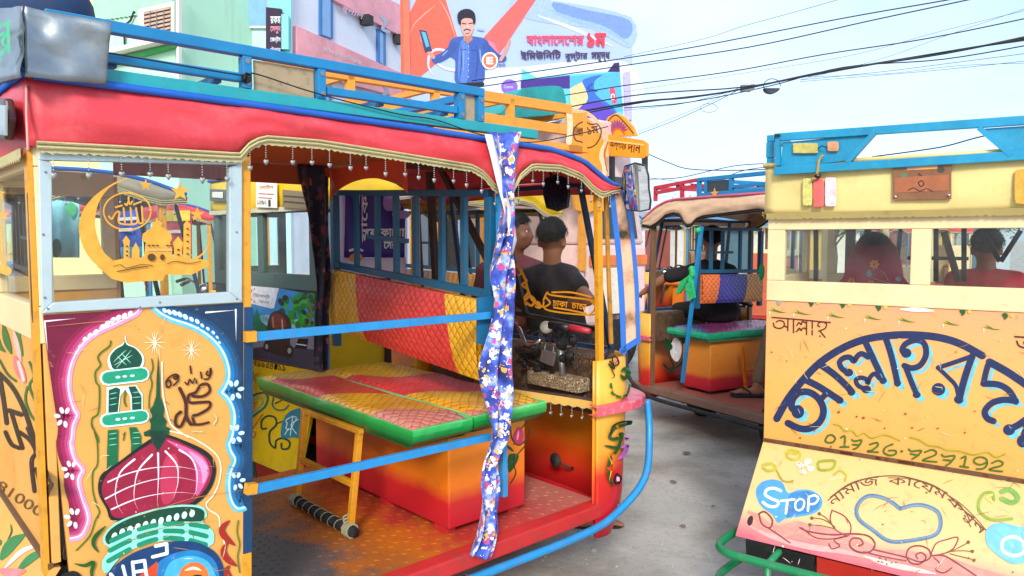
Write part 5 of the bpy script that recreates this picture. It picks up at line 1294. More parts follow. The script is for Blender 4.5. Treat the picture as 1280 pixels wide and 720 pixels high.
it.append(('6a4828',rib([(1038,622),(1062,605),(1090,597),(1115,595),(1135,597),(1162,605),(1180,615),(1203,636),(1230,662)],1.4)))
it.append(('6a4828',merge(text('নামাজ',None,None,12,.0,arc=[(1041,634),(1062,618),(1084,609),(1099,607)]),text('কায়েম',None,None,13,.0,arc=[(1110,609),(1135,610),(1158,617),(1180,627)]),text('করুন',None,None,13,.0,arc=[(1179,630),(1195,641),(1212,658),(1224,672)]))))
# pink scroll work
sc='8c3c40'
it.append(('e49484',D_(rib([(140,400),(180,420),(230,470),(300,500),(380,480),(450,500),(560,520),(650,540),(780,580)],70,1))))
it.append(('e8a8a0',D_(rib([(130,460),(250,520),(420,570),(620,600),(780,640)],30,1))))
it.append(('e49484',E_(rib([(0,580),(100,610),(200,620),(300,640),(420,660),(560,700),(700,720)],64,1))))
it.append(('f0c8bc',E_(rib([(0,620),(120,660),(260,690),(360,710)],28,1))))
for f,q,wd in ((D_,[(400,480),(450,500),(560,515),(660,510),(740,520),(775,560),(750,600),(690,600),(650,570),(660,535),(700,535),(715,560),(695,570)],9),(D_,[(410,480),(480,530),(570,535),(640,520),(570,540),(600,570),(560,585),(545,560)],7),(D_,[(195,410),(210,460),(250,480),(262,440),(225,400),(195,410)],9),(D_,[(240,480),(300,520),(350,555)],8),(D_,[(560,395),(552,440),(580,490),(640,520),(655,470),(620,420),(560,392)],6),(D_,[(575,475),(520,440),(465,430)],5),(D_,[(575,480),(530,430),(495,410)],5),(D_,[(575,485),(510,470),(450,465)],5),
  (E_,[(50,590),(200,625),(280,650),(330,630),(325,590),(280,570),(230,580),(212,620),(235,655),(280,660),(310,630),(290,605),(260,615),(268,635)],8),(E_,[(335,615),(360,560),(410,540),(470,528),(450,580),(410,605),(350,620)],6),(E_,[(350,620),(430,600),(520,555)],5),(E_,[(420,600),(480,595),(540,598)],5),(E_,[(430,610),(490,625),(550,640)],5),(E_,[(340,620),(400,620),(470,660),(560,720)],9),(E_,[(350,630),(380,660),(360,690),(400,705),(440,680)],7),(E_,[(0,600),(100,625),(210,645)],7)):
    it.append((sc if wd>5 else '7a5a28',f(rib(q,wd))))
for f,x,y in ((D_,460,432),(D_,497,410),(D_,450,465),(E_,522,552),(E_,542,598),(E_,550,642)): it.append(('7a5a28',f(blob(x,y,9))))
it.append(('4a4040',E_(merge(*[blob(x,y,7,3,r) for x,y,r in ((80,632,20),(90,652,40),(115,662,90),(138,655,-30),(110,640,80),(160,655,0),(72,648,0))]))))
it.append(('3c1c20',D_(blob(152,445,14,26,15))))
for q,c,wd in (([(330,105),(350,90),(395,100),(400,125),(370,140),(335,125),(345,105),(385,110)],'c0b030',12),([(215,165),(260,160),(280,185),(240,195),(215,180)],'b8b030',14),([(285,195),(310,240),(340,250),(365,245)],'a09828',9),([(495,150),(530,145),(575,148),(560,185),(500,190),(490,160)],'98a020',14),([(570,215),(600,195),(630,215),(625,245)],'b0a830',10)): it.append((c,D_(rib(q,wd))))
it.append(('f4dcc4',D_(merge(blob(400,165,22,12,30),blob(440,150,20,14,-20),blob(455,185,18,14),blob(415,200,20,12,20))))); it.append(('f0d0d0',D_(rib([(400,180),(430,165),(450,190)],10))))
for q,c,wd in (([(650,340),(640,305),(600,310),(575,350),(580,400),(640,440),(740,435)],'88a838',15),([(640,350),(615,330),(640,315)],'d8d060',12),([(690,300),(730,290),(770,330),(740,355),(690,335)],'78a848',26)): it.append((c,E_(rib(q,wd))))
it.append(('78c0e8',E_(poly([(610,500),(640,465),(700,455),(780,475),(860,470),(920,520),(900,600),(820,650),(740,660),(660,610),(615,560)],True))))
it.append(('f4fafc',E_(rib([(690,570),(700,540),(750,525),(795,550),(800,600),(750,620),(700,600),(690,570)],16))))
it+=scratches(60,968,1278,572,716,['c89060','a87850','f8e4c8','f0ccb0','8c6040'],9)
marks('painted_flap_art',it,fp,tuple(fnv),PR['flap'],d0=.002,step=.0002)
# rust along the hinge
m=MB()
random.seed(9)
for k in range(26):
    v=random.uniform(.05,RW-.05); a=random.uniform(.01,.05); m.hexa([(-.0095,v,.700+random.uniform(-.004,.004)),(-.0095,v+a,.700),(-.0095,v+a,.690),(-.0095,v,.688)],(.002,0,0))
m.build('rust_flakes',mat('rust','6a3818',.9,dirt=.4),R1,kind='stuff')
# reflectors, badge plate, tags
def tagplate(name,pts,hx,uu=-.03,th=.008,bev=.003,parent=R1,**k): return MB().hexa([RS(x,y,u=uu) for x,y in pts],(th,0,0)).build(name,mat(name+'_paint',hx,.35,dirt=.35,var=.25,scale=30,**k),parent,bevel=bev)
def rr(x0,y0,x1,y1,r=3): return cat([(x0+r,y0),(x1-r,y0),(x1,y0+r),(x1,y1-r),(x1-r,y1),(x0+r,y1),(x0,y1-r),(x0,y0+r)],2,True)
tagplate('yellow_reflector',rr(991,179,1022,191.5,2),'c8b860',-.052); tagplate('orange_reflector',rr(1034,177,1048,189,2),'d89868',-.052)
tagplate('yellow_reflector',rr(1003,223,1015,257),'d8d070',-.045); tagplate('red_reflector',rr(1016,223,1029.5,259),'e06860',-.047); tagplate('white_reflector',rr(1031,222,1045,258),'f0d0d0',-.044)
MB().tube(cat([RS(x,y,u=-.062) for x,y in ((1029,194),(1024,200),(1022,212),(1020,222),(1014,224))],4),.006,8).build('lamp_cord',mat('cord_tan','b09050',.6),R1,smooth=True)
MB().ball(RS(1022,220,u=-.062),(.012,.014,.01),8,6).build('tape_knot',BLACK,R1)
m=MB(); m.tube([RS(x,y,u=-.06) for x,y in ((1022,186),(1028,182),(1034,185))],.0025,5); m.build('lamp_wire',BLACK,R1)
tagplate('amber_reflector',rr(1268,212,1292,255,5),'e0a838',-.045)
bp_=tagplate('badge_plate',[(1116,200),(1189,197),(1189,249),(1116,250)],'8a5a38',-.045,.01,.001)
it=[('a86038',poly([(1118,222),(1186,218),(1186,238),(1118,241)])),('d89868',poly([(1133,206),(1172,204),(1172,211),(1134,213)])),('e8a050',poly([(1150,206),(1172,204),(1172,211),(1150,212)])),('607850',blob(1130,219,5,3)),('4c3c30',blob(1176,212,5,4)),('302018',rib([(1148,228),(1152,226),(1155,230),(1151,233),(1148,229)],1.6)),('3c2820',rib([(1135,238),(1142,235),(1150,239),(1158,236),(1165,239)],1.5)),('3c2820',rib([(1148,217),(1152,220)],1.5))]
marks('worn_print',it,lambda x,y:tuple(RS(x,y,u=-.045)),rn,bp_)
for k,(x,y) in enumerate(((1119,203),(1186,200),(1119,246),(1186,244))): MB().ball(RS(x,y,u=-.049),(.004,.005,.005),6,4).build('rivet',CHROME,bp_)
# small bits behind the tail: bumper bolts
# ================================================================ MIDDLE-DISTANCE RICKSHAW, driver reaching forward
R2W=1.22
R2F=Frame(820,6.3,-29.5,vshift=R2W)
D2=dict(u0=-1.69,K=.86,F=.34,C=.72,WB=1.38,WT=1.71,CB=1.73,CT=1.93,RT=2.075,FB=.35,FU=.10)
tanc=mat('tan_canvas','e8c09c',.5,var=.10,scale=5,bump=.4,bscale=22,dirt=.15)
_t0=R2F.S(950,340,u=-.43).y;_t1=R2F.S(864,340,u=-.43).y;QLO=_t0+.15*1.2;QHI=_t1+.15*1.2
q2=quilt('quilted_orange_blue',[(0,'f0a030'),(.30,'403c98'),(.70,'f07830')],.15,QLO,QHI,.045,up=2,line='2c2450')
q2b=quilt('quilted_purple',[(0,'a04878'),(.4,'8c3c70'),(.6,'506090'),(.8,'c06048')],.6,0,1.4,.05,line='302040')
redr=mat('rack_red','c83048',.4,dirt=.3)
R2,P2=rickshaw(R2F,R2W,D2,dict(label='tan canvas rickshaw with a half red half blue rack, orange bench box and purple pad',canvas=tanc,bodym=ORANGE,quiltm=q2b,backm=q2,edgem=mat('pad_edge_teal','20b080',.4,var=.3,scale=20),
  rackm=BLUE,seed=8,tassels=0,skirtm=mat('skirt_brown','8a6858',.5,dirt=.7),floorm=mat('floor_pinkish','b86858',.45,dirt=.6),boxm=grad('box_orange_red',[(0,'c02038'),(.22,'d83038'),(.32,'f08c30'),(1,'f4a040')],2,.36,.80,.4,.06),
  pipem=mat('piping_pink','d86080',.4),lacem=mat('dark_lace','302828',.9),postm=mat('post_bronze','7a5a40',.5),polem=BLUE2,liningm=mat('brown_lining2','b08868',.7),fbm=DARK,seath=.53,skip=('left_pole','grille','bumper'),rposts=(.04,.5,.98,1.28,1.375),rpanels=((1.0,1.27),),midspans=((.03,.5),(.5,.98)),rboardm=mat('dark_board','34424c',.5),rack=(.03,1.39)))
g2=lambda x:D2['u0']+.86*x
_a=R2F.S(872,340,u=g2(1.47));_b=R2F.S(950,340,u=g2(1.47))
grille(R2,lambda s:(g2(1.47),lerp(_b.y,_a.y,s)),.34,1.35,1.73,NAVY,dict(quiltm=q2,backm=q2,backh=.26,postdrop=.30,bars=(.16,.34,.62,.80)),zs=(1.69,1.69,1.335,1.345))
for v in (0,R2W):
    for z,nm in ((D2['RT'],'rack_top_rail'),(2.03,'rack_middle_rail')): MB().beam((g2(1.41),v,z),(g2(1.98),v,z-.03),.026,.026).build(nm,redr,R2)
    for x in (1.60,1.98): MB().beam((g2(x),v,D2['CT']+.0),(g2(x),v,D2['RT']-.02),.026,.026,(1,0,0)).build('rack_post',redr,R2)
for x in (1.5,1.7,1.98): MB().beam((g2(x),.02,2.04),(g2(x),R2W-.02,2.04),.024,.024).build('rack_cross_rail',redr,R2)
s2=star(0,0,9); c2=R2F.S(894,242,v=R2W+.012)
mb=MB(); mb.hexa([c2+Vector((x*.005,.006,-y*.005)) for x,y in s2[0]],(0,.002,0)); mb.build('star_badge',mat('gold_paint','e8b040',.4),R2)
# bottom rose on the R2 box, foot pad frame
it=[('f4f0f0',poly([(843,422),(852,430),(851,446),(845,452),(838,440)],True)),('0c5c30',poly([(832,422),(841,432),(838,438),(833,434)],True)),('103c18',rib([(830,456),(838,462),(848,458),(856,450)],2.4)),('103c18',rib([(836,444),(842,458),(838,466)],2)),('0c4c28',poly([(852,415),(858,424),(853,430)],True))]
marks('painted_lily',it,lambda x,y:tuple(R2F.S(x,y,v=R2W-.14)),(0,1,0),R2,d0=.003)
fz=.34; m=MB()
for v in (.35,.85): m.beam((g2(1.22),v,fz+.40),(g2(1.16),v,fz+.02),.022,.022,(1,0,0))
m.beam((g2(1.18),.35,fz+.2),(g2(1.18),.85,fz+.2),.02,.02); m.build('folding_frame',ORANGE,R2)
m=MB(); m.beam(R2F.S(877,283,v=R2W),R2F.S(853,478,v=R2W),.03,.024,(1,0,0)); m.build('grab_pole',BLUE2,R2,bevel=.003)
GR=mat('green_net','28c070',.7,var=.35,scale=30,bump=.8)
m=MB()
random.seed(12)
for k in range(7):
    y=336+k*3.5; m.ball(R2F.S(865+random.uniform(-2,2),y,v=R2W+.02),(.028,.028,.026),7,5)
P_=[R2F.S(x,y,v=R2W+.03) for x,y in ((862,345),(858,356),(852,366),(846,368),(852,352))]; m.hexa(P_,(0,.02,0))
P_=[R2F.S(x,y,v=R2W+.035) for x,y in ((866,350),(870,372),(864,376),(858,358))]; m.hexa(P_,(0,.02,0))
m.build('green_cloth_knot',GR,R2,smooth=False)
m=MB(); m.ball(R2F.S(873,288,v=R2W+.02),(.026,.026,.024),7,5); m.build('green_cloth_knot',GR,R2)
m=MB(); m.ball(R2F.S(952,340,v=R2W-.5),(.025,.025,.07),7,6); m.build('green_cloth_knot',GR,R2)
# ================================================================ YELLOW-TAILED RICKSHAW behind the main one
B1W=1.26
B1F=Frame(268,5.0,43,vshift=B1W)
D1=dict(u0=0,F=.46,C=.85,WB=1.40,WT=1.76,CB=1.79,CT=1.99,RT=2.13,FB=.27,FU=.16)
yelc=mat('yellow_canvas','f4c818',.42,var=.10,scale=5,bump=.3,bscale=22,dirt=.1)
yelb=mat('yellow_enamel','f0c418',.35,var=.08,dirt=.2)
qg=quilt('quilted_red_brown',[(0,'b03028'),(.5,'c88830')],.4)
gframe=mat('grey_green_frame','587068',.4,dirt=.4)
B1,PB=rickshaw(B1F,B1W,D1,dict(label='yellow canvas rickshaw seen from behind with a jungle painting and scrolled yellow tail',canvas=yelc,bodym=yelb,rearm=mat('dark_road_paint','3c4048',.5),flapm=yelb,quiltm=qg,seed=11,rackm=BLUE,framem=gframe,rearglass=glass('dusty_glass','f0f6f6',.10,.05,'dce8ee'),lacem=mat('cream_fringe','d8d0b0',.8),tassels=0,screenm=BLACK,bumperm=mat('bumper_dark_green','1c3c38',.4,dirt=.4),postm=WOODY,pipem=mat('piping_blue','1860c0',.4)))
b1=lambda x,y:tuple(B1F.S(x,y,u=0)); BS=B1F.S
J=Zm(300,330,6); it=[]
it.append(('3c98e0',J(poly([(45,130),(300,180),(560,235),(560,480),(40,470)]))))
it.append(('b0d8f0',J(poly([(60,400),(200,380),(300,400),(560,430),(560,490),(40,490)])))); it.append(('18785c',J(poly([(48,300),(90,350),(110,400),(130,330),(160,430),(200,460),(300,470),(300,530),(48,520)]))))
random.seed(5)
for k in range(60):
    x=random.uniform(310,560); y=random.uniform(230+abs(x-470)*.2,470); it.append((random.choice(['0c3c18','145c18','1c8c20','28a828','0c2c14','3cc030']),J(blob(x,y,random.uniform(14,34),random.uniform(12,26),random.uniform(0,180),9))))
for q in ([(500,260),(530,330),(520,480)],[(545,300),(535,420)]): it.append(('8a7a40',J(rib(q,9))))
for k in range(16):
    x=60+k*10; it.append(('2c9c78',J(rib([(x,330+k*4),(x+3,440)],4,1))))
it.append(('8c8c98',J(poly([(45,560),(560,540),(560,800),(45,800)])))); it.append(('484858',J(poly([(45,640),(250,610),(560,640),(560,800),(45,800)]))))
it.append(('40302c',J(poly([(215,430),(240,370),(300,350),(370,400),(390,480),(380,600),(400,690),(340,700),(230,660),(190,600)],True)))); it.append(('8c3c30',J(poly([(240,385),(290,370),(340,410),(350,470),(250,480)],True)))); it.append(('c08060',J(rib([(250,400),(255,470)],14)))); it.append(('d8b0a0',J(rib([(320,420),(325,500)],12))))
it.append(('302828',J(blob(205,620,26,40)))); it.append(('302828',J(blob(375,650,30,46)))); it.append(('b0a8a0',J(merge(blob(205,620,12,20),blob(375,650,14,22)))))
it.append(('101820',J(poly([(440,560),(520,560),(505,640),(415,630)])))); it.append(('f0f4f8',J(rib([(430,600),(500,610)],8))))
it.append(('f4f6fc',J(poly([(52,135),(296,182),(262,330),(240,335),(62,290)]))))
it.append(('d82028',J(star(105,235,58,9,0,.6)))); it.append(('f4f6fc',J(blob(120,235,36,44))))
it.append(('101828',J(merge(text('ডিসেন্ট',(100,252),(225,268),38,.01),text('বাংলা',(150,290),(220,302),20,.0)))))
marks('jungle_painting',it,b1,(-1,0,0),PB['rear_panel'],d0=.002,step=.00025)
it=[('f4c020',poly([(300,446),(410,466),(410,480),(300,462)])),('181818',merge(*[text(c,(308+i*5.2,455+i*.9),(312+i*5.2,455.7+i*.9),7,.02) for i,c in enumerate('০১৭১৯৫৪-১১')]))]
marks('phone_number_strip',it,b1,(-1,0,0),PB['rear_panel'],d0=.012,step=.0005)
V=Zm(300,440,4.5); fn1=Vector((-(.846-.27),0,.16)).normalized(); f1=lambda x,y:tuple(BS(x,y,p=(0,0,.846),n=tuple(fn1))); it=[]
for q,c,wd in (([(30,235),(60,250),(100,235),(140,230),(158,260),(140,310),(90,350),(30,400)],'187868',12),([(30,215),(60,235)],'187868',9),([(30,265),(70,275),(110,255),(130,275),(100,320),(40,360)],'68b8a8',6),([(40,290),(100,285)],'e07030',6),([(55,290),(50,340)],'e07030',6),([(85,290),(80,330)],'e07030',6),([(130,350),(80,420),(50,460),(75,480),(90,455),(65,445)],'e07030',7),([(150,430),(125,430),(125,385),(160,360),(200,370),(205,410),(170,450),(170,510),(200,540),(205,500),(240,485),(280,505),(275,540),(240,545),(235,515)],'1c4c40',10),([(205,405),(240,390)],'1c4c40',7),([(190,255),(185,300),(210,325),(250,325),(275,300)],'2c6870',8),([(200,290),(240,270)],'1c4040',6),([(20,180),(60,150),(110,120)],'a8a020',6),([(60,120),(90,170),(75,110)],'c08820',4)): it.append((c,V(rib(q,wd))))
it.append(('2c8898',V(poly([(270,345),(320,320),(345,330),(345,470),(290,480),(235,480),(240,400)],True))))
for q in ([(270,400),(262,430),(285,435),(305,400),(320,370),(295,365),(262,385),(270,405)],[(300,360),(285,470)],[(330,380),(290,410),(320,460)],[(255,465),(275,430)]): it.append(('e8f4f4',V(rib(q,5))))
marks('painted_scrolls',it,f1,tuple(fn1),PB['flap'],d0=.003,step=.0003)
ps=MB().hexa([BS(x,y,u=-.05) for x,y in ((320,226),(346,227),(346,260),(320,259))],(.003,0,0)).build('notice',mat('notice_paper','f4f0e4',.7,dirt=.1),B1)
marks('notice_print',[('e08830',merge(text('নোটিশ',(325,236),(342,236),5,.02))),('c86050',rib([(324,242),(342,243)],1.2)),('c86050',rib([(324,247),(340,248)],1.2)),('404040',text('১২৩৮২',(322,256),(333,256),6,.01)),('404040',rib([(337,251),(337,257)],3))],lambda x,y:tuple(BS(x,y,u=-.05)),(-1,0,0),ps)
pl_=MB().hexa([BS(x,y,u=-.05) for x,y in ((353,237),(385,240),(385,262),(353,259))],(.004,0,0)).build('number_plate',mat('plate_brown','8a7a58',.4,dirt=.5),B1)
marks('plate_print',[('4a4030',rib([(356,245),(380,247)],2)),('4a4030',rib([(356,252),(380,254)],2))],lambda x,y:tuple(BS(x,y,u=-.05)),(-1,0,0),pl_)
lb=MB().hexa([BS(x,y,u=-.05) for x,y in ((262,236),(283,237),(283,252),(262,251))],(.01,0,0)).build('marker_lamp',mat('lamp_body','6a6a60',.4),B1,bevel=.003)
MB().hexa([BS(x,y,u=-.052) for x,y in ((266,240),(279,240),(279,248),(266,247))],(-.006,0,0)).build('lens',mat('lens_white','f0ecd8',.3,dirt=0),lb,bevel=.003)
# ================================================================ further rickshaws
teal=mat('teal_canvas','48b0b8',.5,var=.15,scale=5,dirt=.15); grey=mat('greige_canvas','a89c84',.55,var=.15,scale=4,bump=.5,bscale=14,dirt=.3)
B0F=Frame(205,4.1,50)
B0,_=rickshaw(B0F,1.25,dict(u0=-2.03,F=.46,C=.8,WB=1.44,WT=1.77,CB=1.82,CT=1.96,RT=2.12),dict(label='rickshaw with grey-beige canvas and blue rack, glimpsed through the mosque-sticker window',canvas=grey,bodym=mat('tan_enamel','d8a858',.4),quiltm=quilt('quilt_gold_red',[(0,'d8a040'),(.5,'b82838')],.4),seed=21,rackm=BLUE,liningm=WOODY,tassels=1))
B3F=Frame(800,12,50)
B3,_=rickshaw(B3F,1.25,dict(u0=-2.03,F=.46,C=.8,WB=1.44,WT=1.80,CB=1.86,CT=2.05,RT=2.13),dict(label='teal canvas rickshaw with pinkish body beyond the yellow canvas one',canvas=teal,bodym=mat('dusty_pink','c89890',.5),quiltm=qg,seed=41,rackm=mat('rack_teal2','3c9ca8',.4)))
B4F=Frame(880,11.5,-60,vshift=1.25)
B4,_=rickshaw(B4F,1.25,dict(u0=-1.2,F=.46,C=.8,WB=1.44,WT=1.77,CB=1.80,CT=1.97,RT=2.1),dict(label='distant blue canvas rickshaw seen past the driver reaching forward',canvas=mat('sky_blue_canvas','4c98d0',.5),bodym=mat('brick_enamel','c86040',.4),quiltm=qg,seed=51,rackm=redr))
B5F=Frame(1150,19,-75,vshift=1.25)
B5,_=rickshaw(B5F,1.25,dict(u0=-1.2,F=.46,C=.8,WB=1.44,WT=1.77,CB=1.80,CT=1.97,RT=2.1),dict(label='distant red canvas rickshaw seen through the cream rickshaw windows',canvas=RED,bodym=mat('cream_enamel','e8d0a0',.4),quiltm=qg,seed=61,rackm=BLUE))
# purple printed banner hung behind the grille
BNF=Frame(462,4.0,60)
bnr=thing('banner','purple printed banner with white lettering hanging beyond the blue grille','banner',tuple(BNF.o),R(90-60),None)
n=26; rows=[]
def bn(x,y): p=BNF.S(x,y,v=0); return p+Vector((0,.03*math.sin(p.x*13)+.015*math.sin(p.x*31+p.z*5),0))
Pn=mat('banner_purple','3c2890',.5,var=.18,scale=9,dirt=.08)
m=MB(); m.grid([[tuple(bn(lerp(415,508-(18*(1-min(1,j/3))**2),i/n),lerp(238,322,j/8))) for i in range(n+1)] for j in range(9)]); bc=m.build('printed_cloth',Pn,bnr,smooth=True,solid=.003)
m=MB(); m.grid([[tuple(bn(lerp(415,509,i/n),lerp(322.2,348,j/3))) for i in range(n+1)] for j in range(4)]); m.build('white_hem',mat('banner_white','e0d8ec',.6),bnr,smooth=True,solid=.003)
m=MB(); m.grid([[tuple(bn(lerp(413,427,i/4),lerp(240,336,j/6))+Vector((0,-.02,0))) for i in range(5)] for j in range(7)]); m.build('white_strip',mat('banner_pale','d8c8e8',.6),bnr,smooth=True,solid=.003)
it=[('f0f0f8',merge(text('যাকে',(459,303),(460,244),9,.02),text('যেকোনো',(458,296),(508,296),11,.03),text('সেরা',(480,311),(500,311),10,.03),text('স',(440,255),(450,255),12,.03))),('b090e0',poly([(480,246),(492,244),(500,250),(502,262),(482,262)],True)),('e88838',blob(442,322,9,6)),('f0ecf4',rib([(434,313),(442,311),(451,313)],3)),('b898e0',rib([(497,268),(507,268)],10))]
marks('banner_print',it,lambda x,y:tuple(bn(x,y)),(0,-1,0),bc,d0=.006,step=.001)

B6F=Frame(262,7.6,62)
B6,_=rickshaw(B6F,1.25,dict(u0=-2.03,F=.46,C=.8,WB=1.44,WT=1.77,CB=1.80,CT=1.97,RT=2.12),dict(label='rickshaw with red canvas and blue rack far behind the mosque-sticker window',canvas=RED,bodym=mat('sky_enamel','58a8d8',.4),quiltm=qg,seed=71,rackm=BLUE,liningm=mat('pale_lining','d8c8a8',.7)))
def flatbanner(px0,px1,y0,y1,d,m_,label,items=()):
    f=Frame((px0+px1)/2,d,70); t=thing('banner',label,'banner',tuple(f.o),R(20)); rows=[[tuple(f.S(lerp(px0,px1,i/12),lerp(y0,y1,j/6),v=0)+Vector((0,.02*math.sin(i*.9),0))) for i in range(13)] for j in range(7)]
    o=MB().grid(rows).build('printed_cloth',m_,t,smooth=True,solid=.003)
    if items: marks('banner_print',list(items),lambda x,y:tuple(f.S(x,y,v=0)),(0,-1,0),o,d0=.03,step=.001)
flatbanner(128,178,262,330,5.6,mat('banner_blue','2858c0',.5,dirt=.1),'bright blue cloth banner behind the gilt moon sticker',[('e8f0fc',rib([(135,275),(170,273)],4)),('e8f0fc',rib([(135,288),(165,287)],4)),('50c8e8',poly([(128,310),(178,308),(178,328),(128,330)]))])
flatbanner(196,240,262,318,5.9,mat('banner_red','d83048',.5,dirt=.1),'red and yellow cloth banner right of the gilt dome sticker',[('f4d030',poly([(198,264),(238,263),(238,276),(198,277)])),('f4e8f0',rib([(204,290),(232,289)],4))])
flatbanner(60,100,248,322,5.2,mat('banner_cyan','a0e4ec',.5,dirt=.05),'pale cyan sheet seen in the left part of the near window',[('50c878',blob(90,262,7,9)),('204830',blob(72,310,6,12))])
# ================================================================ DECORATED TRUCK behind
OF=Frame(745,8.5,47,vshift=0)
T=OF.root('decorated_truck','tall decorated truck with orange slatted rack and scrolled crown boards above the red canvas','truck')
OR2=mat('rack_orange','f0a030',.42,var=.14,dirt=.35,dirtcol='8a5a28'); OS=OF.S
TW=1.7
def tb(name,a,b,w,h,m_=OR2,v=0,up=(0,0,1)): return MB().beam(OS(*a,v=v),OS(*b,v=v),w,h,up).build(name,m_,T,bevel=.004)
for v in (0,TW):
    tb('rack_rail',(330,77),(712,137),.07,.10,v=v) if v==0 else None
    za=OS(712,137,v=0).z; zb=OS(708,163,v=0).z; zc=OS(708,186,v=0).z
    for z in ((zb,zc) if v==0 else (za,zb,zc)): MB().beam((-3.2,v,z),(-.22,v,z),.06,.10).build('rack_rail',OR2,T,bevel=.004)
    for u in (-3.2,-2.3,-1.35,-.24): MB().beam((u,v,1.252),(u,v,za),.07,.07,(1,0,0)).build('rack_post',OR2,T,bevel=.004)
for u in (-3.15,-2.3,-1.4,-.3): MB().beam((u,.04,za-.02),(u,TW-.04,za-.02),.05,.05).build('rack_cross_rail',OR2,T)
for k in range(7): MB().beam((-3.1+.45*k,.03,zc+.03),(-3.1+.45*k,TW-.03,zc+.03),.10,.03).build('rack_slat',mat('weathered_slat','8a6a50',.7,dirt=.6),T)
bodyt=mat('truck_orange','f09828',.4,dirt=.4)
MB().box((-3.25,.0,.75),(-.2,TW,1.25)).build('cargo_body',mat('truck_pale','e4d0c8',.4,dirt=.3),T,bevel=.01)
for k in range(6):
    a=-3.2+.5*k; MB().box((a+.02,-.02,zc-.42),(a+.46,.02,zc-.12)).build('painted_board',mat('board_'+('a','b','c')[k%3],('e87820','f0b040','e05a28')[k%3],.4,var=.3,scale=14),T,bevel=.01)
m=MB()
for u in (-2.6,-1.9): pass
for u,v in ((-2.7,.12),(-2.7,TW-.12),(.45,.12),(.45,TW-.12)):
    w_=MB().lathe((u,v,.40),[(.2,-.1),(.38,-.1),(.40,-.06),(.40,.06),(.38,.1),(.2,.1)],'y',24).build('wheel',RUBBER,T,smooth=True); MB().lathe((u,v,.40),[(.05,-.08),(.21,-.07),(.21,.07),(.05,.08)],'y',16).build('rim',STEEL,w_)
pinkc=mat('cab_pink','f0ccc4',.4,var=.15,dirt=.2); 
MB().box((-.15,.02,.6),(1.0,TW-.02,1.55)).build('cab',pinkc,T,bevel=.05)
MB().hexa([(-.15,.03,1.552),(.96,.03,1.552),(.62,.08,3.0),(-.15,.08,3.0)],(0,TW-.1,0)).build('cab_roof',pinkc,T,bevel=.03)
MB().hexa([(.05,.015,1.62),(.80,.015,1.62),(.66,.040,2.35),(.05,.040,2.35)],(0,.02,0)).build('window_pane',mat('dark_cab_glass','303c48',.1),T)
MB().box((-.10,-.012,1.30),(.96,.018,1.42)).build('side_stripe',mat('stripe_orange','e87830',.4,dirt=.3),T)
MB().box((.02,-.008,.72),(.78,.018,1.27)).build('door_panel',mat('door_cream','f0e4d0',.4,dirt=.3),T,bevel=.01)
MB().box((.62,-.03,1.16),(.74,-.009,1.19)).build('door_handle',CHROME,T)
m=MB(); m.box((1.0,.2,.75),(1.03,TW-.2,1.2)); m.build('grille',DARK,T)
for v in (.25,TW-.25): MB().lathe((1.02,v,.95),[(.05,-.02),(.11,.0),(.12,.03)],'x',16).build('headlight',CHROME,T)
# crown boards
def crown(name,pts,u,col,th=.05,smooth=True): return MB().hexa([OS(x,y,u=u) for x,y in (cat(pts,3,True) if smooth else pts)],(th,0,0)).build(name,col,T,bevel=.004)
gold_=mat('crown_gold','f0a028',.4,var=.12,dirt=.25)
sp=lambda x,y:tuple(OS(x,y,v=-.03)); 
wing=MB().hexa([OS(x,y,v=-.03) for x,y in cat([(708,136),(722,140),(738,150),(750,168),(757,190),(760,230),(760,262),(746,262),(720,262),(712,190)],2,True)],(0,.03,0)).build('crown_side_board',gold_,T)
wz=Zm(600,0,3.6)
it=[('f8d8b0',wz(rib([(400,500),(405,560),(400,640)],26))),('f0c088',wz(rib([(408,500),(470,505),(520,540),(560,610),(572,700)],16))),('6a3008',wz(rib([(470,545),(440,560),(420,590),(430,630),(460,640),(480,665),(520,650),(545,600),(530,560),(500,560),(480,550)],6))),('6a3008',wz(merge(text('পা',(440,612),(480,605),34,.02),text('১ম',(485,606),(535,598),34,.02)))),
    ('f8d8b0',wz(rib([(560,640),(545,700),(560,760),(550,840)],22,1))),('c86018',wz(rib([(575,640),(560,700),(572,770)],6)))]
marks('crown_scrolls',it,sp,(0,-1,0),wing)
cu=.35
sun_=crown('crown_sun_board',[(752,170),(753,158),(760,146),(770,141),(780,146),(790,158),(795,170)],cu,gold_,smooth=False)
txb=crown('crown_text_board',[(757,169),(760,168),(803,175),(808,179),(808,195),(804,198),(762,195),(758,190)],cu-.06,gold_,smooth=False)
up_=lambda x,y:tuple(OS(x,y,u=cu)); it=[('7a2c10',wz(rib([(560,600),(575,550),(610,518),(650,550),(690,600)],5)))]
for a in range(20,165,14): it.append(('7848a0' if a%28<14 else 'c03848',wz(rib([(618-20*math.cos(R(a)),600-22*math.sin(R(a))),(618-52*math.cos(R(a)),602-66*math.sin(R(a)))],9,1))))
it.append(('e05820',wz(rib([(596,602),(606,585),(622,578),(640,588),(650,604)],7))))
marks('crown_sun_rays',it,up_,(-1,0,0),sun_,d0=.003)
ut=lambda x,y:tuple(OS(x,y,u=cu-.06))
it=[('6a2c10',wz(text('আল্লাহর',(580,672),(655,684),46,.02))),('6a2c10',wz(text('দান',(662,684),(722,690),46,.02))),('f8c878',wz(rib([(575,632),(735,652)],8)))]
marks('crown_lettering',it,ut,(-1,0,0),txb,d0=.003)
for x in (806,765): MB().beam(OS(x,196,u=cu-.03),OS(x,262,u=cu-.03),.05,.05,(1,0,0)).build('crown_strut',DARK,T)
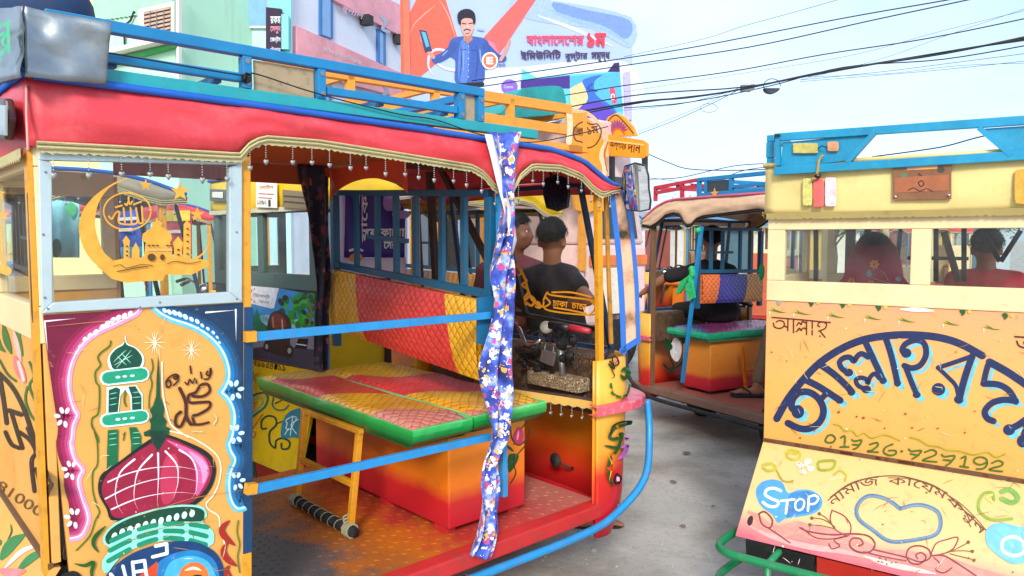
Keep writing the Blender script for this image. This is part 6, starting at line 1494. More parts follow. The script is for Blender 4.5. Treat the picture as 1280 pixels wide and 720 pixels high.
# teal cover lying on the rack
m=MB(); tp_=cat([(628,146),(640,128),(652,112),(676,108),(700,108),(706,118),(708,134),(706,142)],3,True)
m.hexa([OS(x,y,v=.35) for x,y in tp_],(0,.5,0)); cv=thing('rack_cover','teal cover with orange trim lying on the orange truck rack','cover',tuple(OF.o+Vector((0,0,2.8))),0)
cvo=m.build('teal_sheet',mat('teal_sheet','209898',.5,var=.35,scale=5,bump=.8,bscale=9),T); w_=cvo; w_.parent=cv; w_.matrix_parent_inverse=(Matrix.Translation(OF.o+Vector((0,0,2.8)))).inverted() @ (Matrix.Translation(OF.o) @ Matrix.Rotation(R(90-OF.az),4,'Z'))
# ================================================================ BUILDINGS
WALL=lambda n,h,**k: mat(n,h,.85,var=.07,scale=.9,bump=.3,bscale=40,dirt=.30,dirtcol='8c9080',streak=True)
BF=Frame(365,14,21)
bl=BF.root('blue_building','pale blue building with pink signboard bands and narrow blue windows','building')
bs=BF.S; blue_w=WALL('pale_blue_wall','c8e8f4'); white_w=WALL('white_wall','eaf0fa')
yL=7.2
MB().box((0.02,.02,-.1),(7.8,yL,11)).build('wall',white_w,bl)
MB().box((-.03,0,-.1),(.019,yL,11)).build('front_wall',blue_w,bl)
fl=lambda x,y:bs(x,y,u=-.03)
def fbx(name,pts,m_,u=-.03,d=-.06,parent=bl,**k): return MB().hexa([bs(x,y,u=u) for x,y in pts],(d,0,0)).build(name,m_,parent,**k)
def sbx(name,pts,m_,v=0.02,d=-.06,parent=bl,**k): return MB().hexa([bs(x,y,v=v) for x,y in pts],(0,d,0)).build(name,m_,parent,**k)
cream_w=WALL('cream_trim','e8e4d8'); louv=mat('window_sky_pane','8cb8e8',.12,var=.1,dirt=.1)
fbx('ledge',[(228,24),(286,17),(286,22),(228,30)],cream_w,d=-.25)
m_=fbx('window_frame',[(304,-30),(337,-34),(337,36),(304,36)],cream_w); fbx('window_pane',[(308,-26),(334,-30),(334,32),(308,32)],louv,u=-.0915,d=-.003)
arc=[(248,84),(248,36),(251,28),(256,24),(261,28),(264,36),(264,84)]
fbx('arched_window_frame',arc,mat('arch_beige','c8b888',.7)); wp=fbx('arched_window_pane',[(250,82),(250,38),(253,31),(256,28),(260,31),(262,38),(262,82)],mat('arch_dark','a09070',.6,var=.3),u=-.0915,d=-.003)
for k in range(5): MB().beam(bs(250,40+10*k,u=-.1),bs(262,38+10*k,u=-.1),.012,.012).build('window_bar',mat('bar_grey','686458',.5),bl)
MB().beam(bs(256,28,u=-.1),bs(256,83,u=-.1),.012,.012,(1,0,0)).build('window_bar',mat('bar_grey','686458',.5),bl)
m=MB(); m.tube([bs(287,-40,u=-.07),bs(287,114,u=-.07)],.018,6); m.build('drain_pipe',mat('pipe_grey','a0b0b8',.5),bl)
m=MB(); m.tube([bs(301,70,u=-.06),bs(289,72,u=-.06),bs(289,84,u=-.06),bs(286,84,u=-.06)],.025,6); m.build('drain_pipe',mat('pipe_blue','70a0c0',.5),bl)
fbx('wall_panel',[(337,-30),(365,-34),(365,118),(337,118)],WALL('mint_panel','90d8dc'),u=-.031,d=-.03)
# side wall with pink bands
pinkb=mat('faded_pink_band','f4a8b0',.7,var=.25,scale=1.6,dirt=.5,dirtcol='f0c8cc')
ub=sbx('signboard_band',[(411,0),(400,-40),(511,14),(511,53)],pinkb,d=-.10); lb_=sbx('signboard_band',[(366,33),(511,98),(511,126),(384,93),(366,80)],pinkb,d=-.10)
marks('faded_letters',[('e0b8c8',text('রূপালী',(425,14),(455,28),10,.02)),('b0b8c8',rib([(476,20),(482,28),(478,36),(486,40)],4))],lambda x,y:tuple(bs(x,y,v=-.085)),(0,-1,0),ub,d0=.004)
marks('faded_letters',[('f0d0d4',text('ইলেকট্রনিক্স',(402,66),(450,84),9,.02)),('a8b0c0',rib([(476,104),(484,112),(480,118)],4))],lambda x,y:tuple(bs(x,y,v=-.085)),(0,-1,0),lb_,d0=.004)
dkb=mat('window_blue','3c78b8',.15,dirt=.1)
for x0,x1,y0,y1 in ((398,414,-30,44),(470,480,36,78),(398,412,96,140),(470,480,124,160)):
    f_=sbx('window_frame',[(x0,y0),(x1,y0+5),(x1,y1+5),(x0,y1)],dkb,d=-.05); sbx('window_pane',[(x0+5,y0+2),(x1-1,y0+6),(x1-1,y1+3),(x0+5,y1-1)],louv,v=-.032,d=-.002)
for x,y in ((453,26),(494,50),(452,126)):
    p=bs(x,y,v=-.0); MB().box(p-Vector((.10,.22,.10)),p+Vector((.10,0,.10))).build('wall_lamp',DARK,bl)
# roller shutters and doorways at street level
for k in range(3): MB().box((1.0+2.0*k,-.03,0),(2.4+2.0*k,.019,2.3)).build('shutter',mat('shutter_grey','889098',.5,.3),bl)
# hanging shop sign
SG=thing('hanging_sign','narrow dark maroon sign with white letters fixed upright to the blue wall','sign',tuple(BF.o))
SG.rotation_euler=(0,0,R(90-BF.az))
ps_=MB().hexa([bs(x,y,u=-.12) for x,y in ((335,10),(353,12),(353,68),(335,68))],(-.06,0,0)).build('sign_board',mat('sign_maroon','3c2440',.4),SG)
MB().hexa([bs(x,y,u=-.11) for x,y in ((353,18),(362,20),(362,62),(353,62))],(-.04,0,0)).build('sign_edge',WALL('sign_mint','90dce0'),SG)
marks('sign_letters',[('e8e8f0',text(t,(338,y),(351,y),9,.02)) for t,y in (('রকম',30-.5),('জেন্টস',54))]+[('e890a8',text('সেলুন',(338,42),(351,42),9,.02)),('c8c8e0',text('টেলার',(338,65),(351,65),7,.02))],lambda x,y:tuple(bs(x,y,u=-.18)),(-1,0,0),ps_,d0=.003)
# green building in front
GF=Frame(226,12.5,21); gs=GF.S
gbd=GF.root('green_building','pale green building with corrugated top and louvred window','building')
mint=WALL('mint_wall','c0f0d0'); vG=gs(118,20,u=0).y; MB().box((0,0,-.1),(2,vG,9)).build('wall',mint,gbd)
m=MB(); n=70
pr=[(-.03-.025*math.sin(i*1.57),(vG-.02)*i/n) for i in range(n+1)]
zt0=gs(118,26,u=0).z
m.grid([[(a,b-.0,zt0-.02) for a,b in pr],[(a,b,9.0) for a,b in pr]]); m.build('corrugated_sheet',mat('sheet_green','a8e4bc',.5,.1,dirt=.25),gbd,solid=.006)
def gbx(name,pts,m_,u=0,d=-.06,**k): return MB().hexa([gs(x,y,u=u) for x,y in pts],(d,0,0)).build(name,m_,gbd,**k)
gbx('ledge',[(118,74),(226,50),(226,55),(118,80)],cream_w,d=-.3); gbx('ledge_band',[(118,81),(226,56),(226,60),(118,88)],WALL('green_band','48b060'),d=-.12)
gbx('window_frame',[(176,13),(221,3),(221,44),(176,54)],WALL('frame_cream','e4ecd8')); gbx('window_opening',[(180,15),(213,8),(213,44),(180,52)],mat('grille_dark','5c3c34',.6),u=-.0605,d=-.003)
for k in range(7):
    y=17+k*5; MB().beam(gs(180,y,u=-.075),gs(213,y-7.2,u=-.075),.02,.035).build('louvre',mat('louvre_cream','c8a890',.6),gbd)
for x in (188,196,205): MB().beam(gs(x,14,u=-.085),gs(x,50,u=-.085),.018,.018,(1,0,0)).build('window_bar',STEEL,gbd)
m=MB(); m.tube([gs(168,14,u=-.05),gs(163,26,u=-.05),gs(155,32,u=-.05),gs(156,56,u=-.05)],.02,5); m.build('loose_cable',DARK,gbd)
MB().beam(gs(224,-20,u=-.04),gs(224,112,u=-.04),.05,.07,(1,0,0)).build('corner_post',cream_w,gbd)
# yellow wall at the left
yb=GF.root('yellow_building','yellow walled building with pink beam at the top left','building')
vy=gs(118,20,u=0).y; ysf=lambda x,y,u=0:gs(x,y,u=.05+u)
MB().box((.05,vy+.01,-.1),(2,vy+6,8.6)).build('wall',WALL('yellow_wall','f8f0a0'),yb)
MB().hexa([ysf(x,y) for x,y in ((20,10),(100,-6),(100,-2),(20,15))],(-.2,0,0)).build('beam',WALL('pink_beam','f0a090'),yb)
MB().hexa([ysf(x,y) for x,y in ((93,-4),(99,-5),(99,6),(93,8))],(-.1,0,0)).build('shutter_hook',WALL('lime_hook','c0d040'),yb)
# ================================================================ BILLBOARD
AF=Frame(788,17,59.5); as_=AF.S
ad=AF.root('billboard','large roadside billboard with a man in denim and Bengali headline','billboard')
ap=lambda x,y:as_(x,y,v=0)
u0_=ap(511,100).x; ztop=ap(788,20).z; zbot=ap(788,150).z-1.0
MB().box((u0_,.0,zbot),(0,.12,ztop)).build('panel',mat('billboard_print','b4c8f0',.55,var=.10,scale=.5,bump=.1,dirt=.0),ad)
m=MB(); m.box((u0_-.12,-.06,zbot-.4),(u0_,.1,ztop+.1)); m.build('frame_post',mat('post_orange_red','f07858',.5),ad)
for u in (u0_*.8,u0_*.5,u0_*.2):
    MB().beam((u,.4,-.1),(u,.4,ztop-.3),.18,.18,(1,0,0)).build('support_post',DARK,ad)
MB().box((u0_,.13,zbot),(0,.2,zbot+.15)).build('back_beam',DARK,ad)
a4=Zm(300,0,3.274); z6=Zm(600,0,3.6); it=[]
it+=[('a8c0f0',poly([(640,0),(700,2),(788,22),(788,60),(740,36),(690,30),(650,20)],True)),('7c9ae8',z6(poly([(330,10),(480,45),(670,90),(670,170),(600,160),(520,110),(430,95),(350,60)],True))),('98b8f0',z6(rib([(300,40),(420,90),(560,130),(670,200)],22,1))),('dceafc',z6(rib([(260,70),(420,130),(600,210)],16,1))),
     ('dce8fa',z6(poly([(0,340),(200,300),(660,280),(670,520),(0,560)],True))),
     ('f46850',a4(poly([(760,-80),(835,-20),(888,150),(850,220),(700,345),(690,60)]))),('f8a090',a4(rib([(800,20),(720,90),(695,140)],5,1))),('f8a890',a4(rib([(815,0),(850,60),(880,150)],5,1))),
     ('f46860',z6(poly([(205,-40),(290,-60),(140,165),(85,245),(10,175)]))),('f0809c',z6(poly([(10,175),(60,190),(85,245),(40,262)])))]
# the man, plain print
it+=[('f0d8f4',a4(rib([(790,310),(770,270),(780,215),(830,205),(900,250)],11,1))),('e8e8fc',a4(rib([(780,235),(840,280),(950,290),(1010,260),(1045,215)],13,1)))]
it+=[('4060b0',a4(poly([(860,165),(900,150),(960,150),(1010,165),(1020,210),(1000,250),(992,340),(885,345),(880,250),(850,225)],True))),('5c80cc',a4(poly([(905,165),(935,175),(930,330),(895,330),(893,230)],True))),('3c58a0',a4(rib([(875,190),(840,225),(800,245)],34))),('3c58a0',a4(rib([(1005,190),(1050,235),(1075,240)],30))),
     ('2c4688',a4(merge(rib([(900,180),(905,250),(898,330)],4,1),rib([(965,180),(972,250),(960,335)],4,1)))),('88a4dc',a4(merge(rib([(915,180),(912,300)],4,1),rib([(980,200),(985,260)],6,1),rib([(850,205),(825,230)],6,1)))),('2c4688',a4(rib([(905,205),(925,203)],3))),('2c4688',a4(rib([(945,205),(968,208)],3))),('f0f0f8',a4(merge(*[blob(934,y,1.8) for y in (190,215,240,265,290,315)]))),
     ('d89888',a4(rib([(790,235),(765,205),(750,165)],15))),('d89888',a4(rib([(1065,245),(1085,210),(1100,170)],14))),('d08878',a4(poly([(735,150),(755,140),(765,165),(750,180),(738,172)],True))),('2c4468',a4(poly([(732,122),(762,128),(785,210),(755,215)]))),('5cb0e0',a4(poly([(740,130),(758,134),(774,190),(760,195)]))),
     ('c08070',a4(poly([(915,130),(945,130),(950,165),(930,180),(912,165)]))),('e0a898',a4(poly([(903,85),(925,75),(950,82),(955,115),(945,140),(928,150),(912,138),(903,112)],True))),('281c28',a4(poly([(892,95),(888,62),(905,42),(935,38),(958,55),(962,90),(952,100),(948,80),(925,75),(905,82),(902,100)],True))),('241c20',a4(rib([(915,126),(928,120),(940,126)],5))),('b04848',a4(rib([(918,136),(928,139),(938,135)],5,1))),('e8f0f8',a4(rib([(928,104),(930,118)],3,1))),('302830',a4(merge(rib([(908,97),(922,99)],4),rib([(934,98),(948,96)],4)))),
     ('1c1820',a4(rib([(885,350),(990,345)],16))),('f8f4fc',a4(blob(1020,250,34,36))),('f07850',a4(blob(1020,250,27,29))),('ffffff',a4(text('E',(1006,264),(1034,264),30,.04))),('485890',a4(text('ফিট',(1048,274),(1085,274),16,.01))),
     ('8c68d0',a4(blob(1100,355,34,30))),('8c68d0',z6(blob(125,390,32,32))),('ecdff8',z6(text('Cosmo',(104,398),(146,398),14,.0))),('9070d8',z6(blob(20,485,26,26))),('a8b8f0',a4(rib([(965,120),(1000,125)],8,1)))]
it+=[('e85070',z6(text('বাংলাদেশের',(205,206),(465,206),48,.035))),('f03c50',z6(text('১ম',(478,213),(565,213),64,.05))),('483058',z6(merge(text('ইমিউনিটি',(180,272),(362,268),44,.03),text('বুস্টার',(380,280),(482,276),48,.03),text('সমৃদ্ধ',(498,282),(582,280),46,.03))))]
it+=[('68d0e8',z6(poly([(185,310),(250,350),(420,335),(620,322),(640,500),(640,540),(180,540)]))),('48308c',z6(poly([(180,365),(400,340),(400,400),(180,400)]))),('3c2060',z6(poly([(570,325),(600,285),(622,282),(625,325)]))),('58b8e8',z6(poly([(400,345),(625,325),(640,500),(520,520),(400,480)]))),
     ('f0d098',z6(poly([(400,400),(455,370),(485,440),(470,490),(405,490)]))),('3c70c8',z6(poly([(460,360),(545,338),(510,370),(520,430),(590,480),(600,520),(440,520),(480,450),(470,400)],True))),('3050b0',z6(rib([(500,380),(480,400),(520,410)],10))),('e85068',z6(rib([(590,405),(600,455)],24))),('f8f8fc',z6(text('০',(584,452),(602,452),30,.01))),('f8e0e8',z6(blob(545,510,34,26))),('f09080',z6(text('১০০',(522,525),(570,525),20,.02))),
     ('6048c0',z6(poly([(450,480),(520,455),(590,500),(600,540),(430,540)],True))),('c0b8f0',z6(poly([(640,330),(670,320),(680,540),(650,540)])))]
marks('billboard_art',it,lambda x,y:tuple(ap(x,y)),(0,-1,0),ad,d0=.006,step=.0006,material=mat('x','ffffff') and None)
# ================================================================ TREES AND FAR SHEDS
LF=[mat('leaf_'+n,h,.6,var=.3,bump=0,dirt=0) for n,h in (('dark','2c4a20'),('mid','4a6c2c'),('light','6c8c3c'))]
BARK=mat('bark','5a4a3a',.9,dirt=.4)
def tree(x,y,h,r,label,seed):
    random.seed(seed); t=thing('tree',label,'tree',(x,y,0),0,'trees behind the stand')
    m=MB(); m.tube([(0,0,-.1),(.1,.05,h*.25),(0,.1,h*.55),(.1,0,h*.75)],[.16*h/5,.12*h/5,.08*h/5,.04*h/5],8)
    cl=[]
    for k in range(9):
        a=random.uniform(0,6.28); z=random.uniform(.45,.95)*h; rr_=r*random.uniform(.3,.85)*(1.1-abs(z/h-.65)); c=Vector((rr_*math.cos(a),rr_*math.sin(a),z)); cl.append((c,r*random.uniform(.3,.5)))
        m.tube([(0,0,h*random.uniform(.3,.5)),c*.6+Vector((0,0,h*.2)),c],[.05*h/5,.03*h/5,.015*h/5],5)
    m.build('trunk',BARK,t,smooth=True)
    m=MB()
    for c,s in cl:
        for k in range(150):
            d=Vector((random.gauss(0,1),random.gauss(0,1),random.gauss(0,.8))); d=d.normalized()*s*random.uniform(.4,1.1)
            p=c+d; q=random.uniform(.05,.11)*h/5; a=Vector((random.uniform(-1,1),random.uniform(-1,1),random.uniform(-.6,.6))).normalized(); b=a.orthogonal().normalized()
            m.add([p-a*q,p+b*q*.5,p+a*q,p-b*q*.5],[(0,1,2,3)],random.choice((0,0,1,1,2)))
    m.build('crown',LF,t)
for i,(px,d,h,r) in enumerate(((1042,26,3.9,1.5),(1010,38,4.2,1.8),(1180,34,5,2.4),(1235,30,4.4,2),(930,40,3.8,1.8),(860,44,4,2),(700,38,4.2,2),(600,36,4.5,2.4),(1110,46,4.6,2.4))):
    p=W3(px,300,d); tree(p.x,p.y,h,r,('leafy green tree seen through the left rear window of the cream rickshaw','far tree behind the cream rickshaw, at the window edge','broad tree beyond the right rear window of the cream rickshaw','tree beyond the red-shirted driver','far tree past the blue grille of the tan rickshaw','far tree past the driver reaching forward','far tree behind the teal canvas rickshaw','far tree behind the orange truck rack','farthest tree behind the woman in the maroon scarf')[i],100+i)
sheds=((-40,30,6,3.2,'d8c8a8','tin roofed shed far off at the left'),(640,34,9,2.9,'c8a890','long brick coloured shed behind the yellow rickshaw'),(845,38,8,2.6,'d8dce0','whitewashed shed past the tan rickshaw windscreen'),(985,36,7,2.4,'e0d8c8','cream shed seen through the left rear window'),(1160,40,9,2.6,'b8c8d0','grey blue shed beyond the right rear window'),(480,30,8,3.0,'e0c0b0','pinkish shed beyond the purple banner'))
for px,d,wd,h,c,lab in sheds:
    p=W3(px,300,d); t=thing('shed',lab,'shed',(p.x,p.y,0)); wm_=mat('shed_wall_'+c,c,.8,dirt=.3,scale=1)
    MB().box((-wd/2,0,0),(wd/2,4,h)).build('wall',wm_,t)
    m=MB(); n=40; m.grid([[(-wd/2-.3+(wd+.6)*i/n,-.6,h-.15+.03*math.sin(i*1.6)) for i in range(n+1)],[(-wd/2-.3+(wd+.6)*i/n,4.2,h+.6+.03*math.sin(i*1.6)) for i in range(n+1)]]); m.build('roof',mat('tin_roof','a8a8a4',.5,.4,dirt=.5),t,solid=.02)
    for k in range(int(wd//2)):
        MB().box((-wd/2+.4+2*k,-.03,0),(-wd/2+1.7+2*k,-.001,2.1)).build('shutter',mat('shed_shutter_'+str(k%3),('406878','9a4030','c8a040')[k%3],.5,dirt=.4),t)
# ================================================================ OVERHEAD CABLES
def wire(pts,d0,d1,r,label,grp='overhead cables crossing the sky'):
    n=len(pts); P=[]
    x0,x1=pts[0][0],pts[-1][0]
    for x,y in pts:
        t=(x-x0)/(x1-x0); P.append(tuple(W3(x,y,lerp(d0,d1,t))))
    return cable('overhead_cable',P,r,label,grp)
ws=[([(590,101),(780,73),(878,57),(1053,23),(1190,-1),(1300,-22)],12,9,.0085,'upper of two parallel black cables running past the billboard text'),
([(590,110),(780,82),(936,59),(1092,25),(1214,-1),(1300,-20)],12,9,.0085,'lower of two parallel black cables running past the billboard text'),
([(560,140),(700,120),(780,107),(910,90),(1030,68),(1160,48),(1320,15)],12,9,.008,'single black cable midway between the pair and the bundle'),
([(600,158),(780,121),(928,109),(1030,90),(1150,70),(1320,42)],12,9,.010,'upper strand of the thick cable bundle above the splice'),
([(600,163),(780,130),(860,122),(930,111),(1040,88),(1180,67),(1320,38)],12,9,.014,'thickest strand of the cable bundle'),
([(600,170),(780,132),(900,116),(1000,97),(1100,79),(1200,62),(1320,45)],12,9,.010,'lower strand of the thick cable bundle'),
([(780,135),(860,128),(960,108),(1055,84),(1180,74),(1320,50)],12,9,.008,'loose strand hugging the underside of the bundle'),
([(780,71),(878,49),(928,33),(990,16),(1050,-1)],14,11,.004,'thin top cable slanting out of the top of the picture'),
([(780,115),(900,96),(1060,70),(1180,38),(1320,4)],14,11,.003,'faint thin cable crossing above the bundle at the right'),
([(1000,100),(1100,74),(1190,42),(1290,8)],14,11,.003,'faint thin cable fanning steeply to the upper right'),
([(1000,100),(1100,90),(1180,80),(1320,62)],13,10,.004,'thin strand fanning out below the bundle, uppermost'),
([(1000,102),(1100,94),(1190,86),(1320,72)],13,10,.0035,'thin strand fanning out below the bundle, lower one'),
([(1010,96),(1110,92),(1200,82),(1320,78)],13,10,.003,'lowest faint strand at the right below the bundle'),
([(780,138),(850,130),(900,118),(925,111)],13,11,.004,'thin strand joining the bundle from below at the left'),
([(797,168),(840,152),(878,135),(905,122),(925,111)],13,11,.005,'drop wire slanting down left from the splice box'),
([(797,165),(845,146),(880,131),(925,109)],13,11,.003,'second thin drop wire beside the first'),
([(809,192),(835,203),(860,211),(905,213),(964,212),(1000,214)],15,13,.009,'dark low cable sagging right of the crown boards'),
([(812,224),(850,222),(895,212),(930,206),(1000,203)],15,13,.008,'teal low cable above the tan rickshaw'),
([(884,229),(910,220),(935,212),(1000,204)],15,13,.008,'dark low cable rising to the right behind the rickshaw rack'),
([(812,222),(880,232),(960,246)],15,13,.004,'thin low cable falling to the right above the tan rickshaw'),
([(1090,196),(1150,188),(1185,182),(1230,170),(1330,150)],12,9,.010,'grey cable seen through the turquoise rack end')]
for i,(p,a,b,r,l) in enumerate(ws): wire(p,a,b,r,l)
m=MB(); c=W3(965,110,10.6)
m.tube([c+Vector((.12*math.cos(t),0,.10*math.sin(t)+.03)) for t in [i*.42 for i in range(15)]],.006,5)
sb=thing('cable_splice','round looped cable splice hanging from the thick bundle','cable splice',tuple(c))
o_=m.build('loop',BLACK,sb); o_.location=-c
m=MB(); P_=[Vector((.105*math.cos(t),0,-.075*math.sin(t))) for t in [i*math.pi/10 for i in range(11)]]; m.hexa(P_,(0,.08,0)); m.build('splice_case',mat('case_grey','40444c',.5),sb)
c=W3(934,110,11); m=MB(); m.box((-.09,-.04,-.05),(.05,.04,.04)); m.box((.052,-.03,-.03),(.10,.03,.05)); t_=thing('junction_box','small grey junction box clamped on the cable bundle','junction box',tuple(c)); m.build('box_body',mat('case_grey2','686c70',.5),t_)
m=MB(); c=W3(877,135,12); m.tube([c+Vector((.14*math.cos(t)+.12,0,.07*math.sin(t))) for t in [i*.55 for i in range(12)]],.004,5); tag(m.build('wire_coil',BLACK),'small coil of loose wire on the drop wire','wire coil')
# ================================================================ PEOPLE
def skinm(name,h): 
    m=mat(name,h,.55,var=.08,scale=14,bump=.15,bscale=120,dirt=0); m.node_tree.nodes['Principled BSDF'].inputs['Subsurface Weight'].default_value=.08; m.node_tree.nodes['Principled BSDF'].inputs['Subsurface Radius'].default_value=(.02,.008,.004); return m
SK=skinm('warm_brown_skin','a46c50'); SKd=skinm('deep_brown_skin','7c4c38')
HAIR=mat('black_hair','0a0808',.75,var=.3,scale=30,bump=1,bscale=160,dirt=0)
def fused(name,blobs,material,parent,vox=.012,smooth=3):
    """one continuous skin grown over tapered limbs. blobs: (p,q,r1,r2) or (c,(rx,ry,rz),matrix)"""
    m=MB()
    for b in blobs:
        if len(b)==4:
            p,q,a,c=Vector(b[0]),Vector(b[1]),b[2],b[3]; n=max(2,int((q-p).length/(min(a,c)*.35)))
            n=min(n,60)
            for i in range(n+1): m.ball(p.lerp(q,i/n),lerp(a,c,i/n),12,8)
        else:
            c,r,mt=b; k=MB().ball((0,0,0),r,16,12); m.add([Vector(c)+mt@Vector(v) for v in k.v],k.f)
    o=m.build(name,material,parent,smooth=True,normals=False)
    q=o.modifiers.new('r','REMESH'); q.mode='VOXEL'; q.voxel_size=vox; q.use_smooth_shade=True
    q=o.modifiers.new('s','SMOOTH'); q.iterations=smooth; q.factor=.5
    dg=bpy.context.evaluated_depsgraph_get(); e=o.evaluated_get(dg); me=bpy.data.meshes.new_from_object(e); o.modifiers.clear()
    me.materials.clear(); me.materials.append(material); old=o.data; o.data=me; bpy.data.meshes.remove(old)
    me.polygons.foreach_set('use_smooth',[True]*len(me.polygons)); return o
def basis(f,up=(0,0,1)):
    f=Vector(f).normalized(); u=Vector(up); r=f.cross(u).normalized(); u=r.cross(f); return Matrix((( r.x,f.x,u.x),(r.y,f.y,u.y),(r.z,f.z,u.z)))   # columns right, forward, up
def head(c,f,s=1):
    B=basis(f); c=Vector(c); P=lambda x,y,z:c+B@Vector((x*s,y*s,z*s)); o=[]
    o.append((P(0,-.008,.035),(.076*s,.094*s,.088*s),B)); o.append((P(0,.022,-.03),(.058*s,.070*s,.080*s),B)); o.append((P(0,.045,-.078),(.030*s,.034*s,.026*s),B))
    o.append((P(0,.092,.012),P(0,.107,-.022),.011*s,.015*s)); 
    for k in (-1,1):
        o.append((P(k*.014,.095,-.026),P(k*.014,.095,-.026),.009*s,.009*s)); o.append((P(k*.036,.072,-.012),P(k*.05,.06,-.02),.018*s,.018*s)); o.append((P(k*.018,.086,.030),P(k*.045,.074,.030),.010*s,.009*s))
        o.append((P(k*.078,-.006,-.005),(.008*s,.020*s,.032*s),B))
    o.append((P(-.018,.090,-.052),P(.018,.090,-.052),.009*s,.009*s)); o.append((P(-.015,.087,-.064),P(.015,.087,-.064),.009*s,.009*s))
    return o,P,B
def hand(wr,d,up,s=1,curl=.5):
    """palm, four unequal fingers, thumb. d: direction of the hand, up: back of the hand"""
    d=Vector(d).normalized(); up=(Vector(up)-d*Vector(up).dot(d)).normalized(); sd=d.cross(up); w=Vector(wr); o=[]
    for k in (-1.2,-.4,.4,1.2): o.append((w,w+d*.075*s+sd*k*.019*s,.017*s,.0125*s))
    for k,l in ((-1.2,.058),(-.4,.072),(.4,.078),(1.2,.068)):
        a=w+d*.085*s+sd*k*.0205*s; b=a+(d-up*curl*.5).normalized()*l*.45*s; c=b+(d*.6-up*curl*1.6).normalized()*l*.35*s; e=c+(-up*1.2+d*(.3-curl*.6)).normalized()*l*.25*s
        o+=[(a,b,.0095*s,.009*s),(b,c,.009*s,.008*s),(c,e,.008*s,.0072*s)]
    a=w+d*.03*s+sd*.026*s; b=a+(d*.6+sd*.8-up*.3).normalized()*.036*s; c=b+(d*.9+sd*.2-up*.5).normalized()*.030*s
    o+=[(a,b,.0125*s,.0105*s),(b,c,.0105*s,.0085*s)]
    return o
def eyes(P,parent,s=1):
    for k in (-1,1):
        e=MB().ball(P(k*.031,.071,.014),.0115*s,10,8).build('eye',mat('eye_white','e8e4dc',.3,bump=0,dirt=0),parent,smooth=True)
        MB().ball(P(k*.031,.0785,.014),.0058*s,8,6).build('iris',mat('iris_dark','1c120c',.2,bump=0,dirt=0),e,smooth=True)
def hair(P,B,parent,s=1,material=None,back=.02,thick=.012,low=-.035):
    m=MB(); rows=[]
    random.seed(3)
    # cap over the skull, hairline at the brow, nape lower behind
    for j in range(15):
        row=[]
        for i in range(29):
            a=2*math.pi*i/28; fr_=math.sin(a)     # 1 = front
            tmax=lerp(2.15,1.08,(fr_+1)/2); t=tmax*j/14
            tk=thick*(1-(j/14)**5*1.25); r=1+.04*noise.noise(Vector((math.cos(a)*4,math.sin(a)*4,t*5)))+.02*random.random()
            row.append(P(math.sin(t)*math.cos(a)*(.076+tk)*r,-.008+math.sin(t)*math.sin(a)*(.094+tk*.7)*r,.035+math.cos(t)*(.088+tk)*r))
        rows.append(row)
    m.grid(rows); o=m.build('hair',material or HAIR,parent,smooth=True,solid=.006)
    m=MB()
    for k in range(2600):
        a=random.uniform(0,6.28); t=random.uniform(0,lerp(2.1,1.1,(math.sin(a)+1)/2)); d=Vector((math.sin(t)*math.cos(a),math.sin(t)*math.sin(a),math.cos(t)))
        b=Vector((d.x*(.076+thick),-.008+d.y*(.094+thick),.035+d.z*(.088+thick))); tg=Vector((random.uniform(-1,1),random.uniform(-1,1),-.7)); tg=(tg-d*tg.dot(d)).normalized()*random.uniform(.014,.026); e=b+tg+d*random.uniform(.003,.012); sd_=d.cross(tg).normalized()*.0016
        m.add([P(*(b-sd_)),P(*(b+sd_)),P(*e)],[(0,1,2)])
    m.build('hair_tufts',material or HAIR,o,kind='stuff')
    return o
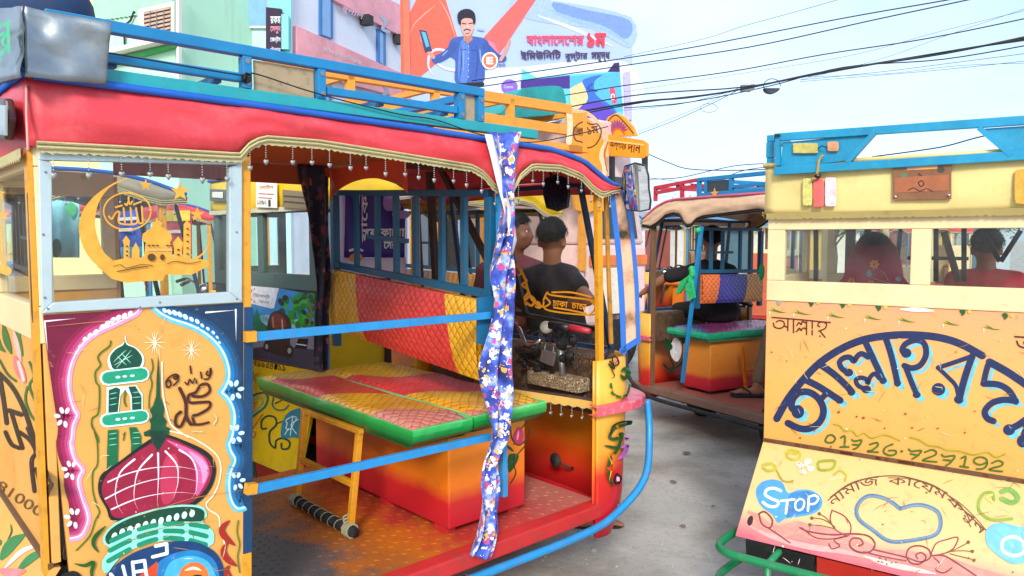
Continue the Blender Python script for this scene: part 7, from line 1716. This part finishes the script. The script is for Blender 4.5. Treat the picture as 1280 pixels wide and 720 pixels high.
def person(label,J,shirt,trousers,skin=SK,f=(0,1,0),hf=None,sleeve=.5,vox=.012,hands=True,feet=True,robe=False,hairm=None,curls=(.5,.5),group=None):
    """J: joints in world space: head neck shl shr ell elr wrl wrr hip kn l/r, ank l/r"""
    root=thing('person',label,'person',tuple(Vector((J['hip'][0],J['hip'][1],0))))
    o0=Vector((J['hip'][0],J['hip'][1],0)); J={k:Vector(v)-o0 for k,v in J.items()}
    hf=hf or f; B=basis(f); hd,P,HB=head(J['head'],hf)
    sl,sr,hip,neck=J['shl'],J['shr'],J['hip'],J['neck']; ch=(sl+sr)/2
    hl=hip+(sl-sr).normalized()*.085; hr=hip-(sl-sr).normalized()*.085
    b=list(hd)+[(neck,J['head']-Vector((0,0,.05)),.056,.052)]
    tors=[(sl*.85+ch*.15,sr*.85+ch*.15,.062,.062),(sl*.6+ch*.4-Vector((0,0,.05)),hl*.9+hip*.1+Vector((0,0,.10)),.088,.088),(sr*.6+ch*.4-Vector((0,0,.05)),hr*.9+hip*.1+Vector((0,0,.10)),.088,.088),(ch-Vector((0,0,.06)),hip+Vector((0,0,.08)),.095,.10),(hl,hr,.10,.10),(neck-Vector((0,0,.03)),ch-Vector((0,0,.04)),.06,.085),(neck-Vector((0,0,.02)),sl,.045,.058),(neck-Vector((0,0,.02)),sr,.045,.058)]
    b+=tors
    arms=[]
    for a,e,w_,cu in ((sl,J['ell'],J['wrl'],0),(sr,J['elr'],J['wrr'],1)):
        arms+= [(a,e,.048,.040),(e,e.lerp(w_,.4),.040,.040),(e.lerp(w_,.4),w_,.040,.027)]
        if hands: arms+=hand(w_,(w_-e),B@Vector((0,.2,1)),1,curls[cu])
    b+=arms
    for h_,k_,a_,t_ in ((hl,J['knl'],J['anl'],J.get('tol')),(hr,J['knr'],J['anr'],J.get('tor'))):
        b+=[(h_,k_,.085,.058),(k_,k_.lerp(a_,.35),.056,.055),(k_.lerp(a_,.35),a_,.055,.036)]
        if feet:
            d=(t_-a_) if t_ is not None else Vector(f); d.z=0; d=d.normalized(); z=Vector((0,0,-.045))
            b+=[(a_,a_+z-d*.03,.036,.036),(a_+z-d*.03,a_+z+d*.13,.034,.028)]
            sdv=d.cross(Vector((0,0,1)))
            for q,l in ((-1.6,.045),(-.8,.055),(0,.06),(.8,.065),(1.7,.068)): b.append((a_+z+d*.12+sdv*q*.017,a_+z+d*(.13+l)+sdv*q*.018-Vector((0,0,.012)),.014,.0095 if q<1.5 else .012))
    body=fused('body',b,skin,root,vox)
    eyes(P,root); hair(P,HB,root,material=hairm)
    st=[(p,q,r1+.014,r2+.014) for p,q,r1,r2 in tors]
    for a,e,w_ in ((sl,J['ell'],J['wrl']),(sr,J['elr'],J['wrr'])):
        full=sleeve>=1; st.append((a,e if full else a.lerp(e,sleeve*2 if sleeve<.5 else sleeve),.066,.064))
        if full: st.append((e,e.lerp(w_,.85),.056,.044))
    so_=fused('shirt',st,shirt,root,vox)
    tr=[(hl,hr,.116,.116)]
    for h_,k_,a_ in ((hl,J['knl'],J['anl']),(hr,J['knr'],J['anr'])): tr+=[(h_,k_,.102,.076),(k_,a_.lerp(k_,.12),.074,.056)]
    if not robe: fused('trousers',tr,trousers,root,vox)
    return root,P,HB,o0
BLK=mat('black_cotton','1c1a20',.85,var=.2,scale=6,bump=.5,bscale=30,dirt=.08,dirtcol='3c3a40'); DEN=mat('dark_trousers','242c3c',.85,var=.2,bump=.5); 
# the man in the black T-shirt, standing with his back to us and his arm bent
d=4.25; w=lambda x,y,dd=d: W3(x,y,dd)
hp=w(694,430,4.3)
J=dict(head=w(690,302,4.22),neck=w(690,333,4.25),shl=w(660,350,4.3),shr=w(711,346,4.2),ell=w(652,400,4.35),wrl=w(668,440,4.6),elr=w(735,374,4.02),wrr=w(712,432,4.38),hip=w(700,455,4.3),
  knl=(w(690,560,4.35)),knr=(w(716,565,4.3)),anl=Vector((.28,4.5,.08)),anr=Vector((.42,4.02,.075)),tol=Vector((.30,4.8,.08)),tor=Vector((.62,4.03,.07)))
J={k:Vector(v) for k,v in J.items()}
J['wrl']=J['ell']+Vector((.10,.20,-.06)); J['wrr']=J['elr']+Vector((-.12,.20,-.05))
for k in ('knl','knr'): J[k].z=.50
J['hip'].z=.93
pr_,P,HB,o0=person('man in a black T-shirt standing behind the windscreen with his back turned',J,BLK,DEN,SK,f=(.1,1,0),hf=(.35,1,-.1),sleeve=.5,vox=.011)
# sandals of the man
def sandal(a,t,parent,off):
    d=(t-a); d.z=0; d=d.normalized(); s=d.cross(Vector((0,0,1))); c=a-off; m=MB()
    P_=[c+d*x+s*y for x,y in ((-.07,-.03),(-.03,-.042),(.08,-.045),(.16,-.05),(.20,-.03),(.205,.01),(.17,.042),(.06,.04),(-.03,.038),(-.07,.02))]
    m.hexa([(p.x,p.y,c.z-.085) for p in P_],(0,0,.02)); o=m.build('sandal',mat('sandal_rubber','1c2838',.7,dirt=.3),parent,bevel=.004)
    b=MB()
    for k in (-1,1): b.tube(cat([c+d*.145+Vector((0,0,-.06)),c+d*.10+s*k*.02+Vector((0,0,-.018)),c+d*.05+s*k*.045+Vector((0,0,-.055))],4),.006,6)
    b.build('strap',mat('strap_black','181820',.6),o)
for a,t in (('anl','tol'),('anr','tor')): sandal(J[a],J[t],pr_,o0)
# his neighbour, mostly behind the curtain
J=dict(head=W3(646,292,4.75),neck=W3(644,322,4.8)); c=Vector(J['head']); c.z=0
J.update(shl=c+Vector((.16,-.06,1.39)),shr=c+Vector((-.20,.04,1.39)),ell=c+Vector((.22,-.04,1.12)),wrl=c+Vector((.16,-.22,1.0)),elr=c+Vector((-.26,.0,1.12)),wrr=c+Vector((-.18,-.2,1.0)),hip=c+Vector((0,0,.92)),knl=c+Vector((.09,-.02,.5)),knr=c+Vector((-.09,-.02,.5)),anl=c+Vector((.1,0,.08)),anr=c+Vector((-.1,0,.08)),tol=c+Vector((.1,-.3,.08)),tor=c+Vector((-.1,-.3,.08)))
J['shl'],J['shr']=J['shl'],J['shr']
person('dark haired man facing right, half hidden behind the blue flowered curtain',J,mat('maroon_shirt','5c2430',.8),DEN,SKd,f=(.7,-.7,0),hf=(.95,-.3,0),sleeve=.6,vox=.014)
# driver of the tan rickshaw
def L2W(fr,u,v,z): return fr.o+fr.h*u+fr.l*v+Vector((0,0,z))
D_=6.45
hp=W3(898,392,D_); J=dict(head=W3(890,302,6.35),neck=W3(888,327,6.4),shl=W3(864,340,6.35),shr=W3(912,340,6.4),hip=hp,ell=W3(833,346,6.5),wrl=W3(803,366,6.65),elr=W3(926,370,6.6),wrr=W3(912,386,6.8),
   knl=W3(848,398,6.8),knr=W3(868,402,7.0),anl=W3(838,452,7.0),anr=W3(862,452,7.15))
hp.z=.99
J['knl'].z=.95;J['knr'].z=.95;J['anl'].z=.44;J['anr'].z=.44; J['tol']=J['anl']+R2F.h*.2; J['tor']=J['anr']+R2F.h*.2
person('driver in black stretching one bare arm to the handlebar of the tan rickshaw',J,BLK,mat('black_trousers','18181c',.85),SK,f=tuple(R2F.h),hf=tuple(R2F.h+Vector((.5,0,0))),sleeve=.42,vox=.014)
# passenger of the tan rickshaw: only the leg shows past the cream one
q=L2W(R2F,-1.42,.32,-.08); J=dict(hip=q+Vector((0,0,1.0)),head=q+R2F.h*.03+Vector((0,0,1.60)),neck=q+Vector((0,0,1.45)))
l_=R2F.l; J.update(shl=q+l_*.19+Vector((0,0,1.40)),shr=q-l_*.19+Vector((0,0,1.40)),ell=q+l_*.24+R2F.h*.06+Vector((0,0,1.15)),wrl=q+l_*.14+R2F.h*.25+Vector((0,0,1.08)),elr=q-l_*.24+R2F.h*.06+Vector((0,0,1.15)),wrr=q-l_*.14+R2F.h*.25+Vector((0,0,1.08)))
fa=W3(946,468,5.85); J['anl']=Vector((fa.x,fa.y,.43)); J['tol']=J['anl']+Vector((-.28,.02,0)); J['knl']=J['anl']+Vector((.16,.1,.44)); J['anr']=J['anl']-l_*.24+Vector((.05,.06,0)); J['tor']=J['anr']+Vector((-.25,.05,0)); J['knr']=J['anr']+Vector((.12,.08,.44))
pr2,_,_,o2=person('barefoot-sandalled passenger of the tan rickshaw, hidden but for one leg',J,mat('pale_shirt','c8c0b8',.8),mat('tan_trousers','8c7458',.85),skinm('light_brown_skin','b07858'),f=tuple(R2F.h),sleeve=1,vox=.014)
sandal(J['anl'],J['tol'],pr2,o2)
# woman in the maroon scarf, rear seat of the cream rickshaw
q=W3(1092,352,3.62); q.z=0; h_=RF.h; l_=RF.l
sc_=W3(1092,352,3.62).z
J=dict(hip=q+Vector((0,0,sc_-.42)),head=q+Vector((0,0,sc_+.10)),neck=q+Vector((0,0,sc_-.02)),shl=q+l_*.16+Vector((0,0,sc_-.08)),shr=q-l_*.16+Vector((0,0,sc_-.08)),ell=q+l_*.21+h_*.05+Vector((0,0,sc_-.33)),wrl=q+l_*.1+h_*.22+Vector((0,0,sc_-.40)),elr=q-l_*.21+h_*.05+Vector((0,0,sc_-.33)),wrr=q-l_*.1+h_*.22+Vector((0,0,sc_-.40)),
  knl=q+l_*.1+h_*.42+Vector((0,0,sc_-.44)),knr=q-l_*.1+h_*.42+Vector((0,0,sc_-.44)),anl=q+l_*.1+h_*.45+Vector((0,0,.56)),anr=q-l_*.1+h_*.45+Vector((0,0,.56)))
MAR=mat('maroon_cloth','7c1030',.8,var=.25,scale=5,bump=.6,bscale=24,dirt=.0)
wm,P,HB,o0=person('woman in a maroon scarf with orange flowers, seen from behind through the left rear window',J,MAR,MAR,SK,f=tuple(h_),sleeve=1,vox=.014)
rows=[]; hc=J['head']-o0
for j in range(17):
    t=j/16; row=[]
    z=lerp(.135,-.42,t); r=interp([(0,.01),(.04,.055),(.12,.098),(.25,.118),(.38,.13),(.5,.165),(.65,.215),(1,.26)],t)
    for i in range(33):
        a=2*math.pi*i/32; k=1+.05*math.sin(a*5+t*6)*t+.02*noise.noise(Vector((math.cos(a)*3,math.sin(a)*3,t*4)))
        x=math.cos(a)*r*k*(1.0 if t<.4 else 1.05); y=math.sin(a)*r*k*(1.05 if t<.4 else .75)
        if math.sin(a)>.55 and .12<t<.42: y*=.86
        row.append(hc+basis(h_)@Vector((x,y-.012,z)))
    rows.append(row)
def scarfmat():
    m=bpy.data.materials.new('scarf_print'); N,L,b=nodes_of(m); tc=N.new('ShaderNodeTexCoord'); sx=N.new('ShaderNodeSeparateXYZ'); L.new(tc.outputs['Object'],sx.inputs[0])
    mr=N.new('ShaderNodeMapRange'); mr.inputs['From Min'].default_value=hc.z-.05; mr.inputs['From Max'].default_value=hc.z+.12; L.new(sx.outputs[2],mr.inputs['Value'])
    r=ramp(N,[(0,'b01c4c'),(.5,'8c1840'),(1,'3c1820')]); L.new(mr.outputs['Result'],r.inputs['Fac']); L.new(r.outputs['Color'],b.inputs['Base Color']); b.inputs['Roughness'].default_value=.8; return m
so3=MB().grid(rows).build('scarf',scarfmat(),wm,smooth=True,solid=.004)
toL=lambda p:Vector(p)-o0
import mathutils
bmv=bmesh.new(); bmv.from_mesh(so3.data); tree_=mathutils.bvhtree.BVHTree.FromBMesh(bmv)
def onscarf(x,y):
    o_=Vector((0,0,EYE))-o0; d_=ray(x,y).normalized(); h=tree_.ray_cast(o_,d_)
    return (h[0]-d_*.006) if h[0] is not None else (o_+d_*3.5)
mb=MB(); zs=Zm(970,270,4.13)
def petal(cx,cy,r,c1='f0903c'): return [(c1,zs(merge(*[blob(cx+r*.62*math.cos(R(a)),cy+r*.62*math.sin(R(a)),r*.42,r*.24,a,8) for a in range(0,360,51)]))),('a03020',zs(blob(cx,cy,r*.2,r*.2)))]
its=petal(507,250,26)+petal(388,338,22)+petal(490,348,20)+[('6c9098',zs(poly([(465,300),(480,275),(495,300),(480,312)],True))),('6c9098',zs(poly([(615,325),(632,312),(648,330),(632,338)],True))),('a89090',zs(rib([(478,312),(510,325),(560,340),(600,352)],4))),('a89090',zs(rib([(535,280),(560,300),(580,335)],4)))]
for i,(c,(vs,fs)) in enumerate(its): mb.add([onscarf(x,y) for x,y in vs],fs,0,H(c))
mb.build('scarf_flowers',PAINT,so3,normals=False)
# man in the red shirt, driving seat of the cream rickshaw
q=W3(1232,346,4.45); zz=q.z; q.z=0
J=dict(hip=q+Vector((0,0,zz-.46)),head=q+Vector((0,0,zz+.16)),neck=q+Vector((0,0,zz+.02)),shl=q+l_*.15+Vector((0,0,zz-.03)),shr=q-l_*.15+Vector((0,0,zz-.03)),ell=q+l_*.2+h_*.1+Vector((0,0,zz-.28)),wrl=q+l_*.2+h_*.34+Vector((0,0,zz-.28)),elr=q-l_*.2+h_*.1+Vector((0,0,zz-.28)),wrr=q-l_*.2+h_*.34+Vector((0,0,zz-.28)),
  knl=q+l_*.1+h_*.4+Vector((0,0,zz-.50)),knr=q-l_*.1+h_*.4+Vector((0,0,zz-.50)),anl=q+l_*.1+h_*.42+Vector((0,0,.55)),anr=q-l_*.1+h_*.42+Vector((0,0,.55)))
person('man in a bright red shirt with cropped grey hair, behind the right rear window',J,mat('red_shirt','e02838',.75,var=.15,bump=.5,bscale=30,dirt=0),DEN,SK,f=tuple(h_),sleeve=.6,vox=.014,hairm=mat('cropped_grey_hair','3c3838',.8,var=.3,scale=40,bump=.8,bscale=200,dirt=0))
